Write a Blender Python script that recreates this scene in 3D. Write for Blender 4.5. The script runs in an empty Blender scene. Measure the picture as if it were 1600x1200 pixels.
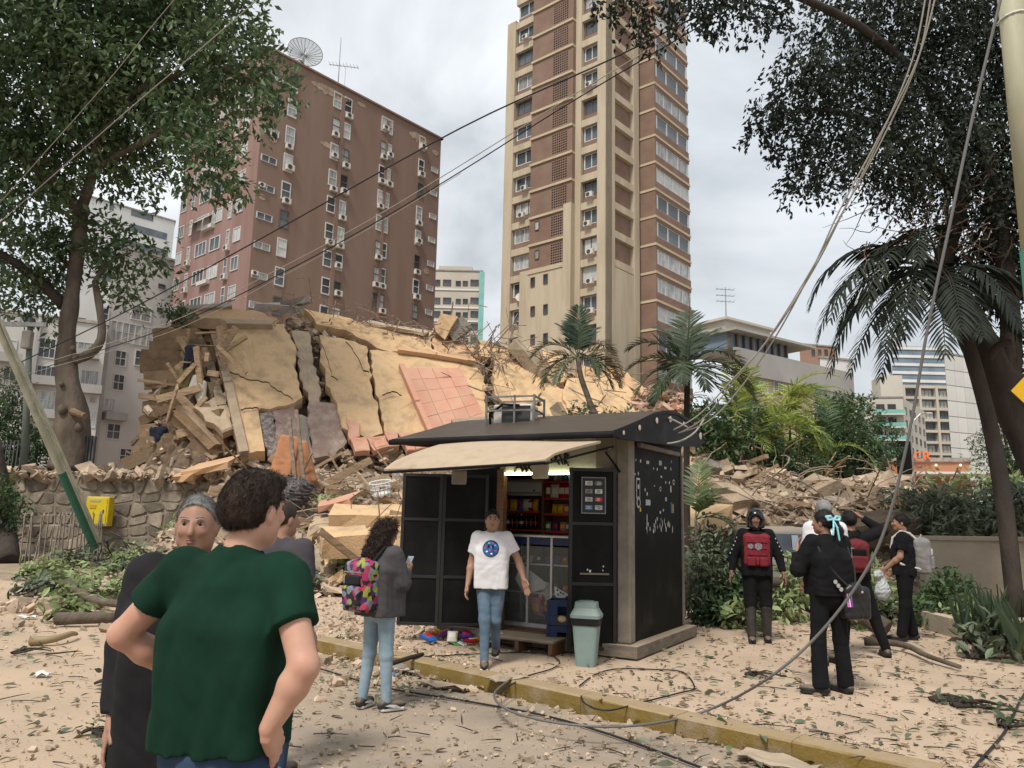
import bpy, math, random
import numpy as np
from mathutils import Vector, Matrix, noise
import openvdb as vdb
random.seed(11)
rng = np.random.default_rng(11)
rad = math.radians
sc = bpy.context.scene
COL = sc.collection
# ==== camera
FPX, EYE = 1200.0, 1.70
PITCH, ROLL = math.atan(205 / 1200), rad(1.3)
CM = Matrix.Rotation(math.pi / 2 + PITCH, 3, 'X') @ Matrix.Rotation(ROLL, 3, 'Z')
cam_d = bpy.data.cameras.new('camera')
cam = bpy.data.objects.new('camera', cam_d)
COL.objects.link(cam)
cam.matrix_world = Matrix.Translation((0, 0, EYE)) @ CM.to_4x4()
cam_d.sensor_width = 36
cam_d.lens = 36 * FPX / 1600
cam_d.clip_start, cam_d.clip_end = 0.1, 3000
sc.camera = cam
# ==== light
sc.view_settings.view_transform = 'Standard'
sc.view_settings.look = 'None'
sc.view_settings.gamma = 1
sc.view_settings.use_curve_mapping = False
sc.view_settings.exposure = 0.6
SUN_EL, SUN_AZ = rad(56), rad(205)
world = bpy.data.worlds.new('World')
sc.world = world
world.use_nodes = True
nt = world.node_tree
nt.nodes.clear()
N = nt.nodes.new
L = nt.links.new
w_out = N('ShaderNodeOutputWorld')
w_bg = N('ShaderNodeBackground')
w_bg.inputs['Strength'].default_value = 0.1
sky = N('ShaderNodeTexSky')
sky.sky_type = 'NISHITA'
sky.sun_disc = False
sky.sun_elevation = SUN_EL
sky.sun_rotation = SUN_AZ
tc = N('ShaderNodeTexCoord')
mp = N('ShaderNodeMapping')
mp.inputs['Scale'].default_value = (1.0, 1.0, 1.7)
mp.inputs['Location'].default_value = (0.35, 0.2, 0.1)
n1 = N('ShaderNodeTexNoise')
n1.inputs['Scale'].default_value = 2.3
n1.inputs['Detail'].default_value = 7
n1.inputs['Roughness'].default_value = 0.52
n1.inputs['Distortion'].default_value = 0.35
r1 = N('ShaderNodeValToRGB')
r1.color_ramp.elements[0].position = 0.38
r1.color_ramp.elements[0].color = (3.75, 4.1, 4.4, 1)
r1.color_ramp.elements[1].position = 0.62
r1.color_ramp.elements[1].color = (6.5, 6.75, 7.05, 1)
n2 = N('ShaderNodeTexNoise')
n2.inputs['Scale'].default_value = 1.7
n2.inputs['Detail'].default_value = 5
r2 = N('ShaderNodeValToRGB')
r2.color_ramp.elements[0].position = 0.30
r2.color_ramp.elements[0].color = (0.86, 0.86, 0.86, 1)
r2.color_ramp.elements[1].position = 0.5
r2.color_ramp.elements[1].color = (1, 1, 1, 1)
mx = N('ShaderNodeMix')
mx.data_type = 'RGBA'
L(tc.outputs['Generated'], mp.inputs['Vector'])
L(mp.outputs['Vector'], n1.inputs['Vector'])
L(mp.outputs['Vector'], n2.inputs['Vector'])
L(n1.outputs['Fac'], r1.inputs['Fac'])
L(n2.outputs['Fac'], r2.inputs['Fac'])
L(r2.outputs['Color'], mx.inputs['Factor'])
L(sky.outputs['Color'], mx.inputs['A'])
L(r1.outputs['Color'], mx.inputs['B'])
L(mx.outputs['Result'], w_bg.inputs['Color'])
L(w_bg.outputs['Background'], w_out.inputs['Surface'])
sun_d = bpy.data.lights.new('sun', 'SUN')
sun_d.energy = 2.4
sun_d.angle = rad(14)
sun_d.color = (1.0, 0.95, 0.87)
sun = bpy.data.objects.new('sun', sun_d)
COL.objects.link(sun)
_sd = Vector((math.sin(SUN_AZ) * math.cos(SUN_EL), math.cos(SUN_AZ) * math.cos(SUN_EL), math.sin(SUN_EL)))
sun.rotation_euler = _sd.to_track_quat('Z', 'Y').to_euler()
sun.location = (0, 0, 60)
# ==== helpers
def ray(px, py):
 return CM @ Vector(((px - 800) / FPX, -(py - 600) / FPX, -1.0))
def D(px, py, Y):
 d = ray(px, py)
 return Vector((0, 0, EYE)) + d * (Y / d.y)
def G(px, py, z=0.0):
 d = ray(px, py)
 return Vector((0, 0, EYE)) + d * ((z - EYE) / d.z)
def plane_hit(px, py, p, n):
 d = ray(px, py)
 o = Vector((0, 0, EYE))
 return o + d * ((p - o).dot(n) / d.dot(n))
def lin(c):
 return tuple((x / 12.92 if x <= 0.04045 else ((x + 0.055) / 1.055) ** 2.4) for x in c)
def H(s):
 return lin(tuple(int(s[i:i + 2], 16) / 255 for i in (0, 2, 4)))
def M(name, col, rough=0.85, col2=None, vs=3.0, vd=5.0, lo=0.35, hi=0.65, bump=0.0, bs=30.0, island=0.0, metal=0.0,
  spec=0.3, dust=0.0, dustcol=(0.50, 0.38, 0.27), stretch=(1, 1, 1), transl=0.0, objrand=0.0, bdist=0.02, emit=0.0, alpha=1.0):
 m = bpy.data.materials.new(name)
 m.use_nodes = True
 t = m.node_tree
 t.nodes.clear()
 n, l = t.nodes.new, t.links.new
 out = n('ShaderNodeOutputMaterial')
 b = n('ShaderNodeBsdfPrincipled')
 b.inputs['Roughness'].default_value = rough
 b.inputs['Metallic'].default_value = metal
 b.inputs['Specular IOR Level'].default_value = spec
 co = n('ShaderNodeTexCoord')
 mpn = n('ShaderNodeMapping')
 mpn.inputs['Scale'].default_value = stretch
 l(co.outputs['Object'], mpn.inputs['Vector'])
 rgb = n('ShaderNodeRGB')
 rgb.outputs[0].default_value = (*col, 1)
 cur = rgb.outputs[0]
 if col2 is not None:
  nz = n('ShaderNodeTexNoise')
  nz.inputs['Scale'].default_value = vs
  nz.inputs['Detail'].default_value = vd
  nz.inputs['Roughness'].default_value = 0.6
  l(mpn.outputs[0], nz.inputs['Vector'])
  mr = n('ShaderNodeMapRange')
  mr.inputs['From Min'].default_value = lo
  mr.inputs['From Max'].default_value = hi
  l(nz.outputs['Fac'], mr.inputs['Value'])
  mm = n('ShaderNodeMix')
  mm.data_type = 'RGBA'
  mm.inputs['B'].default_value = (*col2, 1)
  l(mr.outputs[0], mm.inputs['Factor'])
  l(cur, mm.inputs['A'])
  cur = mm.outputs['Result']
 if island or objrand:
  hs = n('ShaderNodeHueSaturation')
  mr = n('ShaderNodeMapRange')
  a = island or objrand
  mr.inputs['To Min'].default_value = 1 - a
  mr.inputs['To Max'].default_value = 1 + a
  if island:
   g = n('ShaderNodeNewGeometry')
   l(g.outputs['Random Per Island'], mr.inputs['Value'])
  else:
   g = n('ShaderNodeObjectInfo')
   l(g.outputs['Random'], mr.inputs['Value'])
  l(mr.outputs[0], hs.inputs['Value'])
  l(cur, hs.inputs['Color'])
  cur = hs.outputs['Color']
 if dust:
  g = n('ShaderNodeNewGeometry')
  sx = n('ShaderNodeSeparateXYZ')
  l(g.outputs['Normal'], sx.inputs[0])
  nz = n('ShaderNodeTexNoise')
  nz.inputs['Scale'].default_value = 6
  nz.inputs['Detail'].default_value = 6
  l(co.outputs['Object'], nz.inputs['Vector'])
  ad = n('ShaderNodeMath')
  ad.operation = 'ADD'
  l(sx.outputs['Z'], ad.inputs[0])
  l(nz.outputs['Fac'], ad.inputs[1])
  mr = n('ShaderNodeMapRange')
  mr.inputs['From Min'].default_value = 0.75
  mr.inputs['From Max'].default_value = 1.35
  mr.inputs['To Max'].default_value = dust
  l(ad.outputs[0], mr.inputs['Value'])
  mm = n('ShaderNodeMix')
  mm.data_type = 'RGBA'
  mm.inputs['B'].default_value = (*dustcol, 1)
  l(mr.outputs[0], mm.inputs['Factor'])
  l(cur, mm.inputs['A'])
  cur = mm.outputs['Result']
 l(cur, b.inputs['Base Color'])
 if bump:
  nb = n('ShaderNodeTexNoise')
  nb.inputs['Scale'].default_value = bs
  nb.inputs['Detail'].default_value = 6
  nb.inputs['Roughness'].default_value = 0.65
  l(mpn.outputs[0], nb.inputs['Vector'])
  bp = n('ShaderNodeBump')
  bp.inputs['Strength'].default_value = bump
  bp.inputs['Distance'].default_value = bdist
  l(nb.outputs['Fac'], bp.inputs['Height'])
  l(bp.outputs['Normal'], b.inputs['Normal'])
 if emit:
  l(cur, b.inputs['Emission Color'])
  b.inputs['Emission Strength'].default_value = emit
 sh = b.outputs[0]
 if transl:
  tr = n('ShaderNodeBsdfTranslucent')
  l(cur, tr.inputs['Color'])
  ms = n('ShaderNodeMixShader')
  ms.inputs[0].default_value = transl
  l(sh, ms.inputs[1])
  l(tr.outputs[0], ms.inputs[2])
  sh = ms.outputs[0]
 if alpha < 1:
  tp = n('ShaderNodeBsdfTransparent')
  ms = n('ShaderNodeMixShader')
  ms.inputs[0].default_value = alpha
  l(tp.outputs[0], ms.inputs[1])
  l(sh, ms.inputs[2])
  sh = ms.outputs[0]
 l(sh, out.inputs['Surface'])
 return m
XF = {}
def _link(o, parent, loc=(0, 0, 0), rz=0.0, mat4=None):
 COL.objects.link(o)
 m = mat4 if mat4 is not None else Matrix.Translation(loc) @ Matrix.Rotation(rz, 4, 'Z')
 if parent is not None:
  o.parent = parent
  XF[o.name] = XF[parent.name] @ m
 else:
  XF[o.name] = m
 o.matrix_basis = m
 return o
def tag(o, label=None, cat=None, group=None, kind=None):
 if label: o['label'] = label
 if cat: o['category'] = cat
 if group: o['group'] = group
 if kind: o['kind'] = kind
 return o
def thing(name, label, cat, loc=(0, 0, 0), rz=0.0, group=None):
 o = bpy.data.objects.new(name, None)
 o.empty_display_size = 0.2
 _link(o, None, loc, rz)
 return tag(o, label, cat, group)
def inst(name, mesh, parent=None, loc=(0, 0, 0), rz=0.0, mat4=None):
 return _link(bpy.data.objects.new(name, mesh), parent, loc, rz, mat4)
def copy_tree(o, loc=None, rz=None, parent=None, mat4=None):
 c = o.copy()
 m = mat4 if mat4 is not None else (o.matrix_basis.copy() if loc is None else Matrix.Translation(loc) @ Matrix.Rotation(rz or 0.0, 4, 'Z'))
 c.parent = None
 _link(c, parent, mat4=m)
 for ch in o.children:
  copy_tree(ch, parent=c)
 return c
def np_mesh(name, V, Fs, mats, mi=None, smooth=False):
 """mesh from an (n,3) array and an (m,3|4) face array, or a list of faces of mixed size"""
 me = bpy.data.meshes.new(name)
 V = np.asarray(V, dtype=np.float32).reshape(-1, 3)
 if isinstance(Fs, np.ndarray):
  k = Fs.shape[1]
  nf = len(Fs)
  flat = Fs.astype(np.int32).ravel()
  starts = np.arange(nf, dtype=np.int32) * k
 else:
  nf = len(Fs)
  ln = np.array([len(f) for f in Fs], dtype=np.int32)
  flat = np.array([i for f in Fs for i in f], dtype=np.int32)
  starts = np.concatenate(([0], np.cumsum(ln)[:-1])).astype(np.int32)
 me.vertices.add(len(V))
 me.vertices.foreach_set('co', V.ravel())
 me.loops.add(len(flat))
 me.loops.foreach_set('vertex_index', flat)
 me.polygons.add(nf)
 me.polygons.foreach_set('loop_start', starts)
 if mi is not None:
  me.polygons.foreach_set('material_index', np.asarray(mi, dtype=np.int32))
 me.polygons.foreach_set('use_smooth', np.full(nf, bool(smooth)))
 for m in (mats if isinstance(mats, (list, tuple)) else [mats]):
  me.materials.append(m)
 me.update(calc_edges=True)
 me.validate()
 return me
def frame(d, up=(0, 0, 1)):
 d = Vector(d).normalized()
 u = Vector(up)
 if abs(d.dot(u.normalized())) > 0.97:
  u = Vector((1, 0, 0))
 x = d.cross(u).normalized()
 return x, x.cross(d).normalized(), d
class B:
 """collects shapes for ONE mesh object"""
 def __init__(s):
  s.v, s.f, s.m = [], [], []
 def add(s, V, Fs, mi=0):
  o = len(s.v)
  s.v.extend([tuple(p) for p in V])
  s.f.extend([tuple(i + o for i in f) for f in Fs])
  s.m.extend([mi] * len(Fs))
  return s
 def box(s, c, size, rot=None, mi=0, bev=0.0):
  hx, hy, hz = size[0] / 2, size[1] / 2, size[2] / 2
  if bev:
   V, Fs = bevbox(hx, hy, hz, min(bev, hx * .9, hy * .9, hz * .9))
  else:
   V = [(x, y, z) for x in (-hx, hx) for y in (-hy, hy) for z in (-hz, hz)]
   Fs = [(0, 1, 3, 2), (4, 6, 7, 5), (0, 4, 5, 1), (2, 3, 7, 6), (0, 2, 6, 4), (1, 5, 7, 3)]
  c = Vector(c)
  if rot is not None:
   if isinstance(rot, (int, float)): rot = Matrix.Rotation(rot, 3, 'Z')
   V = [rot @ Vector(p) + c for p in V]
  else:
   V = [Vector(p) + c for p in V]
  return s.add(V, Fs, mi)
 def bar(s, a, b, w, h=None, mi=0, up=(0, 0, 1), ext=0.0):
  a, b = Vector(a), Vector(b)
  x, y, d = frame(b - a, up)
  h = h or w
  a, b = a - d * ext, b + d * ext
  V = [p + x * (sx * w / 2) + y * (sy * h / 2) for p in (a, b) for sx, sy in ((-1, -1), (1, -1), (1, 1), (-1, 1))]
  return s.add(V, [(3, 2, 1, 0), (4, 5, 6, 7), (0, 1, 5, 4), (1, 2, 6, 5), (2, 3, 7, 6), (3, 0, 4, 7)], mi)
 def tube(s, pts, r, n=8, mi=0, cap=True, wob=0.0, seed=0):
  pts = [Vector(p) for p in pts]
  rs = r if isinstance(r, (list, tuple)) else [r] * len(pts)
  V, Fs = [], []
  x = None
  for i, p in enumerate(pts):
   d = (pts[min(i + 1, len(pts) - 1)] - pts[max(i - 1, 0)])
   if d.length < 1e-9: d = Vector((0, 0, 1))
   d.normalize()
   if x is None:
    x, y, _ = frame(d)
   else:
    x = (x - d * x.dot(d))
    x = x.normalized() if x.length > 1e-6 else frame(d)[0]
   y = d.cross(x)
   for k in range(n):
    a = 2 * math.pi * k / n
    q = rs[i]
    if wob:
     q *= 1 + wob * noise.noise(Vector((math.cos(a) * 1.3 + seed, math.sin(a) * 1.3, i * 0.45)))
    V.append(p + (x * math.cos(a) + y * math.sin(a)) * q)
  for i in range(len(pts) - 1):
   for k in range(n):
    k2 = (k + 1) % n
    Fs.append((i * n + k, i * n + k2, (i + 1) * n + k2, (i + 1) * n + k))
  if cap:
   Fs.append(tuple(range(n))[::-1])
   Fs.append(tuple((len(pts) - 1) * n + k for k in range(n)))
  return s.add(V, Fs, mi)
 def cyl(s, a, b, r, r2=None, n=12, mi=0):
  return s.tube([a, b], [r, r if r2 is None else r2], n, mi)
 def lathe(s, c, prof, n=16, mi=0, axis=None):
  """prof: list of (radius, height) about the z axis through c"""
  c = Vector(c)
  rot = axis if axis is not None else Matrix.Identity(3)
  V, Fs = [], []
  for (r, z) in prof:
   for k in range(n):
    a = 2 * math.pi * k / n
    V.append(c + rot @ Vector((r * math.cos(a), r * math.sin(a), z)))
  for i in range(len(prof) - 1):
   for k in range(n):
    k2 = (k + 1) % n
    Fs.append((i * n + k, i * n + k2, (i + 1) * n + k2, (i + 1) * n + k))
  Fs.append(tuple(range(n))[::-1])
  Fs.append(tuple((len(prof) - 1) * n + k for k in range(n)))
  return s.add(V, Fs, mi)
 def prism(s, poly, off, mi=0, mi_side=None):
  """closed polygon of 3-D points pushed along the vector off"""
  poly = [Vector(p) for p in poly]
  off = Vector(off)
  n = len(poly)
  V = poly + [p + off for p in poly]
  s.add(V, [tuple(range(n))[::-1], tuple(range(n, 2 * n))], mi)
  o = len(s.v) - 2 * n
  Fs = [(o + i, o + (i + 1) % n, o + n + (i + 1) % n, o + n + i) for i in range(n)]
  s.f.extend(Fs)
  s.m.extend([mi if mi_side is None else mi_side] * n)
  return s
 def sphere(s, c, r, n=12, mi=0):
  r = r if isinstance(r, (tuple, list)) else (r, r, r)
  k = max(4, n // 2)
  V, Fs = [], []
  for i in range(k + 1):
   t = math.pi * i / k
   for j in range(n):
    a = 2 * math.pi * j / n
    q = max(math.sin(t), 1e-3)
    V.append((c[0] + r[0] * q * math.cos(a), c[1] + r[1] * q * math.sin(a), c[2] + r[2] * math.cos(t)))
  for i in range(k):
   for j in range(n):
    j2 = (j + 1) % n
    Fs.append((i * n + j2, i * n + j, (i + 1) * n + j, (i + 1) * n + j2))
  return s.add(V, Fs, mi)
 def mesh(s, name, mats, smooth=False):
  me = np_mesh(name, np.array([tuple(p) for p in s.v]), s.f, mats, s.m, smooth)
  import bmesh
  bm = bmesh.new()
  bm.from_mesh(me)
  bmesh.ops.recalc_face_normals(bm, faces=bm.faces)
  bm.to_mesh(me)
  bm.free()
  return me
 def build(s, name, mats, parent=None, world=False, smooth=False, loc=(0, 0, 0), rz=0.0):
  """world=True: the points collected are in world space, parent stands somewhere else"""
  if world and parent is not None:
   inv = XF[parent.name].inverted()
   s.v = [tuple(inv @ Vector(p)) for p in s.v]
  o = inst(name, s.mesh(name, mats, smooth), parent, loc, rz)
  if smooth == 'auto' or (smooth and any(len(f) > 4 for f in s.f)):
   for p in o.data.polygons:
    if len(p.vertices) > 4: p.use_smooth = False
  return o
def bevbox(hx, hy, hz, b):
 V, idx = [], {}
 def vid(p):
  k = tuple(round(q, 6) for q in p)
  if k not in idx:
   idx[k] = len(V)
   V.append(p)
  return idx[k]
 h = (hx, hy, hz)
 Fs = []
 for ax in range(3):
  u, w = (ax + 1) % 3, (ax + 2) % 3
  for s in (-1, 1):
   q = []
   for su, sw in ((-1, -1), (1, -1), (1, 1), (-1, 1)):
    p = [0, 0, 0]
    p[ax], p[u], p[w] = s * h[ax], su * (h[u] - b), sw * (h[w] - b)
    q.append(vid(tuple(p)))
   Fs.append(tuple(q))
 for ax in range(3):
  u, w = (ax + 1) % 3, (ax + 2) % 3
  for su in (-1, 1):
   for sw in (-1, 1):
    q = []
    for (e, pu, pw) in ((-1, h[u], h[w] - b), (1, h[u], h[w] - b), (1, h[u] - b, h[w]), (-1, h[u] - b, h[w])):
     p = [0, 0, 0]
     p[ax], p[u], p[w] = e * (h[ax] - b), su * pu, sw * pw
     q.append(vid(tuple(p)))
    Fs.append(tuple(q))
 for sx in (-1, 1):
  for sy in (-1, 1):
   for sz in (-1, 1):
    Fs.append((vid((sx * hx, sy * (hy - b), sz * (hz - b))), vid((sx * (hx - b), sy * hy, sz * (hz - b))), vid((sx * (hx - b), sy * (hy - b), sz * hz))))
 return V, Fs
# ---- smooth solids (bodies, clothes, bags): a distance field turned into one continuous mesh
class SDF:
 def __init__(s):
  s.p = []
 def cone(s, a, b, ra, rb, k=0.02, cut=None, op='u'):
  s.p.append(('c', np.array(a, float), np.array(b, float), ra, rb, k, cut, op))
  return s
 def chain(s, pts, rs, k=0.02, **kw):
  for i in range(len(pts) - 1):
   s.cone(pts[i], pts[i + 1], rs[i], rs[i + 1], k, **kw)
  return s
 def ell(s, c, r, k=0.02, rot=None, cut=None, op='u'):
  s.p.append(('e', np.array(c, float), np.array(r, float), None if rot is None else np.array(rot), None, k, cut, op))
  return s
 def box(s, c, h, r, k=0.02, rot=None, cut=None, op='u'):
  s.p.append(('b', np.array(c, float), np.array(h, float), None if rot is None else np.array(rot), r, k, cut, op))
  return s
 def plane(s, p, n):
  s.p.append(('p', np.array(p, float), np.array(n, float), None, None, 0, None, 'i'))
  return s
 def mesh(s, vox, wr=0.0, wf=14.0, seed=0, wrdir=None):
  lo, hi = np.full(3, 1e9), np.full(3, -1e9)
  def bb(q):
   if q[0] == 'c':
    r = max(q[3], q[4])
    return np.minimum(q[1], q[2]) - r, np.maximum(q[1], q[2]) + r
   if q[0] == 'e':
    r = q[2].max() if q[3] is not None else q[2]
    return q[1] - r, q[1] + r
   r = np.linalg.norm(q[2]) + q[4] if q[3] is not None else q[2] + q[4]
   return q[1] - r, q[1] + r
  for q in s.p:
   if q[0] != 'p' and q[7] == 'u':
    a, b = bb(q)
    lo, hi = np.minimum(lo, a), np.maximum(hi, b)
  lo -= 4 * vox
  hi += 4 * vox
  n = np.ceil((hi - lo) / vox).astype(int) + 1
  f = np.full(n, 0.08, np.float32)
  ax = [lo[i] + vox * np.arange(n[i]) for i in range(3)]
  for q in s.p:
   if q[0] == 'p':
    sl = (slice(0, n[0]), slice(0, n[1]), slice(0, n[2]))
   else:
    a, b = bb(q)
    mgn = q[5] + 4 * vox + 0.01
    i0 = np.clip(((a - mgn - lo) / vox).astype(int), 0, n - 1)
    i1 = np.clip(((b + mgn - lo) / vox).astype(int) + 2, 1, n)
    sl = tuple(slice(i0[i], i1[i]) for i in range(3))
   P = np.stack(np.meshgrid(*[ax[i][sl[i]] for i in range(3)], indexing='ij'), -1)
   if q[0] == 'c':
    ab = q[2] - q[1]
    t = np.clip(((P - q[1]) @ ab) / max(ab @ ab, 1e-9), 0, 1)
    d = np.linalg.norm(P - q[1] - t[..., None] * ab, axis=-1) - (q[3] + (q[4] - q[3]) * t)
   elif q[0] == 'e':
    X = P - q[1]
    if q[3] is not None: X = X @ q[3]
    k0 = np.linalg.norm(X / q[2], axis=-1)
    k1 = np.linalg.norm(X / q[2] ** 2, axis=-1)
    d = k0 * (k0 - 1) / np.maximum(k1, 1e-6)
   elif q[0] == 'b':
    X = P - q[1]
    if q[3] is not None: X = X @ q[3]
    e = np.abs(X) - q[2]
    d = np.linalg.norm(np.maximum(e, 0), axis=-1) + np.minimum(e.max(-1), 0) - q[4]
   else:
    d = (P - q[1]) @ q[2]
   if q[6] is not None:
    d = np.maximum(d, (P - np.array(q[6][0])) @ np.array(q[6][1]))
   g = f[sl]
   if q[7] == 'u':
    k = max(q[5], 1e-4)
    h = np.clip(0.5 + 0.5 * (g - d) / k, 0, 1)
    f[sl] = g * (1 - h) + d * h - k * h * (1 - h)
   elif q[7] == 'i':
    f[sl] = np.maximum(g, d)
   else:                              # 's' carve
    k = max(q[5], 1e-4)
    h = np.clip(0.5 - 0.5 * (g + d) / k, 0, 1)
    f[sl] = g * (1 - h) - d * h + k * h * (1 - h)
  if wr:
   rg = np.random.default_rng(seed)
   P = np.stack(np.meshgrid(*ax, indexing='ij'), -1).astype(np.float32)
   w = np.zeros(n, np.float32)
   for j in range(5):
    dv = rg.normal(size=3)
    if wrdir is not None: dv = dv * 0.45 + np.array(wrdir) * rg.choice((-1, 1))
    dv = dv / np.linalg.norm(dv) * wf * 3.5 * rg.uniform(0.6, 1.6)
    dv2 = rg.normal(size=3) * wf * 0.9
    q_ = np.sin((P @ dv.astype(np.float32)) * .5 + 1.2 * np.sin(P @ dv2.astype(np.float32) + j) + rg.uniform(0, 6))
    w += (1 - 2 * np.abs(q_)) * (.6 + .4 * np.sin(P @ (dv2 * .7).astype(np.float32) + 2 * j))
   f = f + w * (wr / 2.6)
  gr = vdb.FloatGrid(0.08)
  gr.copyFromArray(f.astype(np.float32))
  pts, quads = gr.convertToQuads(0.0)
  V = pts * vox + lo
  if len(quads):
   a, b, c = V[quads[:, 0]], V[quads[:, 1]], V[quads[:, 2]]
   dd = V[quads[:, 3]]
   vol = np.einsum('ij,ij->', a, np.cross(b, c)) + np.einsum('ij,ij->', a, np.cross(c, dd))
   if vol < 0: quads = quads[:, ::-1]
  return V, quads.astype(np.int32)
def solid(name, sdf, mat, parent, vox, **kw):
 V, Q = sdf.mesh(vox, **kw)
 return inst(name, np_mesh(name, V, Q, mat, smooth=True), parent)
# ---- leaves, fronds and shards in bulk (arrays)
def unit(a):
 return a / np.maximum(np.linalg.norm(a, axis=-1, keepdims=True), 1e-9)
def leaf_arrays(P, Dr, size, width=0.42, fold=0.25, nrm=None, fine=False):
 """P base points, Dr directions, size lengths -> folded leaf blades"""
 n = len(P)
 Dr = unit(Dr)
 if nrm is None: nrm = rng.normal(size=(n, 3))
 S = unit(np.cross(Dr, nrm))
 U = np.cross(S, Dr)
 sz = np.asarray(size).reshape(-1, 1) * np.ones((n, 1))
 w = sz * width * 0.5
 if not fine:
  V = np.stack([P, P + Dr * sz * 0.45 + S * w + U * w * fold, P + Dr * sz - U * sz * 0.08, P + Dr * sz * 0.45 - S * w + U * w * fold], 1)
  i = np.arange(n)[:, None] * 4
  Fa = np.concatenate([i + np.array([[0, 1, 2]]), i + np.array([[0, 2, 3]])], 0)
 else:
  V = np.stack([P, P + Dr * sz * 0.3 + S * w * .85 + U * w * fold, P + Dr * sz * 0.65 + S * w * .9 + U * w * fold * .8,
      P + Dr * sz - U * sz * 0.12, P + Dr * sz * 0.65 - S * w * .9 + U * w * fold * .8, P + Dr * sz * 0.3 - S * w * .85 + U * w * fold,
      P + Dr * sz * 0.5], 1)
  i = np.arange(n)[:, None] * 7
  Fa = np.concatenate([i + np.array([q]) for q in ([0, 1, 6], [1, 2, 6], [2, 3, 6], [3, 4, 6], [4, 5, 6], [5, 0, 6])], 0)
 return V.reshape(-1, 3), Fa
def sphere_pts(n):
 return unit(rng.normal(size=(n, 3)))
def shard_arrays(P, size, flat=0.5, sink=0.0):
 """angular broken pieces: jittered turned boxes at P"""
 n = len(P)
 base = np.array([(x, y, z) for x in (-.5, .5) for y in (-.5, .5) for z in (-.5, .5)])
 V = base[None] + rng.uniform(-.22, .22, (n, 8, 3))
 sc3 = np.stack([rng.uniform(.6, 1.7, n), rng.uniform(.5, 1.1, n), rng.uniform(.2, .8, n) * flat * 2], 1) * np.asarray(size).reshape(-1, 1)
 V = V * sc3[:, None]
 q = rng.normal(size=(n, 4)) * np.array([1, .35, .35, 1.0])
 q = unit(q)
 w, x, y, z = q.T
 Rm = np.stack([1 - 2 * (y * y + z * z), 2 * (x * y - z * w), 2 * (x * z + y * w), 2 * (x * y + z * w), 1 - 2 * (x * x + z * z), 2 * (y * z - x * w),
     2 * (x * z - y * w), 2 * (y * z + x * w), 1 - 2 * (x * x + y * y)], 1).reshape(n, 3, 3)
 V = np.einsum('nij,nkj->nki', Rm, V) + P[:, None]
 Fb = np.array([(0, 1, 3, 2), (4, 6, 7, 5), (0, 4, 5, 1), (2, 3, 7, 6), (0, 2, 6, 4), (1, 5, 7, 3)])
 Fa = (np.arange(n)[:, None, None] * 8 + Fb[None]).reshape(-1, 4)
 return V.reshape(-1, 3), Fa
def fbm(x, y, z=0.0, o=4):
 s, a = 0.0, 1.0
 v = Vector((x, y, z))
 for _ in range(o):
  s += a * noise.noise(v)
  v = v * 2.03
  a *= 0.5
 return s
def sstep(a, b, x):
 t = min(max((x - a) / (b - a), 0), 1)
 return t * t * (3 - 2 * t)
# ==== materials
DUST = (0.50, 0.39, 0.285)
m_sand = M('dusty pavement', (0.50, 0.38, 0.275), 0.95, (0.40, 0.30, 0.215), 1.2, 8, .35, .7, bump=.55, bs=38, bdist=.012)
m_road = M('dusty asphalt', (0.36, 0.285, 0.215), 0.95, (0.235, 0.195, 0.155), 0.9, 9, .38, .62, bump=.6, bs=60, bdist=.012)
m_earth = M('dry earth', (0.40, 0.31, 0.22), 0.95, (0.24, 0.18, 0.13), 1.6, 8, .35, .65, bump=.7, bs=14, bdist=.06)
m_kerb = M('worn yellow kerb paint', (0.190, 0.128, 0.032), 0.9, (0.26, 0.195, 0.12), 4, 10, .48, .68, bump=.5, bs=45, dust=.45)
m_conc = M('broken concrete', (0.42, 0.325, 0.22), 0.92, (0.27, 0.21, 0.155), 2.2, 8, .35, .7, bump=.7, bs=16, bdist=.05, objrand=.22, dust=.3)
m_concg = M('grey concrete', (0.36, 0.33, 0.29), 0.92, (0.23, 0.20, 0.17), 2.0, 8, .35, .7, bump=.6, bs=18, bdist=.04, objrand=.15, dust=.4)
m_shard = M('rubble', (0.47, 0.365, 0.265), 0.94, (0.30, 0.225, 0.165), 3, 6, .35, .7, island=.38)
m_shard_r = M('brick rubble', (0.40, 0.22, 0.155), 0.94, (0.42, 0.33, 0.24), 2, 6, .4, .65, island=.3)
m_ochre = M('ochre render', (0.61, 0.415, 0.235), 0.9, (0.43, 0.295, 0.175), 1.7, 10, .46, .66, bump=.7, bs=24, bdist=.035)
m_orange = M('orange render', (0.58, 0.36, 0.20), 0.9, (0.47, 0.31, 0.19), 0.9, 8, .4, .7, bump=.35, bs=9, bdist=.03)
m_core = M('brown debris with cavity shade', (0.20, 0.145, 0.095), 0.95, (0.10, 0.07, 0.05), 1.5, 8, .35, .65, bump=.8, bs=6, bdist=.12)  # darkened so the gaps between slabs read as shaded depth
m_pink = M('pink wall tile', (0.50, 0.245, 0.165), 0.75, (0.52, 0.31, 0.22), 1.2, 8, .35, .7, objrand=.07, bump=.15, bs=20)
m_mauve = M('mauve stone facing', (0.235, 0.155, 0.135), 0.85, (0.36, 0.29, 0.24), 2.2, 9, .45, .66, bump=.7, bs=12, bdist=.04, dust=.2)
m_speck = M('pebbledash facing', (0.30, 0.25, 0.22), 0.9, (0.14, 0.115, 0.11), 7, 4, .42, .56, bump=.9, bs=10, bdist=.06)
m_steel = M('rusty bar', (0.17, 0.12, 0.09), 0.8, (0.30, 0.235, 0.175), 8, 4)
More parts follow.
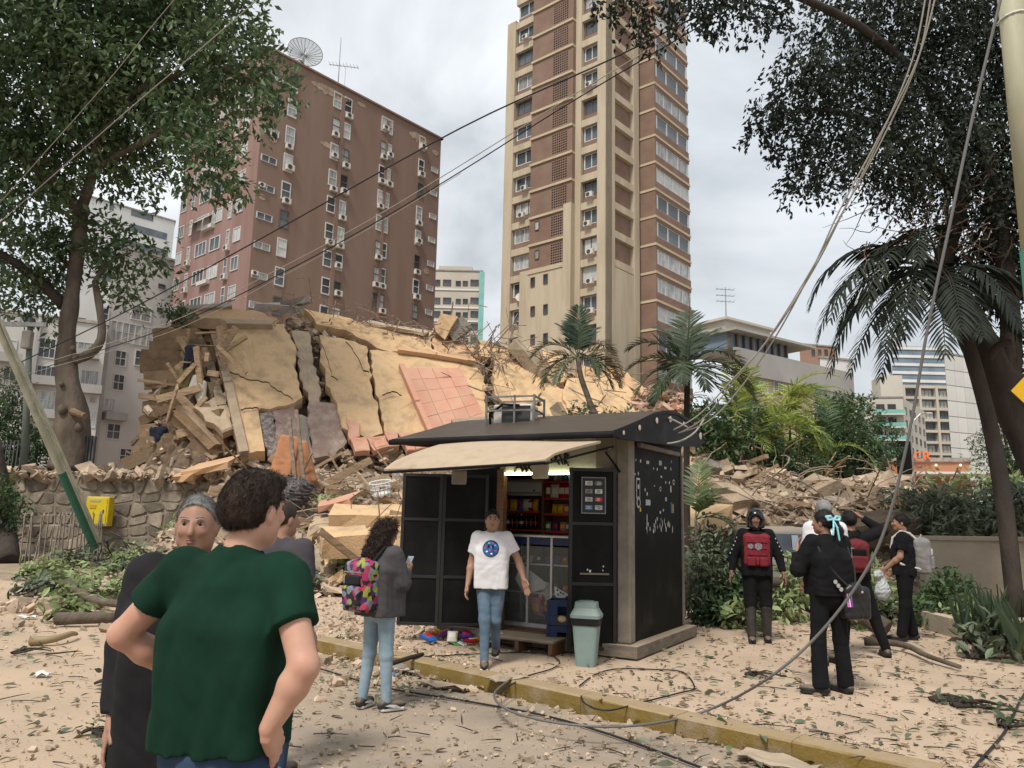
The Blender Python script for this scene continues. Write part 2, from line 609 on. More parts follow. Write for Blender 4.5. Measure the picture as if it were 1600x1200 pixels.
m_wood = M('splintered board', (0.36, 0.26, 0.165), 0.85, (0.20, 0.13, 0.08), 3, 6, stretch=(1, 1, 6), objrand=.3)
m_black = M('black paint', (0.006, 0.006, 0.0065), 0.5, (0.016, 0.015, 0.014), 3, 8, .45, .8, bump=.1, bs=14, spec=.12)
m_dark = M('black marks and hole shade', (0.012, 0.011, 0.010), 0.9)  # black of prints and marks; also paints the shade in the tower screen holes
m_glassd = M('dark window glass', (0.035, 0.042, 0.048), 0.08, (0.10, 0.11, 0.12), 0.6, 3, .4, .7, spec=.5, objrand=.5)
m_glassm = M('curtained window glass', (0.24, 0.25, 0.25), 0.15, (0.44, 0.44, 0.42), 3.5, 2, .4, .6, spec=.5, objrand=.35, stretch=(3, 1, .3))
m_glassl = M('window with white blind', (0.52, 0.52, 0.49), 0.3, (0.40, 0.41, 0.40), 3, 2, spec=.5, objrand=.2)
m_wframe = M('white window frame', (0.52, 0.51, 0.48), 0.6)
m_dframe = M('brown window frame', (0.12, 0.09, 0.07), 0.6)
m_acw = M('cream air conditioner', (0.60, 0.575, 0.52), 0.6, (0.45, 0.42, 0.37), 4, 5)
m_acd = M('air conditioner grille', (0.05, 0.05, 0.05), 0.6)
m_metal = M('galvanised metal', (0.36, 0.36, 0.35), 0.45, (0.22, 0.21, 0.2), 4, 6, metal=.6)
m_cable = M('black cable', (0.016, 0.016, 0.017), 0.55)
m_cableg = M('pale cable', (0.30, 0.28, 0.24), 0.6)
# ==== ground
gb = B()
gb.add([(-1500, -20, -.006), (1500, -20, -.006), (1500, 2600, -.006), (-1500, 2600, -.006)], [(0, 1, 2, 3)])
tag(gb.build('ground', m_earth), kind='structure')
K0, K1 = G(1372, 1190, .13), G(495, 1001, .13)          # the line of the kerb's top edge
kd = (K1 - K0).normalized()
kn = Vector((-kd.y, kd.x, 0))
if kn.y < 0: kn = -kn
KA, KB = K0 - kd * 6.0, K0 + kd * ((K1 - K0).length + 1.6)
def kerb_side(x, y):
 return (Vector((x, y, 0)) - Vector((K0.x, K0.y, 0))).dot(kn)
def sheet(name, x0, x1, y0, y1, st, zf, mat, keep=None, kind='structure'):
 nx, ny = int((x1 - x0) / st) + 1, int((y1 - y0) / st) + 1
 V = [(x0 + i * st, y0 + j * st, zf(x0 + i * st, y0 + j * st)) for j in range(ny) for i in range(nx)]
 Fs = []
 for j in range(ny - 1):
  for i in range(nx - 1):
   a = j * nx + i
   q = (a, a + 1, a + 1 + nx, a + nx)
   if keep is None or all(keep(V[k][0], V[k][1]) for k in q): Fs.append(q)
 o = inst(name, np_mesh(name, np.array(V), Fs, mat, smooth=True))
 return tag(o, kind=kind)
rd = sheet('road', -24, 12, -6, 26, .2, lambda x, y: .004 + .018 * abs(fbm(x * .9, y * .9)), m_road, lambda x, y: kerb_side(x, y) < .12)
at = rd.data.attributes.new('dust', 'FLOAT', 'POINT')
at.data.foreach_set('value', np.array([min(max(.10 + .75 * sstep(-1.1, -2.9, v.co.x + .5 * fbm(v.co.x, v.co.y, 3)) + .5 * fbm(v.co.x * 1.1, v.co.y * 1.1, 9) + .5 * sstep(-.55, -.05, kerb_side(v.co.x, v.co.y)) * (.6 + fbm(v.co.x * 2, v.co.y * 2)), 0), 1) for v in rd.data.vertices], dtype=np.float32))
t_ = m_road.node_tree
bs_ = next(n for n in t_.nodes if n.type == 'BSDF_PRINCIPLED')
src = bs_.inputs['Base Color'].links[0].from_socket
an_ = t_.nodes.new('ShaderNodeAttribute')
an_.attribute_name = 'dust'
mm_ = t_.nodes.new('ShaderNodeMix')
mm_.data_type = 'RGBA'
t_.links.new(an_.outputs['Fac'], mm_.inputs['Factor'])
t_.links.new(src, mm_.inputs['A'])
mm_.inputs['B'].default_value = (0.47, 0.35, 0.245, 1)
t_.links.new(mm_.outputs['Result'], bs_.inputs['Base Color'])
pe = [KA, KB, KB + Vector((-1.0, 3.0, 0)), Vector((-4.2, 17, .13)), Vector((16, 19, .13)), Vector((16, -4, .13))]
pb = B()
off = kn * .15
top = [(p.x, p.y, .128) for p in ([KA + off, KB + off] + pe[2:])]
pb.prism([Vector(p) + Vector((0, 0, -.13)) for p in top], (0, 0, .13))
pav = tag(pb.build('pavement', m_sand), kind='structure')
kerb = thing('kerb', None, None, (K0.x, K0.y, 0))
tag(kerb, kind='structure')
del_len = (KB - KA).length
ns = int(del_len / 0.9)
for i in range(ns):
 a, b = KA + kd * (del_len * i / ns + .0015), KA + kd * (del_len * (i + 1) / ns - .0015)
 s = B()
 dz = random.uniform(-.004, .003)
 V = []
 for p in (a, b):
  for (q, z) in ((-.02, -.05), (-.022, .07), (-.018, .138), (-.004, .152), (.19, .154), (.19, -.05)):
   w = p + kn * (q + random.uniform(-.004, .004))
   V.append((w.x, w.y, z + dz * (z > 0)))
 Fs = [tuple(range(6)), tuple(range(6, 12))[::-1]] + [(k, (k + 1) % 6, (k + 1) % 6 + 6, k + 6) for k in range(6)]
 s.add(V, Fs)
 s.build('kerb_stone', m_kerb, kerb, world=True)
def mound(x, y):
 n = fbm(x * .22, y * .22, 1.7) * .55 + fbm(x * .7, y * .7, 5.1) * .22
 edge = 13.2 + .35 * max(0, -x - 3) if x > -9 else 40
 a = sstep(edge, 24.5, y) * 2.9
 if x < -8.2:
  w = sstep(-8.2, -9.2, x)
  a = a * (1 - w) + w * (2.65 if y > 25.35 else -.4)
 if x > 2.6:
  w = sstep(2.6, 4.2, x)
  b = sstep(15.2, 20.5, y) * 2.75
  if x > 9.5: b *= 1 - .25 * sstep(9.5, 14, x)
  a = a * (1 - w) + w * b
 return a + n * sstep(.15, 1.2, a) - .02
m_mound = M('dusty rubble ground', (0.42, 0.33, 0.235), 0.95, (0.23, 0.175, 0.125), 1.4, 9, .38, .62, bump=.9, bs=7, bdist=.12)
sheet('rubble_ground', -24, 34, 11, 52, .3, mound, m_mound)
# ==== windows and air conditioners (shared meshes)
def win_mesh(name, cols, rows, fr=.07, mat=m_wframe, dep=.10):
 b = B()
 for x in (0, 1):
  b.box((x - .5 + (fr / 2 if x == 0 else -fr / 2), -dep / 2, 0), (fr, dep, 1))
 for z in (0, 1):
  b.box((0, -dep / 2, z - .5 + (fr / 2 if z == 0 else -fr / 2)), (1 - 2 * fr, dep, fr))
 for i in range(1, cols):
  b.box((i / cols - .5, -dep * .45, 0), (fr * .7, dep * .8, 1 - 2 * fr))
 for j in range(1, rows):
  b.box((0, -dep * .42, j / rows - .5), (1 - 2 * fr, dep * .72, fr * .6))
 return b.mesh(name, mat)
W_ME = {k: win_mesh('window', *k[:2], mat=(m_wframe if k[2] == 'w' else m_dframe), fr=k[3]) for k in
  ((1, 2, 'w', .075), (1, 2, 'd', .075), (2, 1, 'w', .06), (2, 1, 'd', .05), (2, 2, 'w', .07), (3, 2, 'w', .05), (8, 2, 'w', .03), (3, 1, 'w', .05), (3, 1, 'd', .04), (1, 1, 'w', .08), (1, 1, 'd', .08), (4, 1, 'w', .03))}
PANE = {}
for nm_, mm_ in (('d', m_glassd), ('m', m_glassm), ('l', m_glassl)):
 PANE[nm_] = B().box((0, -.015, 0), (.93, .03, .93)).mesh('pane', mm_)
_ac = B()
_ac.box((0, -.24, 0), (.86, .42, .62), bev=.02)
_ac.bar((-.3, 0, -.33), (-.3, -.42, -.33), .04)
_ac.bar((.3, 0, -.33), (.3, -.42, -.33), .04)
AC_ME = _ac.mesh('air_conditioner', m_acw)
_fg = B()
_fg.lathe((-.1, -.452, 0), [(.24, -.004), (.24, .02), (.17, .022), (.16, .012)], 14, axis=Matrix.Rotation(math.pi / 2, 3, 'X'))
FAN_ME = _fg.mesh('fan_grille', m_acd)
class Face:
 """one upright wall of a building; u runs along it, z up, local -y faces out"""
 def __init__(s, parent, a, b):
  s.p, s.a = parent, Vector((a.x, a.y, 0))
  d = Vector((b.x - a.x, b.y - a.y, 0))
  s.len, s.d = d.length, d.normalized()
  s.n = Vector((s.d.y, -s.d.x, 0))
  s.inv = XF[parent.name].inverted()
  s.R = Matrix((s.d, -s.n, (0, 0, 1))).transposed().to_4x4()
 def hit(s, px, py):
  q = plane_hit(px, py, s.a, s.n)
  return (q - s.a).dot(s.d), q.z
 def pt(s, u, z, out=0.0):
  return s.a + s.d * u + s.n * out + Vector((0, 0, z))
 def place(s, name, me, u, z, w=1, h=1, out=0.0, dep=1, parent=None):
  m = s.inv @ (Matrix.Translation(s.pt(u, z, out)) @ s.R @ Matrix.Diagonal((w, dep, h, 1)))
  return inst(name, me, s.p, mat4=m)
 def window(s, u, z, w, h, kind=(1, 2, 'w', .075), pane=None, out=0.0):
  o = s.place('window', W_ME[kind], u, z, w, h, out)
  inst('pane', PANE[pane or random.choice('ddmml')], o)
  return o
 def winpx(s, x0, y0, x1, y1, kind, pane=None, out=0.0):
  u0, z1 = s.hit(x0, (y0 + y1) / 2)[0], s.hit((x0 + x1) / 2, y0)[1]
  u1, z0 = s.hit(x1, (y0 + y1) / 2)[0], s.hit((x0 + x1) / 2, y1)[1]
  return s.window((u0 + u1) / 2, (z0 + z1) / 2, u1 - u0, z1 - z0, kind, pane, out)
 def ac(s, u, z, k=1.0):
  o = s.place('air_conditioner', AC_ME, u, z, k, k, 0, k)
  inst('fan_grille', FAN_ME, o)
 def slab(s, b, u0, u1, z0, z1, out0, out1, mi=0):
  """a box on the wall collected in builder b (world space)"""
  V = [s.pt(u, z, o) for o in (out0, out1) for u in (u0, u1) for z in (z0, z1)]
  b.add(V, [(0, 1, 3, 2), (4, 6, 7, 5), (0, 4, 5, 1), (2, 3, 7, 6), (0, 2, 6, 4), (1, 5, 7, 3)], mi)
def xy(px, Y, py):
 p = D(px, py, Y)
 return Vector((p.x, Y, 0))
# ==== the brown apartment block
m_brown = M('red brown render', (0.208, 0.134, 0.104), 0.9, (0.24, 0.162, 0.128), .5, 8, .35, .7, bump=.1, bs=2, stretch=(1, 1, .14))
m_pinkw = M('faded pink brown render', (0.225, 0.135, 0.118), 0.9, (0.29, 0.19, 0.165), .5, 8, .42, .7, stretch=(1, 1, .16))
m_peel = M('peeled render', (0.42, 0.32, 0.225), 0.9, (0.27, 0.175, 0.13), 1.2, 6)
cA, cR, cL = Vector((-27.6, 77, 0)), Vector((-27.6 + .654 * 26.4, 77 + .756 * 26.4, 0)), Vector((-27.6 - .756 * 17.2, 77 + .654 * 17.2, 0))
bb_ = thing('apartment_building', 'tall red brown apartment block with a satellite dish on its roof', 'building', cA)
FR, FL = Face(bb_, cA, cR), Face(bb_, cL, cA)
ztop = FR.hit(412, 72)[1]
back = cR + (cL - cA)
w = B()
w.prism([Vector((p.x, p.y, -.5)) for p in (cA, cR, back, cL)], (0, 0, ztop + .5))
w.build('wall', m_brown, bb_, world=True)
w = B()
FL.slab(w, 0, FL.len - .02, 0, ztop - .05, 0.0, .05)
w.build('side_render', m_pinkw, bb_, world=True)
w = B()
ci = [(cA, cR), (cR, back), (back, cL), (cL, cA)]
for (p, q) in ci:
 w.bar(Vector((p.x, p.y, ztop + .10)), Vector((q.x, q.y, ztop + .10)), .5, .22, ext=.2)
w.build('parapet', m_brown, bb_, world=True)
zb0, zb1 = FR.hit(525, 156)[1], FR.hit(525, 452)[1]
stp = (zb0 - zb1) / 7
colsR = [(444, 330, 1.15, 2.1), (518, 300, 1.15, 2.0), (535, 300, 1.15, 2.0), (595, 300, 1.0, 2.0), (604.5, 300, .75, 2.0), (656, 300, 1.0, 2.0)]
for ci_, (px, py, ww, hh) in enumerate(colsR):
 u = FR.hit(px, py)[0]
 w = B()
 for k in range(-1 if ci_ == 0 else 0, 11):
  z = zb0 - stp * k + (0 if ci_ else -.4)
  if z > ztop - 1.8: continue
  if z < 8: break
  FR.window(u, z, ww, hh, (1, 2, 'w', .075) if random.random() < .75 else (1, 2, 'd', .075))
  if random.random() < (.68 if ci_ in (1, 2, 3, 4) else .45):
   FR.ac(u + random.uniform(-.1, .15), z - hh / 2 - random.choice((.15, .35, -.5)), random.uniform(.95, 1.15))
for px, dx in ((527, .28), (600, .2)):
 w = B()
 u = FR.hit(px, 300)[0]
 FR.slab(w, u - dx, u + dx, 2, ztop - 1.2, 0, .12)
 w.build('downpipe_casing', m_brown, bb_, world=True)
uA = FR.hit(394, 330)[0]
for k in range(0, 12):
 z = zb0 - stp * k - .9
 if z < 8: break
 FR.window(max(uA, 1.15), z, 1.9, .75, (2, 1, 'w', .06))
 if k % 3 == 1: FR.ac(max(uA, 1.0) - .5, z + .1, .8)
uZ = FR.len - 1.0
for k in range(1, 11):
 FR.window(uZ, zb0 - stp * k + .4, 1.2, .7, (1, 1, 'w', .08), 'l')
def patch(F, px0, px1, py, h, seed, mat=m_peel):
 u0, u1, z = F.hit(px0, py)[0], F.hit(px1, py)[0], F.hit((px0 + px1) / 2, py)[1]
 n = 14
 tp = [F.pt(u0 + (u1 - u0) * i / n, z + h * .5 + .25 * h * noise.noise((i * .7, seed, 0)) - abs(i / n - .5) ** 3 * h * 3, .015) for i in range(n + 1)]
 bt = [F.pt(u0 + (u1 - u0) * i / n, z - h * .5 - .6 * h * noise.noise((i * .9, seed, 4)) + abs(i / n - .5) ** 3 * h * 3, .015) for i in range(n + 1)]
 B().prism(tp + bt[::-1], F.n * .02).build('peeled_patch', mat, F.p, world=True)
zq = ztop - .9
for (u0, u1, dz, h, sd) in ((5.6, 11.2, -1.3, 1.0, 1), (12.2, 13.6, -.9, .5, 2), (20.6, 24.0, -1.4, 1.1, 3), (16.6, 18.2, -2.0, .7, 4), (7.4, 9.3, -8.0, .6, 5), (1.0, 2.0, -10.0, .9, 6), (24.8, 26.0, -2.3, .7, 8), (.3, 1.2, -17, .7, 9), (24.2, 25.2, -19, .8, 10)):
 n = 14
 z = ztop + dz
 tp = [FR.pt(u0 + (u1 - u0) * i / n, z + h * .5 * (1 - abs(i / n * 2 - 1) ** 3) + .2 * h * noise.noise((i * .7, sd, 0)), .012) for i in range(n + 1)]
 bt = [FR.pt(u0 + (u1 - u0) * i / n, z - h * .5 * (1 - abs(i / n * 2 - 1) ** 3) - .5 * h * noise.noise((i * .9, sd, 4)), .012) for i in range(n + 1)]
 B().prism(tp + bt[::-1], FR.n * .02).build('peeled_patch', m_peel, bb_, world=True)
rowsL = [(115, 1.4, 1.5), (152, .7, 1.9), (197, 2.6, 1.6), (250, 2.3, 1.6), (299, .7, 2.0), (333, 1.5, 1.6)]
zl0 = FL.hit(340, 40 + 745 / 2.5)[1]
for k in range(-6, 7):
 z = zl0 - stp * k
 if z > ztop - 1.5 or z < 6: continue
 for j, (zx, ww, hh) in enumerate(rowsL):
  u = FL.hit(240 + zx / 2.5, 345)[0]
  FL.window(u, z, ww, hh, (1, 2, 'w', .075) if ww < 1.2 else (2, 1, 'w', .06) if j % 2 else (3, 1, 'w', .05), None, .05)
  if random.random() < .16: FL.ac(u + .2, z - hh / 2 - .2)
 if k % 2 == 0:
  u = FL.hit(240 + 225 / 2.5, 345)[0]
  w = B()
  FL.slab(w, u - 1.1, u + 1.1, z - 1.3, z - .85, .06, .55)
  w.build('window_box', m_acw, bb_, world=True)
u = FL.hit(318, 352)[0]
z = FL.hit(318, 352)[1]
for du, mt in ((-1.3, m_dframe), (1.1, m_acw)):
 w = B()
 V = [FL.pt(u + du + q, z + a, o) for q in (-1.1, 1.1) for (o, a) in ((.06, .9), (.06, .82), (1.15, -.1), (1.15, -.02))]
 w.add(V, [(0, 1, 2, 3), (4, 7, 6, 5), (0, 4, 5, 1), (1, 5, 6, 2), (2, 6, 7, 3), (3, 7, 4, 0)])
 w.build('awning', mt, bb_, world=True)
dc = D(475, 86, 82.5)
ds = thing('satellite_dish', 'large ribbed mesh satellite dish on the roof of the brown block', 'dish', (dc.x, dc.y, ztop))
ax_ = Vector((.38, -.90, .22)).normalized()
x_, y_, z_ = frame(ax_)
Rm = Matrix((x_, y_, z_)).transposed()
m_mesh = M('perforated dish mesh', (0.19, 0.19, 0.18), 0.7, alpha=.42)
rr = 2.05
prof = [(rr * t, rr * t * t * .32) for t in (0.03, .25, .5, .75, 1.0)]
w = B()
c0 = Vector((0, 0, dc.z - ztop - .1))
V, Fs = [], []
nn = 32
for (r, z) in prof:
 for k in range(nn):
  a = 2 * math.pi * k / nn
  V.append(c0 + Rm @ Vector((r * math.cos(a), r * math.sin(a), z)))
for i in range(len(prof) - 1):
 for k in range(nn):
  Fs.append((i * nn + k, i * nn + (k + 1) % nn, (i + 1) * nn + (k + 1) % nn, (i + 1) * nn + k))
w.add(V, Fs)
w.build('reflector', m_mesh, ds)
for k in range(0, 24):
 a = 2 * math.pi * k / 24
 B().tube([c0 + Rm @ Vector((r * math.cos(a), r * math.sin(a), z + .02)) for (r, z) in prof], .035, 4).build('rib', m_metal, ds)
B().tube([c0 + Rm @ Vector((rr * math.cos(a), rr * math.sin(a), rr * .32)) for a in np.linspace(0, 2 * math.pi, 33)], .05, 5).build('rim', m_metal, ds)
B().cyl((0, 0, 0), c0, .12).build('mount', m_metal, ds)
B().tube([c0, c0 + ax_ * 1.3], .04, 5).build('feed_arm', m_metal, ds)
an = D(529, 120, 84)
ae = thing('roof_aerial', 'tall thin aerial mast with a long boom on the brown block roof', 'aerial', (an.x, an.y, ztop))
tz = D(527, 58, 84).z - ztop
B().cyl((0, 0, 0), (0, 0, tz), .06, .03, 6).build('mast', m_metal, ae)
bz = D(529, 101, 84).z - ztop
w = B()
w.cyl((-1.2, 0, bz), (2.2, .6, bz), .04, n=5)
for q in np.linspace(-1.1, 2.1, 9):
 w.cyl((q, -.5 + q * .18, bz), (q, .5 + q * .18, bz), .02, n=4)
w.cyl((.75, .1, 0), (.75, .1, bz), .03, n=5)
w.build('boom', m_metal, ae)
# ==== the ochre and brown tower
m_och = M('ochre tower render', (0.47, 0.395, 0.29), 0.9, (0.37, 0.30, 0.21), .7, 9, .44, .70, bump=.2, bs=3, stretch=(1, 1, .16))
m_tb = M('brown tower brick', (0.185, 0.115, 0.085), 0.9, (0.23, 0.15, 0.11), .5, 6, bump=.2, bs=6)
m_och2 = M('pale ochre ledge', (0.50, 0.41, 0.29), 0.9, (0.42, 0.34, 0.23), .5, 5)
tA = Vector((9.9, 80, 0))
tL = tA + Vector((-.76, .65, 0)).normalized() * 15.1
tR = tA + Vector((.65, .76, 0)).normalized() * 16.6
tw = thing('tower_block', 'very tall ochre and brown tower block with stacked window bays', 'building', tA)
TL, TR = Face(tw, tL, tA), Face(tw, tA, tR)
tback = tL + (tR - tA)
TT = 64.0
ins = .9
cen = (tL + tR) / 2
def inset(p, q): return p + (cen - p) * q
w = B()
c_ = [inset(p, .09) for p in (tA, tR, tback, tL)]
w.prism([Vector((p.x, p.y, -.5)) for p in c_], (0, 0, TT + .5))
w.build('inner_wall', m_tb, tw, world=True)
fz0 = TL.hit(925, 340)[1]
fst = (TL.hit(925, 297)[1] - TL.hit(925, 432)[1]) / 3
zlevels = [fz0 + fst * k for k in range(-9, 14)]
uL = lambda px, py=300: TL.hit(px, py)[0]
uR = lambda px, py=300: TR.hit(px, py)[0]
w = B()
for (F, u0, u1, o0, o1) in ((TL, 0, uL(800), -1.2, 0), (TL, uL(897), uL(907), -1.2, 0.0), (TL, uL(946), TL.len, -1.2, 0), (TR, 0.0, uR(961), -1.2, 0), (TR, uR(991), uR(999), -1.2, 0), (TR, uR(1056), TR.len, -1.2, .02)):
 w = B()
 F.slab(w, u0, u1, 0, TT, o0, o1)
 w.build('pillar', m_och, tw, world=True)
for z in zlevels:
 zb = z - fst * .5
 for F_, q0_, q1_ in ((TL, uL(800), uL(834)), (TL, uL(907), uL(946)), (TR, uR(961), uR(991))):
  w = B()
  F_.slab(w, q0_, q1_, zb - .42, zb + .42, -1.0, -.08)
  w.build('floor_beam', m_och, tw, world=True)
zcut = TL.hit(870, 415)[1]
for z in zlevels:
 for (a, b_, kind) in ((801, 833, (2, 1, 'w', .06)), (908, 945, (3, 1, 'w', .05))):
  u0, u1 = uL(a), uL(b_)
  w = B()
  TL.slab(w, u0, u1, z - fst * .5 + .42, z - fst * .5 + 1.2, -.95, -.5)
  w.build('breast_wall', m_tb, tw, world=True)
  hh = fst - 1.2 - .46
  TL.window((u0 + u1) / 2, z - fst * .5 + 1.2 + hh / 2, u1 - u0 - .1, hh, kind if random.random() < .6 else (3, 1, 'd', .04), random.choice('dddml'), -.58)
  if random.random() < .4: TL.ac(u0 + (u1 - u0) * random.uniform(.3, .7), z - fst * .5 + 1.0, 1.0)
 if z - fst * .5 > zcut - .5:
  u0, u1 = uL(833), uL(898)
  w = B()
  TL.slab(w, u0, u1, z - fst * .5 + .14, z + fst * .5 - .14, -1.0, .55)
  w.build('bay_wall', m_tb, tw, world=True)
  w = B()
  TL.slab(w, u0 - .08, u1 + .02, z - fst * .5 - .14, z - fst * .5 + .14, -1.0, .72)
  w.build('ledge', m_och2, tw, world=True)
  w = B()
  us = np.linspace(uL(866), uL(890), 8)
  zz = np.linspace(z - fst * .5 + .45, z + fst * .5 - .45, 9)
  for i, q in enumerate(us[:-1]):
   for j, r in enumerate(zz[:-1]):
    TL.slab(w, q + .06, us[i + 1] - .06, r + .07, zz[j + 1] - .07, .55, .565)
  tag(w.build('pierced_screen', m_dark, tw, world=True), kind='stuff')  # dark blocks on the solid bay wall, shade of the openings painted on
 if z - fst * .5 > TR.hit(976, 420)[1]:
  w = B()
  TR.slab(w, uR(962), uR(990), z - fst * .5 + .42, z + fst * .5 - .42, -.95, -.55)
  w.build('blind_panel', m_tb, tw, world=True)
 u0, u1 = uR(1000), uR(1056)
 w = B()
 ub = u0 + .25
 TR.slab(w, ub, u1, z - fst * .5 + .14, z - fst * .5 + 1.05, -1.0, 1.9)
 TR.slab(w, ub, ub + .3, z - fst * .5 + 1.05, z + fst * .5 - .14, -1.0, 1.9)
 TR.slab(w, ub + .3, u1, z + fst * .5 - .5, z + fst * .5 - .14, -1.0, 1.9)
 TR.slab(w, ub + .3, u1, z - fst * .5 + 1.05, z + fst * .5 - .5, -1.0, 1.7)
 w.build('bay_wall', m_tb, tw, world=True)
 w = B()
 TR.slab(w, ub - .08, u1 + .05, z - fst * .5 - .14, z - fst * .5 + .14, -1.0, 2.0)
 w.build('ledge', m_och2, tw, world=True)
 hh = fst - 1.05 - .5
 TR.window((ub + .3 + u1) / 2, z - fst * .5 + 1.05 + hh / 2, u1 - ub - .4, hh, random.choice(((3, 1, 'w', .05), (4, 1, 'w', .03))), random.choice('mmdl'), 1.72)
w = B()
TL.slab(w, uL(820), uL(897), 0, zcut, -1.0, .62)
w.build('plain_wall', m_och, tw, world=True)
w = B()
TL.slab(w, uL(886, 380), uL(897, 380) + .1, 0, TL.hit(888, 322)[1], -.9, .8)
w.build('plain_pier', m_och, tw, world=True)
w = B()
TR.slab(w, uR(960), uR(991), 0, TR.hit(976, 420)[1] - .3, -1.0, -.03)
w.build('plain_wall', m_och, tw, world=True)
for (px, pys) in ((838, (443, 488, 532)), (858, (438, 485, 530))):
 for py in pys:
  u, z = TL.hit(px, py)
  TL.window(u, z, .62, 1.15, (1, 1, 'd', .08), 'd', .63)
for py in (355, 400):
 u, z = TL.hit(844, py)
 TL.window(u, z, .62, 1.15, (1, 1, 'd', .08), 'm', .56)
p_ = thing('satellite_dish', 'small white satellite dish beside a lower window of the tower', 'dish', TL.pt(*TL.hit(809, 466), -.5))
w = B()
w.lathe((0, -.5, 0), [(.04, 0), (.4, .06), (.62, .16)], 14, axis=Matrix.Rotation(rad(70), 3, 'X'))
w.build('reflector', m_acw, p_)
B().cyl((0, 0, -.2), (0, -.5, 0), .04).build('mount', m_metal, p_)
# ==== pale blocks on the left
def block(name, label, pl, Yl, pr, Yr, pytop, mat, deep=14, py=560, roof=m_concg, group=None):
 a, b = xy(pl, Yl, py), xy(pr, Yr, py)
 t = thing(name, label, 'building', a, group=group)
 F = Face(t, a, b)
 zt = F.hit((pl + pr) / 2, pytop)[1]
 q = ((a + b) / 2).normalized() * deep
 w = B()
 w.prism([Vector((p.x, p.y, -.5)) for p in (a, b, b + q, a + q)], (0, 0, zt + .5))
 w.build('wall', mat, t, world=True)
 w = B()
 for (c, d) in ((a, b), (b, b + q), (b + q, a + q), (a + q, a)):
  w.bar(Vector((c.x, c.y, zt + .18)), Vector((d.x, d.y, zt + .18)), .35, .3, ext=.1)
 w.build('parapet', roof, t, world=True)
 F.zt = zt
 return t, F
m_pale = M('pale grey render', (0.50, 0.485, 0.455), 0.9, (0.42, 0.40, 0.37), .15, 7, .4, .7)
m_white = M('white render', (0.66, 0.66, 0.64), 0.9, (0.55, 0.54, 0.52), .1, 6, .4, .7)
m_grey = M('grey render', (0.36, 0.35, 0.33), 0.9, (0.29, 0.28, 0.26), .2, 7)
m_teal = M('teal panel', (0.16, 0.40, 0.36), 0.5, (0.25, 0.46, 0.42), .5, 4)
m_strip = M('dark strip window', (0.10, 0.12, 0.14), 0.25, (0.17, 0.19, 0.2), .7, 3)
t, F = block('office_tower', 'far white office tower with dark horizontal strip windows', 128, 138, 268, 150, 325, m_white, 20, 400)
for i, y in enumerate((331, 354, 375, 394, 412, 430)):
 x0 = (205, 203, 180, 165, 150, 150)[i]
 x1 = (240, 262, 264, 264, 264, 264)[i]
 u0, z = F.hit(x0, y)
 u1, z2 = F.hit(x1, y + 3)
 w = B()
 F.slab(w, u0, u1, z - .7, z + .7, -.2, .05)
 w.build('strip_window', m_strip, t, world=True)
w = B()
F.slab(w, F.hit(171, 323)[0], F.hit(178, 323)[0], F.hit(175, 329)[1], F.hit(175, 317)[1], 0, .05)
w.build('window', m_strip, t, world=True)
t, F = block('apartment_building', 'pale grey apartment block with a grey corner column behind the big tree', 160, 84, 300, 92, 398, m_pale, 14, 560)
for (x0, y0, x1, y1, k) in ((204, 478, 237, 502, (2, 2, 'w', .07)), (170, 507, 249, 538, (8, 2, 'w', .03)), (179, 547, 197, 573, (2, 2, 'w', .07)), (176, 584, 194, 611, (2, 2, 'w', .07)),
        (157, 622, 179, 641, (2, 1, 'w', .06)), (166, 661, 188, 687, (2, 2, 'w', .07)), (152, 480, 170, 500, (2, 2, 'w', .07)), (248, 408, 259, 416, (1, 1, 'd', .08)), (247, 444, 258, 451, (1, 1, 'd', .08)),
        (245, 481, 254, 488, (1, 1, 'd', .08)), (186, 700, 205, 724, (2, 2, 'w', .07)), (210, 547, 228, 573, (2, 2, 'w', .07))):
 F.winpx(x0, y0, x1, y1, k, 'd' if k[0] == 1 else random.choice('dmm'))
w = B()
F.slab(w, 0, F.hit(163, 560)[0] + .2, 0, F.hit(160, 500)[1], 0, .5)
w.build('column', m_grey, t, world=True)
u0, z0 = F.hit(155, 648)
w = B()
F.slab(w, u0 + .3, F.hit(193, 650)[0], z0 - .5, z0 + .35, 0, 1.1)
w.build('balcony', m_grey, t, world=True)
t, F = block('apartment_building', 'low grey apartment block with balconies and grid windows at far left', -60, 74, 158, 80, 494, m_pale, 14, 600)
for (x0, y0, x1, y1, k) in ((60, 528, 87, 560, (3, 2, 'w', .05)), (57, 572, 87, 590, (4, 1, 'w', .03)), (50, 610, 87, 640, (3, 2, 'w', .05)), (126, 579, 153, 605, (4, 1, 'w', .03)), (112, 535, 150, 550, (4, 1, 'w', .03)),
        (122, 497, 134, 504, (1, 1, 'd', .08)), (6, 530, 26, 560, (2, 2, 'w', .07)), (4, 575, 26, 595, (2, 1, 'w', .06)), (140, 620, 150, 630, (1, 1, 'w', .08)), (2, 620, 30, 645, (2, 2, 'w', .07)), (126, 640, 150, 668, (2, 2, 'w', .07))):
 F.winpx(x0, y0, x1, y1, k, random.choice('dmm'))
for (x0, x1, y) in ((40, 90, 598), (118, 158, 612), (40, 96, 650), (100, 155, 556), (-20, 36, 562)):
 u0, z = F.hit(x0, y)
 u1 = F.hit(x1, y)[0]
 w = B()
 F.slab(w, u0, u1, z - .15, z + .15, 0, 1.3)
 F.slab(w, u0, u1, z + .15, z + .75, 1.15, 1.3)
 w.build('balcony', m_grey, t, world=True)
w = B()
F.slab(w, F.hit(52, 560)[0], F.hit(58, 560)[0], 0, F.zt, 0, .5)
w.build('column', m_grey, t, world=True)
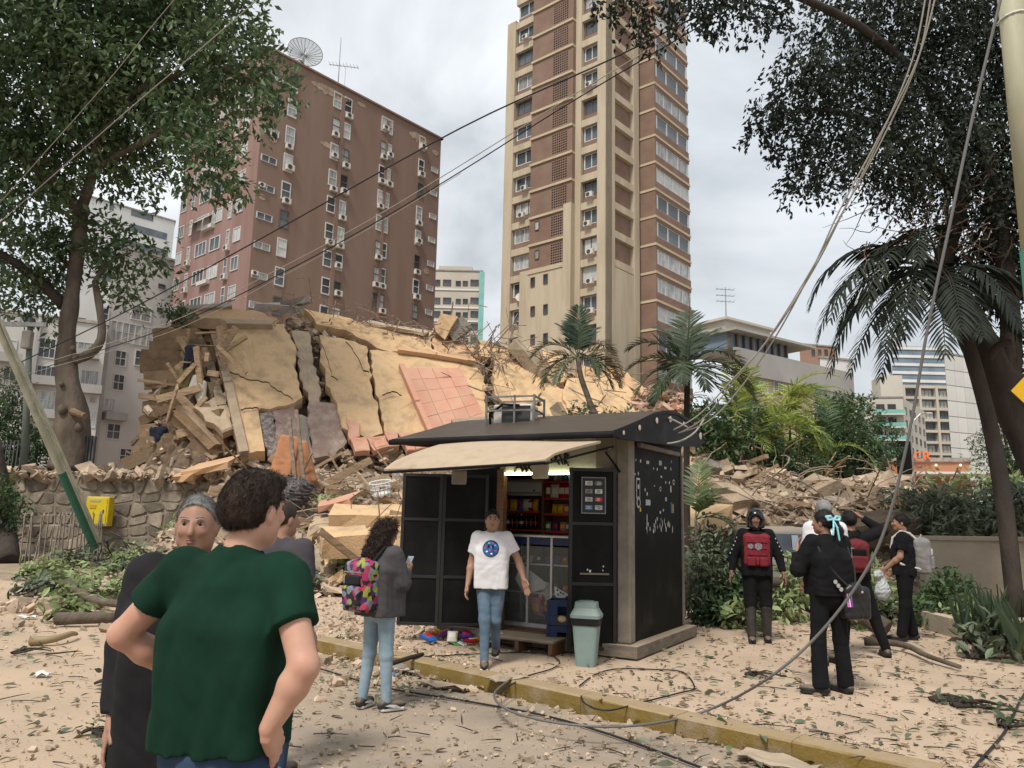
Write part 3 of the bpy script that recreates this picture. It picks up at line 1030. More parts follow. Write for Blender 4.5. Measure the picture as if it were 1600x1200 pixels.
# ==== distant blocks, middle and right
m_beige = M('beige render', (0.50, 0.455, 0.385), 0.9, (0.42, 0.37, 0.30), .12, 6)
m_yell = M('yellow beige render', (0.44, 0.36, 0.235), 0.9, (0.36, 0.30, 0.2), .2, 6)
m_brick2 = M('pinkish brick', (0.36, 0.215, 0.155), 0.9, (0.30, 0.18, 0.13), .3, 6)
m_bluef = M('blue grey glazing', (0.19, 0.25, 0.30), 0.25, (0.13, 0.17, 0.21), .2, 4)
t, F = block('apartment_building', 'small far beige apartment block in the gap beside the brown block', 670, 168, 752, 168, 424, m_beige, 14, 480)
for y in (442, 470, 491, 511, 531):
 for x in (682, 699, 716, 727, 742):
  F.winpx(x - (4 if x in (716, 727) else 7), y - (3 if x in (716, 727) else 5), x + (4 if x in (716, 727) else 6), y + 5, (2, 1, 'd', .05), 'd')
 u, z = F.hit(700, y + 10)
 w = B()
 F.slab(w, 0, F.len, z - .25, z + .1, 0, .2)
 w.build('ledge', m_white, t, world=True)
w = B()
F.slab(w, F.len - .6, F.len + .5, 0, F.zt, -1, .3)
w.build('corner_strip', m_teal, t, world=True)
w = B()
F.slab(w, F.len * .15, F.len * .8, F.zt, F.zt + 1.6, -6, -1.2)
w.build('penthouse', m_beige, t, world=True)
t, F = block('apartment_building', 'low apartment block with a roof terrace beyond the palms', 1150, 74, 1329, 86, 568, m_yell, 8, 600, m_grey)
w = B()
u0 = F.hit(1238, 580)[0]
F.slab(w, 0, F.len + .1, F.zt - 2.3, F.zt + .3, 0, .35)
w.build('parapet_band', m_grey, t, world=True)
for x in (1270, 1290, 1310):
 F.winpx(x, 602 + (x - 1270) * .2, x + 13, 618 + (x - 1270) * .2, (2, 1, 'w', .06))
for x in (1160, 1184, 1208, 1232):
 F.winpx(x, 596, x + 15, 615, (2, 1, 'w', .06))
for x in (1270, 1290, 1310):
 F.winpx(x, 640, x + 13, 656, (2, 1, 'w', .06))
w = B()
F.slab(w, 0, u0, F.zt + .3, F.zt + 2.0, -6, -.8, 0)
w.build('terrace_glazing', m_bluef, t, world=True)
for k in range(9):
 w = B()
 F.slab(w, u0 * k / 8 - .12, u0 * k / 8 + .12, F.zt + .3, F.zt + 2.0, -.8, -.5)
 w.build('terrace_post', m_dframe, t, world=True)
w = B()
F.slab(w, -.5, u0 + 3.6, F.zt + 2.0, F.zt + 2.25, -7, .6)
w.build('terrace_roof', m_grey, t, world=True)
w = B()
F.slab(w, F.hit(1166, 545)[0], F.hit(1236, 545)[0], F.zt + 2.2, F.zt + 3.9, -8, -2.5)
F.slab(w, F.hit(1162, 545)[0], F.hit(1240, 545)[0], F.zt + 3.9, F.zt + 4.15, -8.3, -2.0)
w.build('penthouse', m_beige, t, world=True)
an = F.pt(F.hit(1186, 545)[0], F.zt + 4.1, -4)
ae = thing('roof_aerial', 'lattice aerial mast on the low terrace block', 'aerial', an)
hh = D(1185, 450, an.y).z - an.z
w = B()
w.cyl((0, 0, 0), (0, 0, hh), .07, .04, 6)
w.build('mast', m_metal, ae)
w = B()
for q in (.62, .78, .95):
 w.cyl((-1.0, 0, hh * q), (1.0, .3, hh * q), .035, n=4)
 for e in (-.9, -.4, .4, .9):
  w.cyl((e, -.4, hh * q), (e, .4, hh * q), .02, n=4)
w.build('boom', m_metal, ae)
t, F = block('white_building', 'blank white block behind the low terrace block', 1282, 122, 1332, 124, 562, m_white, 12, 590)
t, F = block('brick_building', 'far pinkish brick block with a flat top', 1250, 152, 1308, 154, 541, m_brick2, 12, 560)
for x in (1268, 1278, 1288):
 F.winpx(x, 546, x + 5, 556, (1, 2, 'd', .075), 'd')
m_apt = M('cream render', (0.56, 0.53, 0.46), 0.9, (0.47, 0.44, 0.38), .1, 6)
t, F = block('balcony_building', 'far cream apartment block with teal balconies', 1336, 168, 1414, 166, 622, m_apt, 22, 680)
zs = F.hit(1390, 642)[1]
for k in range(6):
 z = zs - 2.85 * k
 u0, u1 = F.hit(1365, 660)[0], F.hit(1413, 660)[0]
 w = B()
 F.slab(w, u0, u1, z - 1.0, z - .75, 0, 1.3)
 w.build('balcony_slab', m_white, t, world=True)
 w = B()
 F.slab(w, u0, u1, z - .75, z + .15, 1.2, 1.28)
 w.build('balcony_rail', m_teal, t, world=True)
 for q in (.25, .62):
  F.window(u0 + (u1 - u0) * q, z + .5, 1.7, 2.0, (2, 1, 'd', .05), 'd')
 F.window(F.hit(1350, 660)[0], z + .3, 1.6, 1.5, (2, 1, 'w', .06))
b2 = xy(1447, 186, 680)
a2 = xy(1414, 166, 680)
F2 = Face(t, a2, b2)
w = B()
w.prism([Vector((p.x, p.y, -.5)) for p in (a2 + F2.d * .02, b2, b2 - F2.n * 8, a2 - F2.n * 8)], (0, 0, F.zt + .5))
w.build('side_wall', m_apt, t, world=True)
for k in range(6):
 for j in range(5):
  F2.window(F2.len * (j + .5) / 5, zs - 2.85 * k + .3, 1.9, 1.5, (2, 1, 'd', .05))
w = B()
F.slab(w, F.hit(1377, 600)[0], F.hit(1412, 600)[0], F.zt, F.zt + 5.2, -8, -.8)
w.build('penthouse', m_apt, t, world=True)
t, F = block('glass_tower', 'far blue glazed tower with white bands and a lattice mast', 1394, 262, 1484, 262, 543, m_bluef, 20, 580)
for k in range(9):
 w = B()
 z = F.zt - 2.9 * k - .4
 F.slab(w, 0, F.len, z - .5, z + .5, 0, .3)
 w.build('white_band', m_white, t, world=True)
m_redw = M('red and white mast paint', (0.55, 0.25, 0.2), .7, (0.7, 0.68, 0.66), .8, 1, .49, .51)
lm = thing('lattice_mast', 'red and white lattice mast on top of the glass tower', 'mast', F.pt(F.hit(1407, 545)[0], F.zt, -5))
w = B()
hm = 5.5
for sx in (-1, 1):
 for sy in (-1, 1):
  w.bar((sx * 1.0, sy * 1.0, 0), (sx * .7, sy * .7, hm), .22)
for k in range(4):
 for sy in (-1, 1):
  w.bar((-1, sy * .9, hm * k / 4), (1, sy * .9, hm * (k + 1) / 4), .14)
  w.bar((1, sy * .9, hm * k / 4), (-1, sy * .9, hm * (k + 1) / 4), .14)
w.build('lattice', m_redw, lm)
t, F = block('balcony_building', 'far grey block with stacked glazed balconies left of the white panel block', 1412, 205, 1489, 205, 604, m_bluef, 14, 660)
for k in range(9):
 z = F.zt - .3 - 3.0 * k
 w = B()
 F.slab(w, 0, F.len, z - .35, z + .35, 0, 1.2)
 w.build('balcony_slab', m_beige, t, world=True)
 for q in (.2, .5, .8):
  F.window(F.len * q, z - 1.6, 3.0, 1.9, (3, 1, 'd', .04))
for q in (0, .32, .66, .99):
 w = B()
 F.slab(w, F.len * q - .3, F.len * q + .3, 0, F.zt, 0, 1.35)
 w.build('column', m_beige, t, world=True)
m_panel = M('white cladding panel', (0.60, 0.595, 0.565), 0.7, (0.53, 0.52, 0.49), .3, 5, objrand=.06)
t, F = block('panel_building', 'tall white block clad in square panels right of the glass tower', 1482, 118, 1575, 124, 562, m_grey, 14, 650)
nu, nz = 7, 12
for i in range(nu):
 for j in range(nz):
  w = F.len / nu
  h = 2.45
  F.place('panel', PANELM if 'PANELM' in globals() else globals().setdefault('PANELM', B().box((0, -.06, 0), (.95, .12, .95)).mesh('panel', m_panel)), w * (i + .5), F.zt - h * (j + .5), w, h)
m_orb = M('orange shop wall', (0.42, 0.19, 0.10), 0.85, (0.36, 0.17, 0.10), .5, 5)
t, F = block('shop_building', 'low orange shop building with a white canopy beyond the rubble', 1382, 62, 1515, 60, 722, m_orb, 8, 735)
w = B()
F.slab(w, F.hit(1420, 735)[0], F.len + 2, F.hit(1450, 742)[1] - .12, F.hit(1450, 742)[1] + .05, 0, 3.5)
w.build('canopy', m_white, t, world=True)
for x in (1462, 1500):
 o_ = F.pt(F.hit(x, 727)[0], F.zt - .25, .15)
 w = B().sphere(o_, .09, 8)
 w.build('wall_lamp', M('lit wall lamp', (1, .85, .6), .5, emit=1.2), t, world=True)
tc_ = bpy.data.curves.new('shop_letters', 'FONT')
tc_.body, tc_.size, tc_.extrude, tc_.align_x, tc_.align_y = 'CCR', 1.0, .06, 'CENTER', 'CENTER'
dg = bpy.context.evaluated_depsgraph_get()
_to = bpy.data.objects.new('tmp', tc_)
COL.objects.link(_to)
dg.update()
lme = bpy.data.meshes.new_from_object(_to.evaluated_get(dg))
bpy.data.objects.remove(_to)
lme.materials.clear()
lme.materials.append(M('orange letters', (0.85, 0.16, 0.03), .5))
sg = F.pt(F.hit(1432, 715)[0], F.hit(1432, 714)[1], .4)
inst('sign_letters', lme, t, mat4=XF[t.name].inverted() @ (Matrix.Translation(sg) @ F.R @ Matrix.Rotation(math.pi / 2, 4, 'X')))
bbd = thing('billboard', 'dark upright advertising board on a post by the orange shop', 'sign', xy(1414, 55, 741))
z0, z1 = D(1414, 741, 55).z, D(1414, 689, 55).z
B().box((0, 0, (z0 + z1) / 2), (1.0, .25, z1 - z0), bev=.03).build('board', m_black, bbd)
B().cyl((0, 0, 0), (0, 0, z0), .1).build('post', m_metal, bbd)
lp = thing('street_lamp', 'grey street lamp with a curved arm by the dark advertising board', 'street lamp', xy(1427, 56, 740))
zt_ = D(1427, 690, 56).z
pts = [(0, 0, 0), (0, 0, zt_)] + [(2.0 * math.sin(a) ** 1.2, 0, zt_ + 2.2 * (1 - math.cos(a))) for a in np.linspace(.2, 1.5, 7)]
B().tube([(0, 0, 0), (0, 0, zt_), (.08, 0, zt_ + .9), (.35, 0, zt_ + 1.6), (.8, 0, zt_ + 2.05), (1.3, 0, zt_ + 2.15)], .06, 6).build('pole', m_metal, lp)
B().box((1.45, 0, zt_ + 2.12), (.45, .2, .12), bev=.03).build('lamp_head', m_acw, lp)
lp = thing('street_lamp', 'straight post with a double lantern head near the cream balconies', 'street lamp', xy(1384, 60, 735))
zt_ = D(1384, 668, 60).z
B().cyl((0, 0, 0), (0, 0, zt_), .07).build('pole', m_metal, lp)
for q in (-.35, .35):
 B().box((q, 0, zt_ + .05), (.5, .3, .16), bev=.04).build('lamp_head', m_acd, lp)
# ==== the collapsed building
p1, p2, p3 = D(400, 720, 26), D(760, 705, 28.5), D(420, 490, 31)
fn = (p2 - p1).cross(p3 - p1).normalized()
if fn.y > 0: fn = -fn
def fp(px, py, out=0.0):
 return plane_hit(px, py, p1, fn) + fn * out
cb = thing('collapsed_building', 'collapsed ochre apartment building lying as a heap of cracked facade slabs', 'building', (p1.x, p1.y, 2.6))
cols = [(205, 728, 235, 660), (258, 724, 262, 575), (300, 722, 292, 497), (380, 722, 360, 492), (470, 718, 450, 494), (560, 715, 560, 508), (660, 712, 680, 530),
  (770, 705, 770, 545), (860, 700, 850, 572), (960, 700, 950, 600), (1060, 705, 1060, 634), (1140, 720, 1130, 690)]
rows_ = []
SUB = 7
grid = []
for i in range(len(cols) - 1):
 for k in range(SUB + (i == len(cols) - 2)):
  t = k / SUB
  c = [cols[i][j] * (1 - t) + cols[i + 1][j] * t for j in range(4)]
  bs, cr = fp(c[0], c[1], -.75), fp(c[2], c[3], -.75)
  colv = []
  for r in range(16):
   q = r / 15
   p = bs.lerp(cr, q)
   rough = .5 if c[0] > 770 or c[0] < 300 else .28
   p = p + fn * (rough * fbm(p.x * .7, p.z * .7, p.y * .3))
   colv.append(p)
  for r in range(1, 9):
   q = r / 8
   p = cr + Vector((.15, .98, 0)) * (q * 6) + Vector((0, 0, -(cr.z - 2.0) * q ** 1.5 + .5 * fbm(cr.x * .6 + 9, q * 5)))
   colv.append(p)
  grid.append(colv)
nr = len(grid[0])
V = np.array([tuple(p) for c in grid for p in c])
Fs = np.array([(i * nr + r, (i + 1) * nr + r, (i + 1) * nr + r + 1, i * nr + r + 1) for i in range(len(grid) - 1) for r in range(nr - 1)])
inv = XF[cb.name].inverted()
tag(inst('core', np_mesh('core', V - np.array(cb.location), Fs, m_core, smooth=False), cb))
core_pts = [(p, c / (len(grid) - 1), r) for c, colv in enumerate(grid) for r, p in enumerate(colv)]
def jag(poly, step=.24, amp=.09, seed=0):
 """a broken outline: world points with extra uneven points along each edge"""
 out = []
 n = len(poly)
 for i in range(n):
  a, b = poly[i], poly[(i + 1) % n]
  m = max(1, int((b - a).length / step))
  d = (b - a).normalized()
  s = d.cross(fn)
  for k in range(m):
   p = a.lerp(b, k / m)
   if k: p = p + s * random.uniform(-amp, amp) + d * random.uniform(-.3, .3) * step * .4
   out.append(p)
 return out
def panel(name, px, mat, out=0.0, th=.38, amp=.09, tilt=0.0, parent=cb):
 cx_, cy_ = sum(p[0] for p in px) / len(px), sum(p[1] for p in px) / len(px)
 px = [(x + (2.2 if x > cx_ else -2.2) * min(1, abs(x - cx_) / 12), y + (1.5 if y > cy_ else -1.5) * min(1, abs(y - cy_) / 10)) for x, y in px]
 poly = jag([fp(x, y, out + tilt * ((x * 7 + y * 3) % 11 - 5) / 5) for x, y in px], amp=amp)
 b = B()
 c = sum(poly, Vector()) / len(poly)
 n = len(poly)
 V = list(poly)
 rings = [poly]
 for q in (.93, .7, .4):
  rings.append([c.lerp(p, q) + fn * (.045 * fbm(p.x * 1.3 + q * 9, p.z * 1.3, p.y) + (.015 if q == .93 else .02)) for p in poly])
 VV = [p for r_ in rings for p in r_] + [c + fn * .02] + [p - fn * th for p in poly]
 Fs = []
 for r_ in range(3):
  for i in range(n):
   j = (i + 1) % n
   Fs.append((r_ * n + i, r_ * n + j, (r_ + 1) * n + j, (r_ + 1) * n + i))
 for i in range(n):
  Fs.append((3 * n + i, 3 * n + (i + 1) % n, 4 * n))
  Fs.append((i, 4 * n + 1 + i, 4 * n + 1 + (i + 1) % n, (i + 1) % n))
 Fs.append(tuple(4 * n + 1 + i for i in range(n)))
 b.add(VV, Fs)
 return b.build(name, mat, parent, world=True)
panel('facade_slab', [(330, 513), (442, 516), (452, 540), (461, 557), (456, 580), (462, 602), (470, 628), (456, 637), (399, 650), (406, 672), (416, 712), (381, 719)], m_ochre, .28, .5)
panel('facade_slab', [(289, 487), (360, 483), (402, 488), (434, 502), (424, 511), (332, 508), (323, 530), (338, 573), (329, 574)], m_orange, .0, .4)
panel('facade_slab', [(458, 522), (481, 523), (487, 560), (495, 600), (497, 631), (483, 632), (474, 600), (467, 570), (464, 545)], m_conc, .1, .4)
panel('facade_slab', [(501, 531), (534, 536), (570, 549), (574, 587), (579, 615), (589, 657), (595, 682), (573, 692), (551, 681), (536, 673), (529, 640), (511, 603), (503, 565)], m_ochre, .22, .45)
panel('facade_slab', [(579, 553), (622, 557), (737, 572), (750, 590), (760, 640), (768, 678), (681, 706), (663, 684), (602, 681), (595, 640), (588, 615), (583, 590)], m_ochre, .15, .45)
panel('facade_slab', [(477, 487), (538, 500), (575, 510), (665, 526), (673, 550), (719, 563), (626, 553), (598, 549), (576, 535), (541, 520), (496, 511)], m_ochre, .12, .4)
panel('facade_slab', [(676, 528), (716, 535), (742, 548), (748, 566), (724, 562), (680, 549)], m_orange, .05, .4)
panel('facade_slab', [(770, 566), (822, 558), (843, 600), (832, 644), (800, 652), (772, 632)], m_ochre, .55, .4)
panel('facade_slab', [(884, 609), (938, 606), (961, 612), (991, 638), (994, 655), (947, 668), (900, 672), (876, 640)], m_ochre, .6, .4)
panel('facade_slab', [(845, 560), (872, 575), (880, 603), (862, 618), (846, 600)], m_ochre, .5, .4)
panel('facade_slab', [(944, 590), (975, 600), (1012, 632), (1000, 637), (960, 606)], m_orange, .6, .35)
panel('facade_slab', [(796, 655), (845, 648), (872, 690), (800, 705), (780, 690)], m_ochre, .5, .4)
panel('facade_slab', [(905, 585), (950, 598), (968, 604), (940, 606), (900, 602)], m_orange, .5, .4)
panel('facade_slab', [(838, 610), (878, 622), (884, 668), (846, 646)], m_ochre, .45, .4)
panel('facade_slab', [(744, 545), (775, 550), (784, 568), (752, 566)], m_ochre, .4, .4)
panel('facade_slab', [(1000, 640), (1040, 650), (1062, 690), (1010, 700), (985, 672)], m_ochre, .5, .4)
panel('pebbledash_panel', [(398, 653), (424, 647), (428, 680), (433, 713), (418, 716), (408, 674)], m_speck, .16, .3)
panel('stone_panel', [(427, 646), (456, 640), (463, 672), (470, 703), (436, 713), (431, 680)], m_mauve, .14, .3)
panel('stone_panel', [(485, 634), (507, 634), (527, 638), (530, 672), (540, 692), (521, 714), (493, 718), (483, 668)], m_mauve, .12, .3)
panel('facade_slab', [(463, 650), (481, 655), (486, 700), (490, 722), (476, 720), (468, 690)], m_concg, .02, .3)
for px in ([(542, 664), (560, 672), (560, 690), (546, 695)], [(547, 694), (569, 693), (575, 712), (555, 713)], [(572, 693), (599, 691), (606, 705), (585, 712)], [(601, 683), (619, 686), (621, 704), (608, 705)], [(622, 686), (670, 688), (680, 707), (637, 712)]):
 panel('pink_slab', px, m_pink, .3, .25, .05)
tp = thing
A_, B_, C_, D_ = fp(627, 583, .28), fp(718, 583, .28), fp(760, 668, .28), fp(680, 704, .28)
tb = B()
tb.prism([A_ - fn * .02, B_ - fn * .02, C_ - fn * .02, D_ - fn * .02], -fn * .14)
tpn = tb.build('tile_panel', m_concg, cb, world=True)
XF[tpn.name] = XF[cb.name]
NT, MT = 6, 4
for i in range(NT):
 for j in range(MT):
  g = .012
  def bl(u, v): return (A_.lerp(B_, u)).lerp(D_.lerp(C_, u), v)
  u0, u1, v0, v1 = (j + g) / MT, (j + 1 - g) / MT, (i + g) / NT, (i + 1 - g) / NT
  q = random.uniform(0, .012)
  B().prism([bl(u0, v0) + fn * q, bl(u1, v0) + fn * q, bl(u1, v1) + fn * q, bl(u0, v1) + fn * q], -fn * .05).build('tile', m_pink, tpn, world=True)
def beam(name, pts, w, h, mat, out=.3, parent=cb):
 b = B()
 q = [fp(x, y, out) for x, y in pts]
 for i in range(len(q) - 1):
  b.bar(q[i], q[i + 1], w, h, up=fn, ext=.05)
 return b.build(name, mat, parent, world=True)
beam('edge_beam', [(331, 516), (357, 612), (381, 719)], .3, .35, m_conc, .32)
beam('edge_beam', [(289, 488), (328, 574), (338, 612), (346, 640)], .28, .4, m_conc, .1)
beam('edge_beam', [(336, 519), (424, 521)], .28, .3, m_conc, .42)
beam('edge_beam', [(622, 556), (680, 564), (737, 574)], .16, .2, m_orange, .3)
beam('edge_beam', [(626, 583), (650, 640), (679, 705)], .2, .25, m_pink, .34)
beam('edge_beam', [(705, 673), (758, 668)], .16, .16, m_conc, .45)
beam('edge_beam', [(760, 555), (778, 600), (782, 640)], .1, .12, m_steel, .3)
beam('edge_beam', [(290, 485), (360, 480)], .25, .3, m_concg, .0)
def slab_px(a, b, th, wd, mat, Y, Y2=None, name='floor_slab', parent=cb, up=None):
 p, q = D(a[0], a[1], Y), D(b[0], b[1], Y2 or Y)
 x = (q - p).normalized()
 d = Vector((.25, .95, .1))
 d = (d - x * d.dot(x)).normalized()
 z = x.cross(d)
 t = th
 V = [p + x * 0 + d * u + z * w for u in (0, wd) for w in (-t / 2, t / 2)] + [q + d * u + z * w for u in (0, wd) for w in (-t / 2, t / 2)]
 V = [v + Vector([random.uniform(-.06, .06) for _ in range(3)]) for v in V]
 return B().add(V, [(0, 1, 3, 2), (4, 6, 7, 5), (0, 4, 5, 1), (2, 3, 7, 6), (0, 2, 6, 4), (1, 5, 7, 3)]).build(name, mat, parent, world=True)
m_floor = M('brown floor slab', (0.30, 0.205, 0.125), 0.92, (0.19, 0.13, 0.08), 1.8, 8, .35, .7, bump=.6, bs=14, bdist=.05, objrand=.22, dust=.5)
xl_of = lambda y: np.interp(y, [495, 520, 545, 578, 612, 640, 668, 700, 722], [270, 246, 226, 217, 222, 205, 207, 200, 196])
yy = 505
while yy < 722:
 th = random.uniform(.28, .52)
 x0 = xl_of(yy) + random.uniform(-4, 16)
 tl = random.uniform(-5, 5) if yy < 600 else random.uniform(-34, 4)
 slab_px((x0, yy - tl * .3), (x0 + random.uniform(58, 95), yy + tl), th, random.uniform(1.6, 2.6), m_floor, 28.6 - (yy - 500) * .009 + random.uniform(-.2, .2))
 yy += random.uniform(13, 21)
for a, b, th, wd, Y in (((264, 650), (336, 708), .45, 1.6, 26.5), ((276, 640), (330, 700), .3, .7, 26.2), ((300, 560), (340, 640), .4, 1.0, 27.8), ((335, 640), (345, 715), .35, .9, 26.6), ((320, 600), (348, 690), .3, .8, 27.1), ((290, 612), (332, 618), .8, 2.0, 27.9), ((286, 575), (322, 590), .5, 1.5, 28.2), ((296, 690), (340, 716), .4, 1.2, 26.4)):
 slab_px(a, b, th, wd, m_floor, Y)
panel('floor_slab', [(305, 646), (352, 621), (362, 676), (347, 683)], m_conc, .25, .3)
b = B()
for k in range(160):
 x, y = random.uniform(225, 350), random.uniform(520, 722)
 if x < 290 - (y - 520) * .4: continue
 p = D(x, y, random.uniform(26.6, 28.2))
 dv = Vector((random.gauss(0, 1), random.gauss(0, .4), random.gauss(-.4, 1))).normalized() * random.uniform(.3, 1.6)
 b.bar(p, p + dv, random.uniform(.03, .16), random.uniform(.03, .3))
tag(b.build('hanging_debris', m_wood, cb, world=True), kind='stuff')
cloth_cols = [M('navy cloth', (0.015, 0.02, 0.035), .9), M('pale sheet', (0.5, 0.46, 0.4), .9), M('olive curtain', (0.17, 0.15, 0.06), .9)]
for i, (x, y, mt) in enumerate(((300, 545, 0), (305, 590, 1), (290, 580, 2), (248, 672, 0), (312, 600, 1))):
 s = SDF()
 p = D(x, y, 26.9)
 for k in range(4):
  s.cone((random.uniform(-.2, .2), 0, 0), (random.uniform(-.3, .3), random.uniform(-.1, .1), -random.uniform(.5, 1.1)), .13, .07, .06)
 V, Q = s.mesh(.035, wr=.02, wf=9, seed=i)
 inst('hanging_cloth', np_mesh('hanging_cloth', V, Q, cloth_cols[mt], smooth=True), cb, loc=inv @ p)
P, S = [], []
for p, c, r in core_pts:
 if r > 18: continue
 dens = 0
 if c > .6: dens = 11
 if 13 <= r <= 17 and c > .2: dens = max(dens, 8 if c < .62 else 22)
 if c < .27: dens = int(random.random() < .3)
 if .27 <= c <= .6 and r < 12: dens = 3
 if r <= 2: dens = max(dens, 1 if c < .27 else 12)
 for _ in range(dens):
  P.append(tuple(p + Vector((random.gauss(0, .32), random.gauss(0, .2), random.gauss(0, .25))) + fn * random.uniform(.0, .5 if c > .6 or 12 <= r <= 17 else .15)))
  S.append(min(.07 + random.expovariate(9), .28 if c < .27 else .7))
P, S = np.array(P), np.array(S)
sel = rng.random(len(P)) < .8
V, Fa = shard_arrays(P[sel], S[sel], .45)
tag(inst('broken_pieces', np_mesh('broken_pieces', V - np.array(cb.location), Fa, m_shard, smooth=False), cb), kind='stuff')
right_brick = ~sel & (P[:, 0] > 3.0) | (~sel & (rng.random(len(P)) < .12))
P2 = np.concatenate([P[right_brick], np.array([tuple(fp(random.uniform(985, 1065), random.uniform(632, 690), random.uniform(.1, .7))) for _ in range(900)])])
V, Fa = shard_arrays(P2, np.minimum(.1 + rng.exponential(.11, len(P2)), .5), .5)
tag(inst('broken_bricks', np_mesh('broken_bricks', V - np.array(cb.location), Fa, m_shard_r, smooth=False), cb), kind='stuff')
b = B()
def bars(n, xr, yr, ln, out=(.2, .9)):
 for _ in range(n):
  p = fp(random.uniform(*xr), 0, 0) if False else None
  x = random.uniform(*xr)
  y = yr(x) + random.uniform(-14, 10)
  p = fp(x, y, random.uniform(*out))
  d = Vector((random.gauss(0, 1), random.gauss(0, .6), random.gauss(0, .7))).normalized()
  q = p + d * random.uniform(*ln)
  m = p.lerp(q, .5) + Vector([random.gauss(0, .25) for _ in range(3)])
  b.tube([p, m, q], random.choice((.014, .018, .028)), 4, cap=False)
ridge_y = lambda x: np.interp(x, [290, 450, 560, 680, 770, 850, 950, 1060], [488, 494, 510, 532, 548, 574, 602, 636])
bars(70, (440, 760), ridge_y, (.4, 1.3))
bars(90, (740, 880), lambda x: ridge_y(x) + random.uniform(0, 40), (.5, 2.2))
bars(80, (880, 1060), lambda x: ridge_y(x) + random.uniform(0, 40), (.5, 1.8))
bars(30, (752, 800), lambda x: random.uniform(560, 640), (.5, 2.0))
tag(b.build('reinforcing_bars', m_steel, cb, world=True), kind='stuff')
# ---- loose slabs and chunks, each a thing
def chunk_mesh(seed, sx=1, sy=.7, sz=.4):
 r_ = random.Random(seed)
 nx, ny, nz = 4, 3, 2
 V, idx = [], {}
 Fs = []
 def vid(i, j, k):
  if (i, j, k) not in idx:
   idx[(i, j, k)] = len(V)
   x, y, z = i / nx - .5, j / ny - .5, k / nz - .5
   n_ = Vector((noise.noise((x * 3 + seed, y * 3, z * 3)), noise.noise((x * 3, y * 3 + seed, z * 3 + 7)), noise.noise((x * 3 + 3, y * 3, z * 3 + seed))))
   V.append(((x + n_.x * .16) * sx, (y + n_.y * .2) * sy, (z + n_.z * .2) * sz))
  return idx[(i, j, k)]
 for i in range(nx):
  for j in range(ny):
   Fs.append((vid(i, j, 0), vid(i, j + 1, 0), vid(i + 1, j + 1, 0), vid(i + 1, j, 0)))
   Fs.append((vid(i, j, nz), vid(i + 1, j, nz), vid(i + 1, j + 1, nz), vid(i, j + 1, nz)))
 for i in range(nx):
  for k in range(nz):
   Fs.append((vid(i, 0, k), vid(i + 1, 0, k), vid(i + 1, 0, k + 1), vid(i, 0, k + 1)))
   Fs.append((vid(i, ny, k), vid(i, ny, k + 1), vid(i + 1, ny, k + 1), vid(i + 1, ny, k)))
 for j in range(ny):
  for k in range(nz):
   Fs.append((vid(0, j, k), vid(0, j, k + 1), vid(0, j + 1, k + 1), vid(0, j + 1, k)))
   Fs.append((vid(nx, j, k), vid(nx, j + 1, k), vid(nx, j + 1, k + 1), vid(nx, j, k + 1)))
 return np_mesh('concrete_chunk', np.array(V), Fs, [m_conc, m_concg, m_conc, m_ochre][seed % 4 if seed % 5 else 0])
CH = [chunk_mesh(s, 1, .55 + .1 * (s % 4), .22 + .12 * (s % 3)) for s in range(1, 11)]
def free_of_kiosk(x, y):
 return not (-1.6 < x < 3.2 and y < 13.2)
cnt = 0
tries = 0
while cnt < 235 and tries < 6000:
 tries += 1
 y = random.uniform(13.5, 26)
 x = y * random.uniform(-.36, .62)
 if not free_of_kiosk(x, y): continue
 z = mound(x, y)
 if z < .15 and random.random() < .85: continue
 if x < -8.6 and y < 25.4: continue
 if x < -5.5 and y > 20 and random.random() < .75: continue
 if x > 2.0 and y < 15.6: continue
 s = random.choice((.35, .4, .45, .5, .55, .6, .7, .8, 1.0, 1.3)) * random.uniform(.8, 1.15)
 m4 = Matrix.Translation((x, y, z + .04 * s)) @ Matrix.Rotation(random.uniform(0, 6.3), 4, 'Z') @ Matrix.Rotation(random.gauss(0, .35), 4, 'X') @ Matrix.Rotation(random.gauss(0, .3), 4, 'Y') @ Matrix.Scale(s, 4)
 o = inst('concrete_chunk', random.choice(CH), mat4=m4)
 zn = 'right of the kiosk' if x > 2 else 'at the foot of the left heap' if y < 17 else 'just below the fallen facade' if y > 21.5 else 'on the heap behind the girl'
 la = ('large' if s > .95 else 'small' if s < .55 else 'mid sized') + (' grey' if o.data.materials[0] is m_concg else ' ochre' if o.data.materials[0] is m_ochre else ' dusty tan') + ' concrete chunk in the rubble ' + zn
 tag(o, la, 'concrete chunk', la)
 cnt += 1
def big(label, a, b, th, wd, mat, Y, Y2=None, name='concrete_slab', cat='concrete slab', grp='large fallen slabs and beams'):
 p, q = D(a[0], a[1], Y), D(b[0], b[1], Y2 or Y)
 base = thing(name, label, cat, (p + q) / 2, group=grp)
 x = (q - p).normalized()
 Lg = (q - p).length
 d = Vector((.2, .95, .3))
 d = (d - x * d.dot(x)).normalized()
 z = x.cross(d)
 n = max(2, int(Lg / .5))
 V, Fs = [], []
 for i in range(n + 1):
  e = .3 if i in (0, n) else .05
  for (u, w) in ((0, -th / 2), (0, th / 2), (wd, th / 2), (wd, -th / 2)):
   V.append(p + x * (Lg * i / n + random.uniform(-e, e) * .5) + d * (u + random.uniform(-.07, .07)) + z * (w + random.uniform(-.035, .035)))
 for i in range(n):
  for k in range(4):
   Fs.append((i * 4 + k, i * 4 + (k + 1) % 4, i * 4 + 4 + (k + 1) % 4, i * 4 + 4 + k))
 Fs += [(0, 1, 2, 3), (n * 4 + 3, n * 4 + 2, n * 4 + 1, n * 4)]
 B().add(V, Fs).build('slab' if th < .4 else 'block', mat, base, world=True)
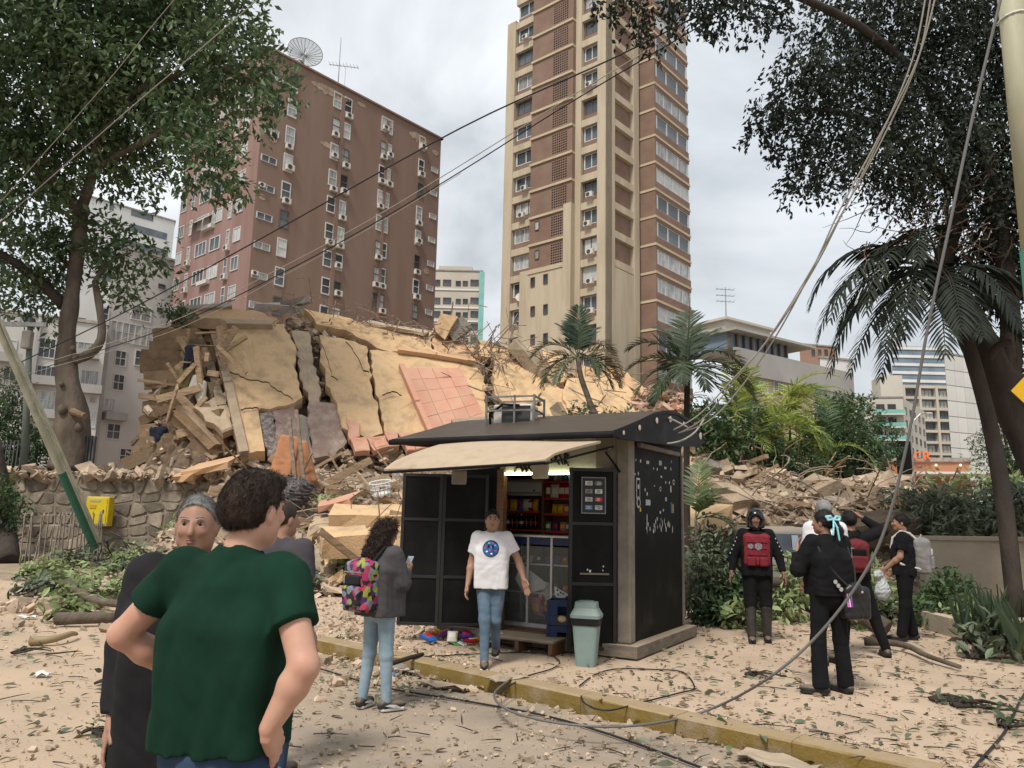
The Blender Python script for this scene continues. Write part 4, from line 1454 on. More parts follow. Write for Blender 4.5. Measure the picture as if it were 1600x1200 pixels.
big('long ochre concrete beam lying level behind the curly haired girl', (520, 818), (646, 820), .42, .8, m_ochre, 17.5)
big('short ochre concrete beam left of the curly haired girl', (498, 858), (572, 852), .42, .7, m_ochre, 15.2)
big('tilted ochre block just left of the black kiosk door', (612, 862), (645, 842), .55, .8, m_ochre, 15.0)
big('flat pink faced slab leaning on the heap above the beam', (490, 800), (552, 782), .12, .9, m_pink, 18.2)
big('pale flat slab on the stone wall left of the green shirted man', (285, 742), (352, 728), .18, 1.3, m_orange, 24.4)
big('broken pale slab over the wall edge beside the dark hair', (335, 775), (385, 742), .2, 1.0, m_conc, 23.6)
big('square pale slab hanging over the stone wall', (268, 752), (300, 746), .2, .9, m_orange, 24.3)
big('long bright slab tilted across the rubble right of the kiosk', (1238, 800), (1312, 756), .3, 1.2, m_conc, 18.6)
big('ochre slab with a dark underside by the kiosk palm', (1078, 838), (1150, 800), .3, 1.4, m_ochre, 16.2, 17.0)
big('ochre wall piece standing behind the kiosk palm', (1148, 748), (1190, 752), 1.0, .5, m_ochre, 21.0)
big('ochre wall piece lying right of the kiosk roof', (1100, 742), (1142, 746), .9, .5, m_ochre, 21.5)
big('stack of thin ochre slabs on the right rubble ridge', (1352, 786), (1420, 768), .28, 1.4, m_ochre, 20.5)
big('thin slab above the stacked slabs on the right ridge', (1358, 772), (1424, 755), .2, 1.4, m_conc, 20.8)
big('low brown slab above the right hand shrubs', (1385, 812), (1450, 806), .5, 1.2, m_ochre, 18.6)
big('brown slab end above the light wall on the right', (1330, 840), (1440, 828), .5, .8, m_core, 16.6)
big('grey slab tilted beside the long bright slab', (1180, 792), (1240, 772), .3, 1.0, m_concg, 19.4)
big('large broken slab balanced on the ridge above the main facade', (402, 480), (462, 484), .3, 1.6, m_concg, 31.2)
big('grey slab end on top of the ridge beside the balanced slab', (442, 476), (482, 465), .28, 1.2, m_concg, 31.6)
big('ochre chunk standing on the ridge in front of the far beige block', (686, 522), (702, 492), .7, 1.0, m_ochre, 31.8)
big('grey chunk standing on the ridge beside the ochre chunk', (706, 522), (731, 500), .6, 1.0, m_concg, 31.9)
big('long thin slab along the ridge of the heap', (570, 506), (668, 523), .16, .8, m_conc, 31.6)
big('brown beam jutting over the ridge in front of the tower', (796, 536), (846, 592), .5, 1.0, m_conc, 31.0)
big('pale beam sloping down behind the kiosk roof', (866, 636), (902, 700), .45, .5, m_conc, 27.0)
big('white window wall piece lying behind the palms', (1128, 728), (1184, 729), .75, .25, m_acw, 22.5, None, 'wall_piece', 'wall piece')
# ---- rubble strewn over the mound and the ground before it
P, S = [], []
while len(P) < 26000:
 y = 12.2 + 15.5 * random.random() ** .9
 x = y * random.uniform(-.75, .72)
 z = mound(x, y)
 if x < -8.6 and y < 25.3: continue
 if not free_of_kiosk(x, y): continue
 if x > 2.2 and y < 15.5: continue
 if z < .12 and random.random() < .75: continue
 P.append((x, y, max(z, .02) + random.uniform(-.02, .1)))
 S.append(min(.03 + random.expovariate(16), .45))
V, Fa = shard_arrays(np.array(P), np.array(S), .42)
tag(inst('rubble', np_mesh('rubble', V, Fa, m_shard)), kind='stuff')
sb = B()
for _ in range(420):
 y = random.uniform(13, 25)
 x = y * random.uniform(-.36, .62)
 z = mound(x, y)
 if z < .2 or not free_of_kiosk(x, y) or (x > 2 and y < 15.6) or x < -8.6: continue
 d = Vector((random.gauss(0, 1), random.gauss(0, .7), random.gauss(.1, .3))).normalized() * random.uniform(.4, 2.2)
 w_ = random.choice((.025, .04, .06, .1))
 sb.bar((x, y, z + .12), Vector((x, y, z + .15)) + d, w_, w_ * random.choice((.5, 1, 2)))
tag(sb.build('splintered_boards', m_wood), kind='stuff')
rb = B()
for _ in range(260):
 y = random.uniform(15, 24)
 x = y * (random.uniform(.22, .6) if random.random() < .75 else random.uniform(-.3, -.08))
 z = mound(x, y)
 if z < .5: continue
 p = Vector((x, y, z))
 pts = [p]
 d = Vector((random.gauss(0, 1), random.gauss(0, .5), random.uniform(.2, 1.3))).normalized()
 for k in range(5):
  pts.append(pts[-1] + d * random.uniform(.2, .42))
  d = (d + Vector((random.gauss(0, .35), random.gauss(0, .3), -.22))).normalized()
 rb.tube(pts, random.choice((.01, .014, .02)), 4, cap=False)
tag(rb.build('bent_bars', M('dusty bars and wires', (0.28, 0.22, 0.165), .85)), kind='stuff')
P = [(random.uniform(-18, -8.4), random.uniform(24.0, 25.0), random.uniform(0, .12)) for _ in range(500)] + [(random.uniform(-18, -7.5), random.uniform(24.9, 25.8), 2.58 + random.uniform(0, .22)) for _ in range(750)]
V, Fa = shard_arrays(np.array(P), np.minimum(.05 + rng.exponential(.08, len(P)), .42), .5)
tag(inst('rubble', np_mesh('rubble', V, Fa, m_shard)), kind='stuff')
# ==== stone wall and what stands by it
m_stone = M('field stone', (0.28, 0.235, 0.18), 0.92, (0.155, 0.128, 0.10), 4, 8, .35, .68, bump=.6, bs=14, bdist=.03, objrand=.4)
m_mortar = M('mortar', (0.28, 0.235, 0.18), .95, (0.19, 0.155, 0.12), 3, 6, bump=.7, bs=12, bdist=.04)
wl = thing('stone_wall', 'rough stone retaining wall under the rubble at left', 'wall', (-12.2, 25.2, 0))
B().box((-.1, .25, 1.25), (12.4, .5, 2.6)).build('mortar_core', m_mortar, wl)
nx_, nz_ = 22, 7
gp = {}
for i in range(nx_ + 1):
 for j in range(nz_ + 1):
  gp[(i, j)] = (-6.2 + 12.2 * i / nx_ + random.uniform(-.22, .22), max(0, 2.55 * j / nz_ + random.uniform(-.15, .15)))
for j in range(nz_):
 for i in range(nx_):
  q = [gp[(i, j)], gp[(i + 1, j)], gp[(i + 1, j + 1)], gp[(i, j + 1)]]
  cx, cz = sum(p[0] for p in q) / 4, sum(p[1] for p in q) / 4
  pts = []
  for k in range(4):
   a, b_ = q[k], q[(k + 1) % 4]
   for t in (.16, .84):
    p = (a[0] + (b_[0] - a[0]) * t, a[1] + (b_[1] - a[1]) * t)
    pts.append((cx + (p[0] - cx) * random.uniform(.9, 1.02), cz + (p[1] - cz) * random.uniform(.9, 1.02)))
  dd = random.uniform(.02, .085)
  b = B()
  V = [(x, 0.02, z) for x, z in pts] + [(cx + (x - cx) * .84, -dd, cz + (z - cz) * .84) for x, z in pts]
  Fs = [(k, (k + 1) % 8, 8 + (k + 1) % 8, 8 + k) for k in range(8)] + [tuple(range(8, 16))]
  b.add(V, Fs)
  b.build('stone', m_stone, wl)
yc = thing('electricity_cabinet', 'bright yellow metal cabinet fixed to the stone wall', 'cabinet', D(153, 822, 24.7))
hh = D(153, 776, 24.7).z - yc.location.z
m_yel = M('yellow enamel', (0.60, 0.46, 0.012), .45, (0.52, 0.38, 0.02), 3, 6, dust=.4)
B().box((0, 0, hh / 2), (.72, .35, hh), bev=.02).build('body', m_yel, yc)
B().box((0, -.185, hh / 2), (.62, .02, hh * .9), bev=.008).build('door', m_yel, yc)
B().box((-.12, -.2, hh * .66), (.2, .02, .13), bev=.005).build('label_plate', M('amber plate', (.45, .28, .02), .5), yc)
B().box((-.06, -.2, hh * .86), (.34, .012, .07)).build('warning_strip', M('grey strip', (.35, .33, .2), .5), yc)
B().box((.22, -.2, hh * .5), (.03, .04, .12), bev=.008).build('handle', m_acd, yc)
gc = thing('electricity_cabinet', 'grey electric meter cabinet standing against the stone wall', 'cabinet', G(187, 866, 0) + Vector((0, .3, 0)))
m_gcab = M('grey enamel', (0.25, 0.265, 0.28), .5, (0.20, 0.205, 0.21), 3, 6, dust=.5)
B().box((0, 0, .45), (.82, .35, .9), bev=.02).build('body', m_gcab, gc)
B().box((-.1, -.18, .46), (.5, .03, .78), bev=.01).build('door', m_gcab, gc)
B().box((-.12, -.2, .62), (.2, .02, .16)).build('vent', m_acd, gc)
B().box((.52, .05, .42), (.22, .3, .84), bev=.02).build('stone_pier', m_stone, gc)
rbp = thing('traffic_barrier', 'knocked over red plastic barrier piece beside the grey haired man', 'barrier', G(236, 892, 0))
m_red = M('faded red plastic', (0.55, 0.085, 0.06), .5, (0.5, 0.2, 0.14), 4, 5, dust=.3)
B().prism([(-.3, -.1, 0), (.28, -.1, 0), (.30, -.1, .25), (.05, -.1, .62), (-.12, -.1, .5)], (0, .3, .05)).build('body', m_red, rbp)
B().box((.12, -.13, .2), (.2, .05, .1), bev=.02).build('foot', m_red, rbp)
pf = thing('picket_railing', 'low bent iron railing in front of the stone wall', 'railing', G(105, 866, 0))
m_rail = M('weathered railing', (0.33, 0.29, 0.24), .7, (0.16, 0.13, 0.11), 4, 6)
r0, r1 = D(42, 806, 22.4), D(168, 803, 22.4)
zb_ = 0.12
for f_ in (.12, .78):
 b = B()
 b.bar((r0.x, r0.y, zb_ + (r0.z - zb_) * f_), (r1.x, r1.y, zb_ + (r1.z - zb_) * f_), .035, .05)
 b.build('rail', m_rail, pf, world=True)
for k in range(19):
 t = k / 18
 p = r0.lerp(r1, t)
 b = B()
 lean = random.gauss(0, .06)
 b.bar((p.x, p.y - .04, 0), (p.x + lean, p.y - .04 + random.gauss(0, .04), p.z + random.uniform(-.05, .06)), .045, .02)
 b.tube([(p.x + lean, p.y - .04, p.z), (p.x + lean, p.y - .04, p.z + .1)], [.035, .004], 5)
 b.build('picket', m_rail, pf, world=True)
mf = thing('metal_fence', 'dark corrugated metal fence on the stone wall below the big tree', 'fence', D(112, 742, 25.9))
m_fence = M('dark blue grey sheet', (0.055, 0.06, 0.066), .55, (0.09, 0.09, 0.09), 4, 6, dust=.3)
q0, q1 = D(80, 738, 26.0), D(143, 740, 25.9)
for k in range(13):
 t = k / 12
 p = q0.lerp(q1, t)
 tp_ = D(80 + 63 * t, 685 - 4 * t + random.uniform(-2, 2), 26)
 w = (q1 - q0).length / 13
 B().prism([(p.x - w * .46, p.y, p.z - .2), (p.x - w * .2, p.y - .07, p.z - .2), (p.x + w * .2, p.y - .07, p.z - .2), (p.x + w * .46, p.y, p.z - .2)], (0, 0, tp_.z - p.z + .2)).build('slat', m_fence, mf, world=True)
b = B()
b.bar(q0 + Vector((0, .06, .2)), q1 + Vector((0, .06, .2)), .05)
b.bar(q0 + Vector((0, .06, 1.0)), q1 + Vector((0, .06, 1.0)), .05)
b.build('rail', m_fence, mf, world=True)
lf = thing('iron_fence', 'dark iron bar fence among bushes at the far left', 'fence', D(18, 745, 25.7))
a0, a1 = D(-30, 742, 25.7), D(40, 742, 25.7)
for k in range(13):
 p = a0.lerp(a1, k / 12)
 B().bar((p.x, p.y, p.z - .2), (p.x, p.y, p.z + 1.15), .035).build('bar', m_fence, lf, world=True)
b = B()
for h_ in (.1, 1.0):
 b.bar(a0 + Vector((0, .04, h_)), a1 + Vector((0, .04, h_)), .04)
b.build('rail', m_fence, lf, world=True)
for i, pts in enumerate(([(350, 591), (372, 598), (384, 605), (402, 608), (420, 611), (432, 622), (445, 629), (457, 637)], [(376, 654), (392, 650), (404, 651)], [(503, 548), (512, 575), (518, 600), (527, 606)], [(540, 545), (556, 566), (566, 590), (576, 594)],
       [(597, 628), (612, 622), (626, 628)], [(700, 530), (690, 545), (700, 558)])):
 q = []
 for a, c in zip(pts[:-1], pts[1:]):
  for k in range(4):
   q.append((a[0] + (c[0] - a[0]) * k / 4 + random.uniform(-1.2, 1.2), a[1] + (c[1] - a[1]) * k / 4 + random.uniform(-1.2, 1.2)))
 q.append(pts[-1])
 o_ = .36 if i < 4 else .30
 up_ = [fp(x, y + random.uniform(-.1, .3), o_ + .07) for x, y in q]
 dn_ = [fp(x, y - .3, o_ + .07) for x, y in q]
 if abs(pts[0][0] - pts[-1][0]) < abs(pts[0][1] - pts[-1][1]):
  up_ = [fp(x + random.uniform(-.1, .3), y, o_ + .07) for x, y in q]
  dn_ = [fp(x - .3, y, o_ + .07) for x, y in q]
 B().prism(dn_ + up_[::-1], -fn * .06).build('crack', m_core, cb, world=True)  # raised dark strip, the shade inside a crack put into its colour
# ==== trees and palms
m_bark = M('grey brown bark', (0.16, 0.125, 0.095), 0.95, (0.085, 0.065, 0.05), 2.2, 8, .35, .65, bump=.8, bs=9, bdist=.06, stretch=(1, 1, .4))
m_barkd = M('dark bark', (0.060, 0.046, 0.037), 0.95, (0.032, 0.026, 0.022), 2.5, 8, bump=.8, bs=9, bdist=.05, stretch=(1, 1, .4))
m_palmtr = M('palm trunk', (0.17, 0.145, 0.12), 0.95, (0.09, 0.075, 0.06), 3, 8, bump=.7, bs=10, bdist=.03, stretch=(1, 1, 4))
def leafmat(name, c1, c2, isl=.45, tr=.28, rough=.5):
 return M(name, c1, rough, c2, .55, 3, .4, .62, island=isl, transl=tr, spec=.35)
m_leafA = leafmat('broad dark leaf', (0.070, 0.118, 0.052), (0.125, 0.17, 0.078), .5, .34)
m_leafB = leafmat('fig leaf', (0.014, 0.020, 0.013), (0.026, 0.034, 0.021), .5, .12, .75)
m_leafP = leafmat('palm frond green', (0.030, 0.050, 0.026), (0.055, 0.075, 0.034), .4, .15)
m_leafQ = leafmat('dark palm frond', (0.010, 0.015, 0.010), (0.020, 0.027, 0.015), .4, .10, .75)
m_leafY = leafmat('yellow green frond', (0.36, 0.41, 0.09), (0.20, 0.28, 0.07), .4, .4)
m_leafD = leafmat('dense bush leaf', (0.075, 0.125, 0.05), (0.05, 0.088, 0.038), .4, .25)
m_leafG = leafmat('fresh fallen leaf', (0.29, 0.35, 0.16), (0.19, 0.25, 0.10), .4, .3)
m_leafK = leafmat('grey green leaf', (0.155, 0.18, 0.115), (0.085, 0.115, 0.065), .4, .15)
m_dry = leafmat('dry frond', (0.34, 0.265, 0.15), (0.24, 0.18, 0.10), .3, .2)
m_litter = M('dry leaf litter', (0.13, 0.085, 0.05), .9, (0.22, 0.16, 0.09), 1.2, 4, island=.6)
def branch(b, pts, r0, r1, n=9, wob=.18, seed=0, sub=3):
 """a limb through world points, smoothed, tapering"""
 pts = [Vector(p) for p in pts]
 q = []
 for i in range(len(pts) - 1):
  a, b_, c, d = pts[max(i - 1, 0)], pts[i], pts[i + 1], pts[min(i + 2, len(pts) - 1)]
  for k in range(sub):
   t = k / sub
   q.append(.5 * ((2 * b_) + (c - a) * t + (2 * a - 5 * b_ + 4 * c - d) * t * t + (3 * b_ - a - 3 * c + d) * t ** 3))
 q.append(pts[-1])
 m = len(q) - 1
 rs = [r0 + (r1 - r0) * i / m for i in range(m + 1)] if not isinstance(r0, (list, tuple)) else [float(np.interp(i / m, np.linspace(0, 1, len(r0)), r0)) for i in range(m + 1)]
 b.tube(q, rs, n, wob=wob, seed=seed)
 return q
def clump_leaves(cl, n, size, droop=.35, per=10, twl=.35, shell=.55, width=.42, fine=False):
 """leaf sprays spread through balls (centre, radius); returns arrays and the spray roots"""
 vol = np.array([c[1] ** 2.2 for c in cl])
 pick = rng.choice(len(cl), size=max(1, n // per), p=vol / vol.sum())
 C = np.array([tuple(c[0]) for c in cl])[pick]
 Rr = np.array([c[1] for c in cl])[pick]
 dirs = sphere_pts(len(pick))
 rr = Rr * (shell + (1.12 - shell) * rng.random(len(pick)) ** .6)
 lump = np.array([1 + .38 * noise.noise(Vector(tuple(d * 1.7 + c * .21))) for d, c in zip(dirs, C)])
 T = C + dirs * (rr * lump)[:, None] * np.array([1, 1, .85])
 T = np.repeat(T, per, 0)
 Dm = np.repeat(dirs, per, 0)
 Pp = T + rng.normal(size=T.shape) * (twl * .5)
 Dr = unit(Dm * .7 + rng.normal(size=T.shape) * .75 + np.array([0, 0, -droop]))
 sz = size * rng.uniform(.6, 1.15, len(Pp))
 nr = rng.normal(size=T.shape) * .7 + np.array([0, 0, 1.0])
 return leaf_arrays(Pp, Dr, sz, width, .25, nr, fine)
def leaf_obj(name, arr, mat, parent, kind=None):
 V, Fa = arr
 if parent is not None: V = V - np.array(parent.location)
 return tag(inst(name, np_mesh(name, V, Fa, mat), parent), kind=kind)
# ---- the big tree at left
bt = D(108, 700, 26.0)
T1 = thing('shade_tree', 'big shade tree with a thick knobbly trunk at left', 'tree', (bt.x, bt.y, bt.z - .6))
b = B()
Y = 26
branch(b, [D(108, 735, Y), D(112, 690, Y), D(112, 640, Y), D(104, 575, Y), D(106, 520, Y), D(113, 460, Y), D(121, 395, Y), D(126, 325, Y)], [.62, .55, .50, .34, .28, .25, .23, .27], 0, 12, .22, 3, 4)
b.build('trunk', m_bark, T1, world=True, smooth=True)
limbs = [([(126, 335, 26), (100, 300, 25.6), (62, 268, 25), (28, 236, 24.5), (-20, 195, 24)], .24, .12), ([(126, 330, 26), (142, 280, 25.6), (152, 218, 25), (156, 150, 24.6), (162, 60, 24), (170, -40, 23.5)], .2, .08),
   ([(146, 268, 25.6), (180, 245, 25), (225, 220, 24), (270, 200, 23), (320, 235, 22.4)], .13, .05), ([(152, 215, 25), (200, 150, 24), (270, 120, 23.5), (345, 105, 23), (420, 140, 22.6)], .13, .04),
   ([(153, 190, 25), (110, 130, 25), (70, 60, 24.5), (40, -20, 24)], .12, .05), ([(118, 562, 25.9), (140, 553, 25.7), (158, 530, 25.6), (157, 490, 25.7), (148, 440, 26)], .18, .10),
   ([(100, 478, 26), (62, 440, 25.6), (20, 408, 25), (-20, 385, 25)], .2, .12), ([(148, 440, 26), (170, 410, 26.2), (205, 395, 26.4)], .09, .04), ([(118, 430, 26), (90, 400, 26.2), (60, 380, 26.3)], .08, .03)]
for i, (ps, a, c) in enumerate(limbs):
 b = B()
 branch(b, [D(*p) for p in ps], a, c, 8, .15, i)
 b.build('limb', m_bark if i not in (6,) else m_barkd, T1, world=True, smooth=True)
b = B()
for (x, y, r) in ((98, 640, .16), (124, 668, .15), (96, 600, .09), (114, 545, .1)):
 p = D(x, y, 25.5)
 b.sphere(p, (r, r, r * 1.2), 9)
b.build('burl', m_bark, T1, world=True, smooth=True)
b = B()
b.tube([D(114, 643, 25.6), D(126, 648, 25.2), D(133, 650, 25.1)], [.13, .11, .10], 8)
b.build('cut_stub', M('cut wood', (0.22, 0.14, 0.09), .9, (.12, .08, .05), 4, 4), T1, world=True)
cl = [(D(x, y, Yc), r) for x, y, Yc, r in (
 (60, 50, 24, 3.6), (180, 50, 24, 3.2), (290, 60, 23.5, 2.3), (365, 95, 23, 1.5), (415, 130, 22.8, 1.1), (445, 165, 22.6, .62), (240, 130, 24, 2.5), (120, 150, 25, 3.4), (15, 150, 24.5, 3.0),
 (200, 190, 25.5, 1.9), (300, 200, 22.6, 1.0), (345, 225, 22.3, .8), (310, 262, 22.3, .95), (350, 280, 22.3, .75), (295, 285, 22.3, .5), (385, 190, 22.7, .7), (60, 230, 25.8, 1.8), (15, 320, 25, 2.0), (215, 265, 26, .9), (238, 315, 26, .42), (170, 280, 26, .9), (30, 270, 25, 1.6),
 (150, 375, 26.6, 1.0), (195, 395, 26.6, 1.2), (232, 412, 26.6, .5), (185, 440, 26.6, .75), (205, 475, 26.7, .4), (60, 410, 26, 1.3), (15, 400, 25.5, 1.7), (70, 480, 27, .7), (30, 465, 26, 1.0), (110, 400, 26.5, .7), (85, 520, 27, .4),
 (40, -90, 24, 3.6), (180, -90, 23.5, 3.4), (310, -50, 23, 2.2))]
leaf_obj('crown', clump_leaves(cl, 46000, .31, .4, 10, .40, .45, .46), m_leafA, T1)
# ---- the dark fig at right
ft = thing('fig_tree', 'dark weeping fig tree leaning in over the right side', 'tree', G(1700, 985, .13))
ft.location.y = 12.6
ft.location.x = D(1690, 900, 12.6).x
XF[ft.name] = Matrix.Translation(ft.location)
ft.matrix_basis = XF[ft.name]
b = B()
branch(b, [Vector((ft.location.x, 12.6, .1)), D(1660, 800, 12.8), D(1612, 690, 13), D(1580, 620, 13), D(1540, 550, 13), D(1500, 485, 13), D(1462, 432, 13)], [.42, .36, .32, .31, .30, .27, .22], 0, 12, .2, 5, 4)
b.build('trunk', m_barkd, ft, world=True, smooth=True)
for i, (ps, a, c) in enumerate((([(1575, 610, 13), (1580, 520, 12.8), (1572, 430, 12.6), (1560, 330, 12.4), (1530, 200, 12.2)], .2, .09), ([(1470, 445, 13), (1478, 390, 12.9), (1500, 320, 12.7), (1490, 220, 12.5), (1430, 110, 12.2)], .2, .06),
        ([(1575, 470, 12.8), (1610, 420, 12.7), (1640, 300, 12.5), (1650, 120, 12.3)], .14, .06), ([(1495, 300, 12.7), (1420, 230, 12.3), (1330, 180, 11.9), (1250, 170, 11.6)], .09, .025),
        ([(1440, 120, 12.2), (1340, 40, 11.4), (1200, -20, 10.6), (1060, -20, 10.1)], .09, .03), ([(1545, 560, 12.6), (1560, 540, 12.4), (1580, 535, 12.3)], .07, .06))):
 b = B()
 branch(b, [D(*p) for p in ps], a, c, 8, .15, i + 20)
 b.build('limb', m_barkd, ft, world=True, smooth=True)
b = B()
for _ in range(110):
 p = D(random.uniform(1340, 1590), random.uniform(270, 400), random.uniform(11.6, 12.8))
 pts = [p]
 d = Vector((random.gauss(-.3, .6), random.gauss(0, .4), random.gauss(-.4, .4))).normalized()
 for k in range(4):
  pts.append(pts[-1] + d * random.uniform(.12, .28))
  d = (d + Vector([random.gauss(0, .3) for _ in range(3)])).normalized()
 b.tube(pts, [.009, .008, .007, .005, .003], 4, cap=False)
tag(b.build('bare_twigs', M('bare twig', (.14, .09, .06), .9), ft, world=True), kind='stuff')
clf = [(D(x, y, Yc), r) for x, y, Yc, r in (
 (1300, 55, 12, .75), (1262, 120, 11.6, .6), (1215, 165, 11.5, .42), (1190, 195, 11.4, .25), (1240, 215, 11.5, .4), (1330, 140, 12, .95), (1400, 60, 12.5, 1.1), (1500, 110, 12.5, 1.4), (1580, 40, 12.5, 1.1), (1410, 190, 12, 1.1), (1320, 235, 11.6, .62),
 (1245, 290, 11.5, .28), (1270, 260, 11.5, .4), (1500, 260, 12.4, 1.05), (1580, 210, 12.4, 1.1), (1420, 270, 12, .6), (1590, 330, 12.6, .8), (1540, 330, 12.6, .7), (1590, 430, 13, .6), (1520, 400, 13, .5), (1380, -40, 12, 1.2), (1550, -60, 12.2, 1.5), (1660, 100, 12.4, 1.3), (1660, 300, 12.4, 1.2), (1650, 520, 13, .8),
 (960, 8, 10, .22), (1000, 35, 10, .26), (1012, 62, 10, .2), (1050, 12, 10, .36), (1110, 22, 10, .26), (1118, 55, 10, .12), (1150, 10, 10.2, .3), (1188, 30, 10.3, .2), (1175, 55, 10.3, .12), (925, 5, 10, .15), (1220, 15, 10.6, .3), (990, -30, 10, .4), (1090, -40, 10, .5), (1190, -30, 10.4, .5))]
def strands(cl, n, size, length, per=11):
 vol = np.array([c[1] ** 2.1 for c in cl])
 pick = rng.choice(len(cl), size=n, p=vol / vol.sum())
 C = np.array([tuple(c[0]) for c in cl])[pick]
 Rr = np.array([c[1] for c in cl])[pick]
 st = C + sphere_pts(n) * (Rr * rng.random(n) ** .45 * 1.05)[:, None]
 out = unit(st - C) * np.array([1, 1, .2]) * .5 + np.array([0, 0, -.9]) + rng.normal(size=(n, 3)) * .25
 out = unit(out)
 ln = length * rng.uniform(.4, 1.2, n) * np.clip(Rr, .35, 1)
 t = np.linspace(0, 1, per)
 P = st[:, None] + out[:, None] * (ln[:, None] * t)[..., None] + np.array([0, 0, -1])[None, None] * (ln[:, None] * t ** 2 * .35)[..., None]
 P = P.reshape(-1, 3) + rng.normal(size=(n * per, 3)) * .02
 Dr = np.repeat(out, per, 0) * .6 + rng.normal(size=(n * per, 3)) * .7 + np.array([0, 0, -.35])
 return leaf_arrays(P, Dr, size * rng.uniform(.65, 1.2, n * per), .48, .2)
V1, F1 = strands(clf, 5600, .105, .62)
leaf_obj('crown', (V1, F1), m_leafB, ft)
# ---- palms
def frond_arrays(b, base, az, el, length, droop, leaflet, n, width=.045, side=None, curl=.6, vshape=.35):
 """one feather leaf: the rib goes into builder b, the blades come back as arrays"""
 d0 = Vector((math.cos(az) * math.cos(el), math.sin(az) * math.cos(el), math.sin(el)))
 pts, dirs = [Vector(base)], [d0]
 m = 14
 d = d0.copy()
 for i in range(m):
  d = (d + Vector((0, 0, -droop / m * (1 + i / m)))).normalized()
  pts.append(pts[-1] + d * (length / m))
  dirs.append(d.copy())
 b.tube(pts, [max(.022 * length * (1 - i / m) ** .7 * .5, .004) for i in range(m + 1)], 5, cap=False)
 V, Fs = [], []
 for k in range(n):
  t = .18 + .82 * (k + .5) / n
  i = min(int(t * m), m - 1)
  f = t * m - i
  p = pts[i].lerp(pts[i + 1], f)
  dd = dirs[i].lerp(dirs[i + 1], f).normalized()
  s0 = dd.cross(Vector((0, 0, 1)))
  s0 = s0.normalized() if s0.length > .05 else Vector((1, 0, 0))
  up = s0.cross(dd)
  ll = leaflet * (math.sin(math.pi * (t * .86 + .12)) ** .6) * random.uniform(.85, 1.1)
  for s in (-1, 1):
   ld = (s0 * s * .85 + dd * (.45 + .5 * t) + up * vshape + Vector([random.gauss(0, .07) for _ in range(3)])).normalized()
   q = [p]
   for j in range(3):
    ld = (ld + Vector((0, 0, -curl * .33))).normalized()
    q.append(q[-1] + ld * (ll / 3))
   wv = ld.cross(up)
   wv = dd * 1.0
   o = len(V)
   for j, ww in enumerate((.35, 1.0, .8)):
    V += [q[j] - wv * width * ww * .5, q[j] + wv * width * ww * .5]
   V.append(q[3])
   Fs += [(o, o + 1, o + 3), (o, o + 3, o + 2), (o + 2, o + 3, o + 5), (o + 2, o + 5, o + 4), (o + 4, o + 5, o + 6)]
 return V, Fs
def palm(name, label, base, stem, r0, r1, crown, specs, mat, width=.045, n=26, leaflet=.42, curl=.6, trunkmat=m_palmtr, grp=None, vshape=.35, drymask=()):
 t = thing(name, label, 'palm', base, group=grp)
 b = B()
 branch(b, stem, r0, r1, 9, .08, 3)
 b.build('trunk', trunkmat, t, world=True, smooth=True)
 for i, (az, el, ln, dr) in enumerate(specs):
  rb_ = B()
  V, Fs = frond_arrays(rb_, crown, rad(az), rad(el), ln, dr, leaflet * min(1, ln / 1.2), n, width, curl=curl, vshape=vshape)
  rb_.add(V, Fs)
  rb_.build('frond', m_dry if i in drymask else mat, t, world=True)
 return t
Y = 12.4
cr = D(1468, 425, Y)
base = Vector((D(1584, 920, Y).x, Y, .2))
palm('tall_palm', 'tall leaning palm with broad dark fronds in front of the fig', base, [base, D(1570, 800, Y), D(1550, 680, Y), D(1526, 585, Y), D(1500, 500, Y), cr], .135, .10, cr,
  [(200, 28, 3.0, 1.5), (185, 8, 3.0, 1.6), (175, 50, 2.9, 2.0), (215, -5, 2.7, 1.1), (250, 0, 2.1, 1.5), (290, 10, 2.0, 1.8), (330, 20, 1.9, 1.6), (20, 25, 1.8, 1.4), (100, 40, 2.0, 1.6), (140, 35, 2.2, 1.7), (60, 50, 1.8, 1.5), (230, 60, 2.2, 2.2), (205, -30, 2.6, .8), (265, -30, 1.9, .7), (310, -25, 1.8, .8), (190, 62, 2.1, 2.4), (345, -10, 1.7, 1.2), (195, -15, 2.8, 1.0), (225, 15, 2.7, 1.6), (180, 30, 2.9, 1.8), (160, 10, 2.4, 1.4), (240, -25, 2.4, .8), (210, 40, 2.8, 2.0)],
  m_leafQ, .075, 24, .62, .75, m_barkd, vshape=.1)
Y = 15.2
base = Vector((D(945, 760, Y).x, Y, .4))
cr = D(903, 560, Y)
palm('small_palm', 'young palm with some dry fronds behind the kiosk roof', base, [base, D(940, 690, Y), D(922, 630, Y), D(908, 590, Y), cr], .07, .05, cr,
  [(80, 84, 1.15, .4), (95, 72, 1.1, .7), (60, 66, 1.15, .9), (120, 68, 1.1, .8), (185, 30, 1.2, 1.8), (200, 10, 1.1, 1.6), (0, 30, 1.2, 1.9), (-15, 45, 1.2, 2.0), (15, 15, 1.15, 1.3), (230, -10, 1.0, 1.0), (300, 20, .9, 1.6), (170, 55, 1.15, 1.6), (30, 58, 1.1, 1.4), (345, -5, 1.0, 1.2)],
  m_leafP, .04, 30, .42, .5, m_palmtr, vshape=.45, drymask=(6, 7, 4))
Y = 14.2
base = Vector((D(1074, 900, Y).x, Y, .1))
cr = D(1074, 575, Y)
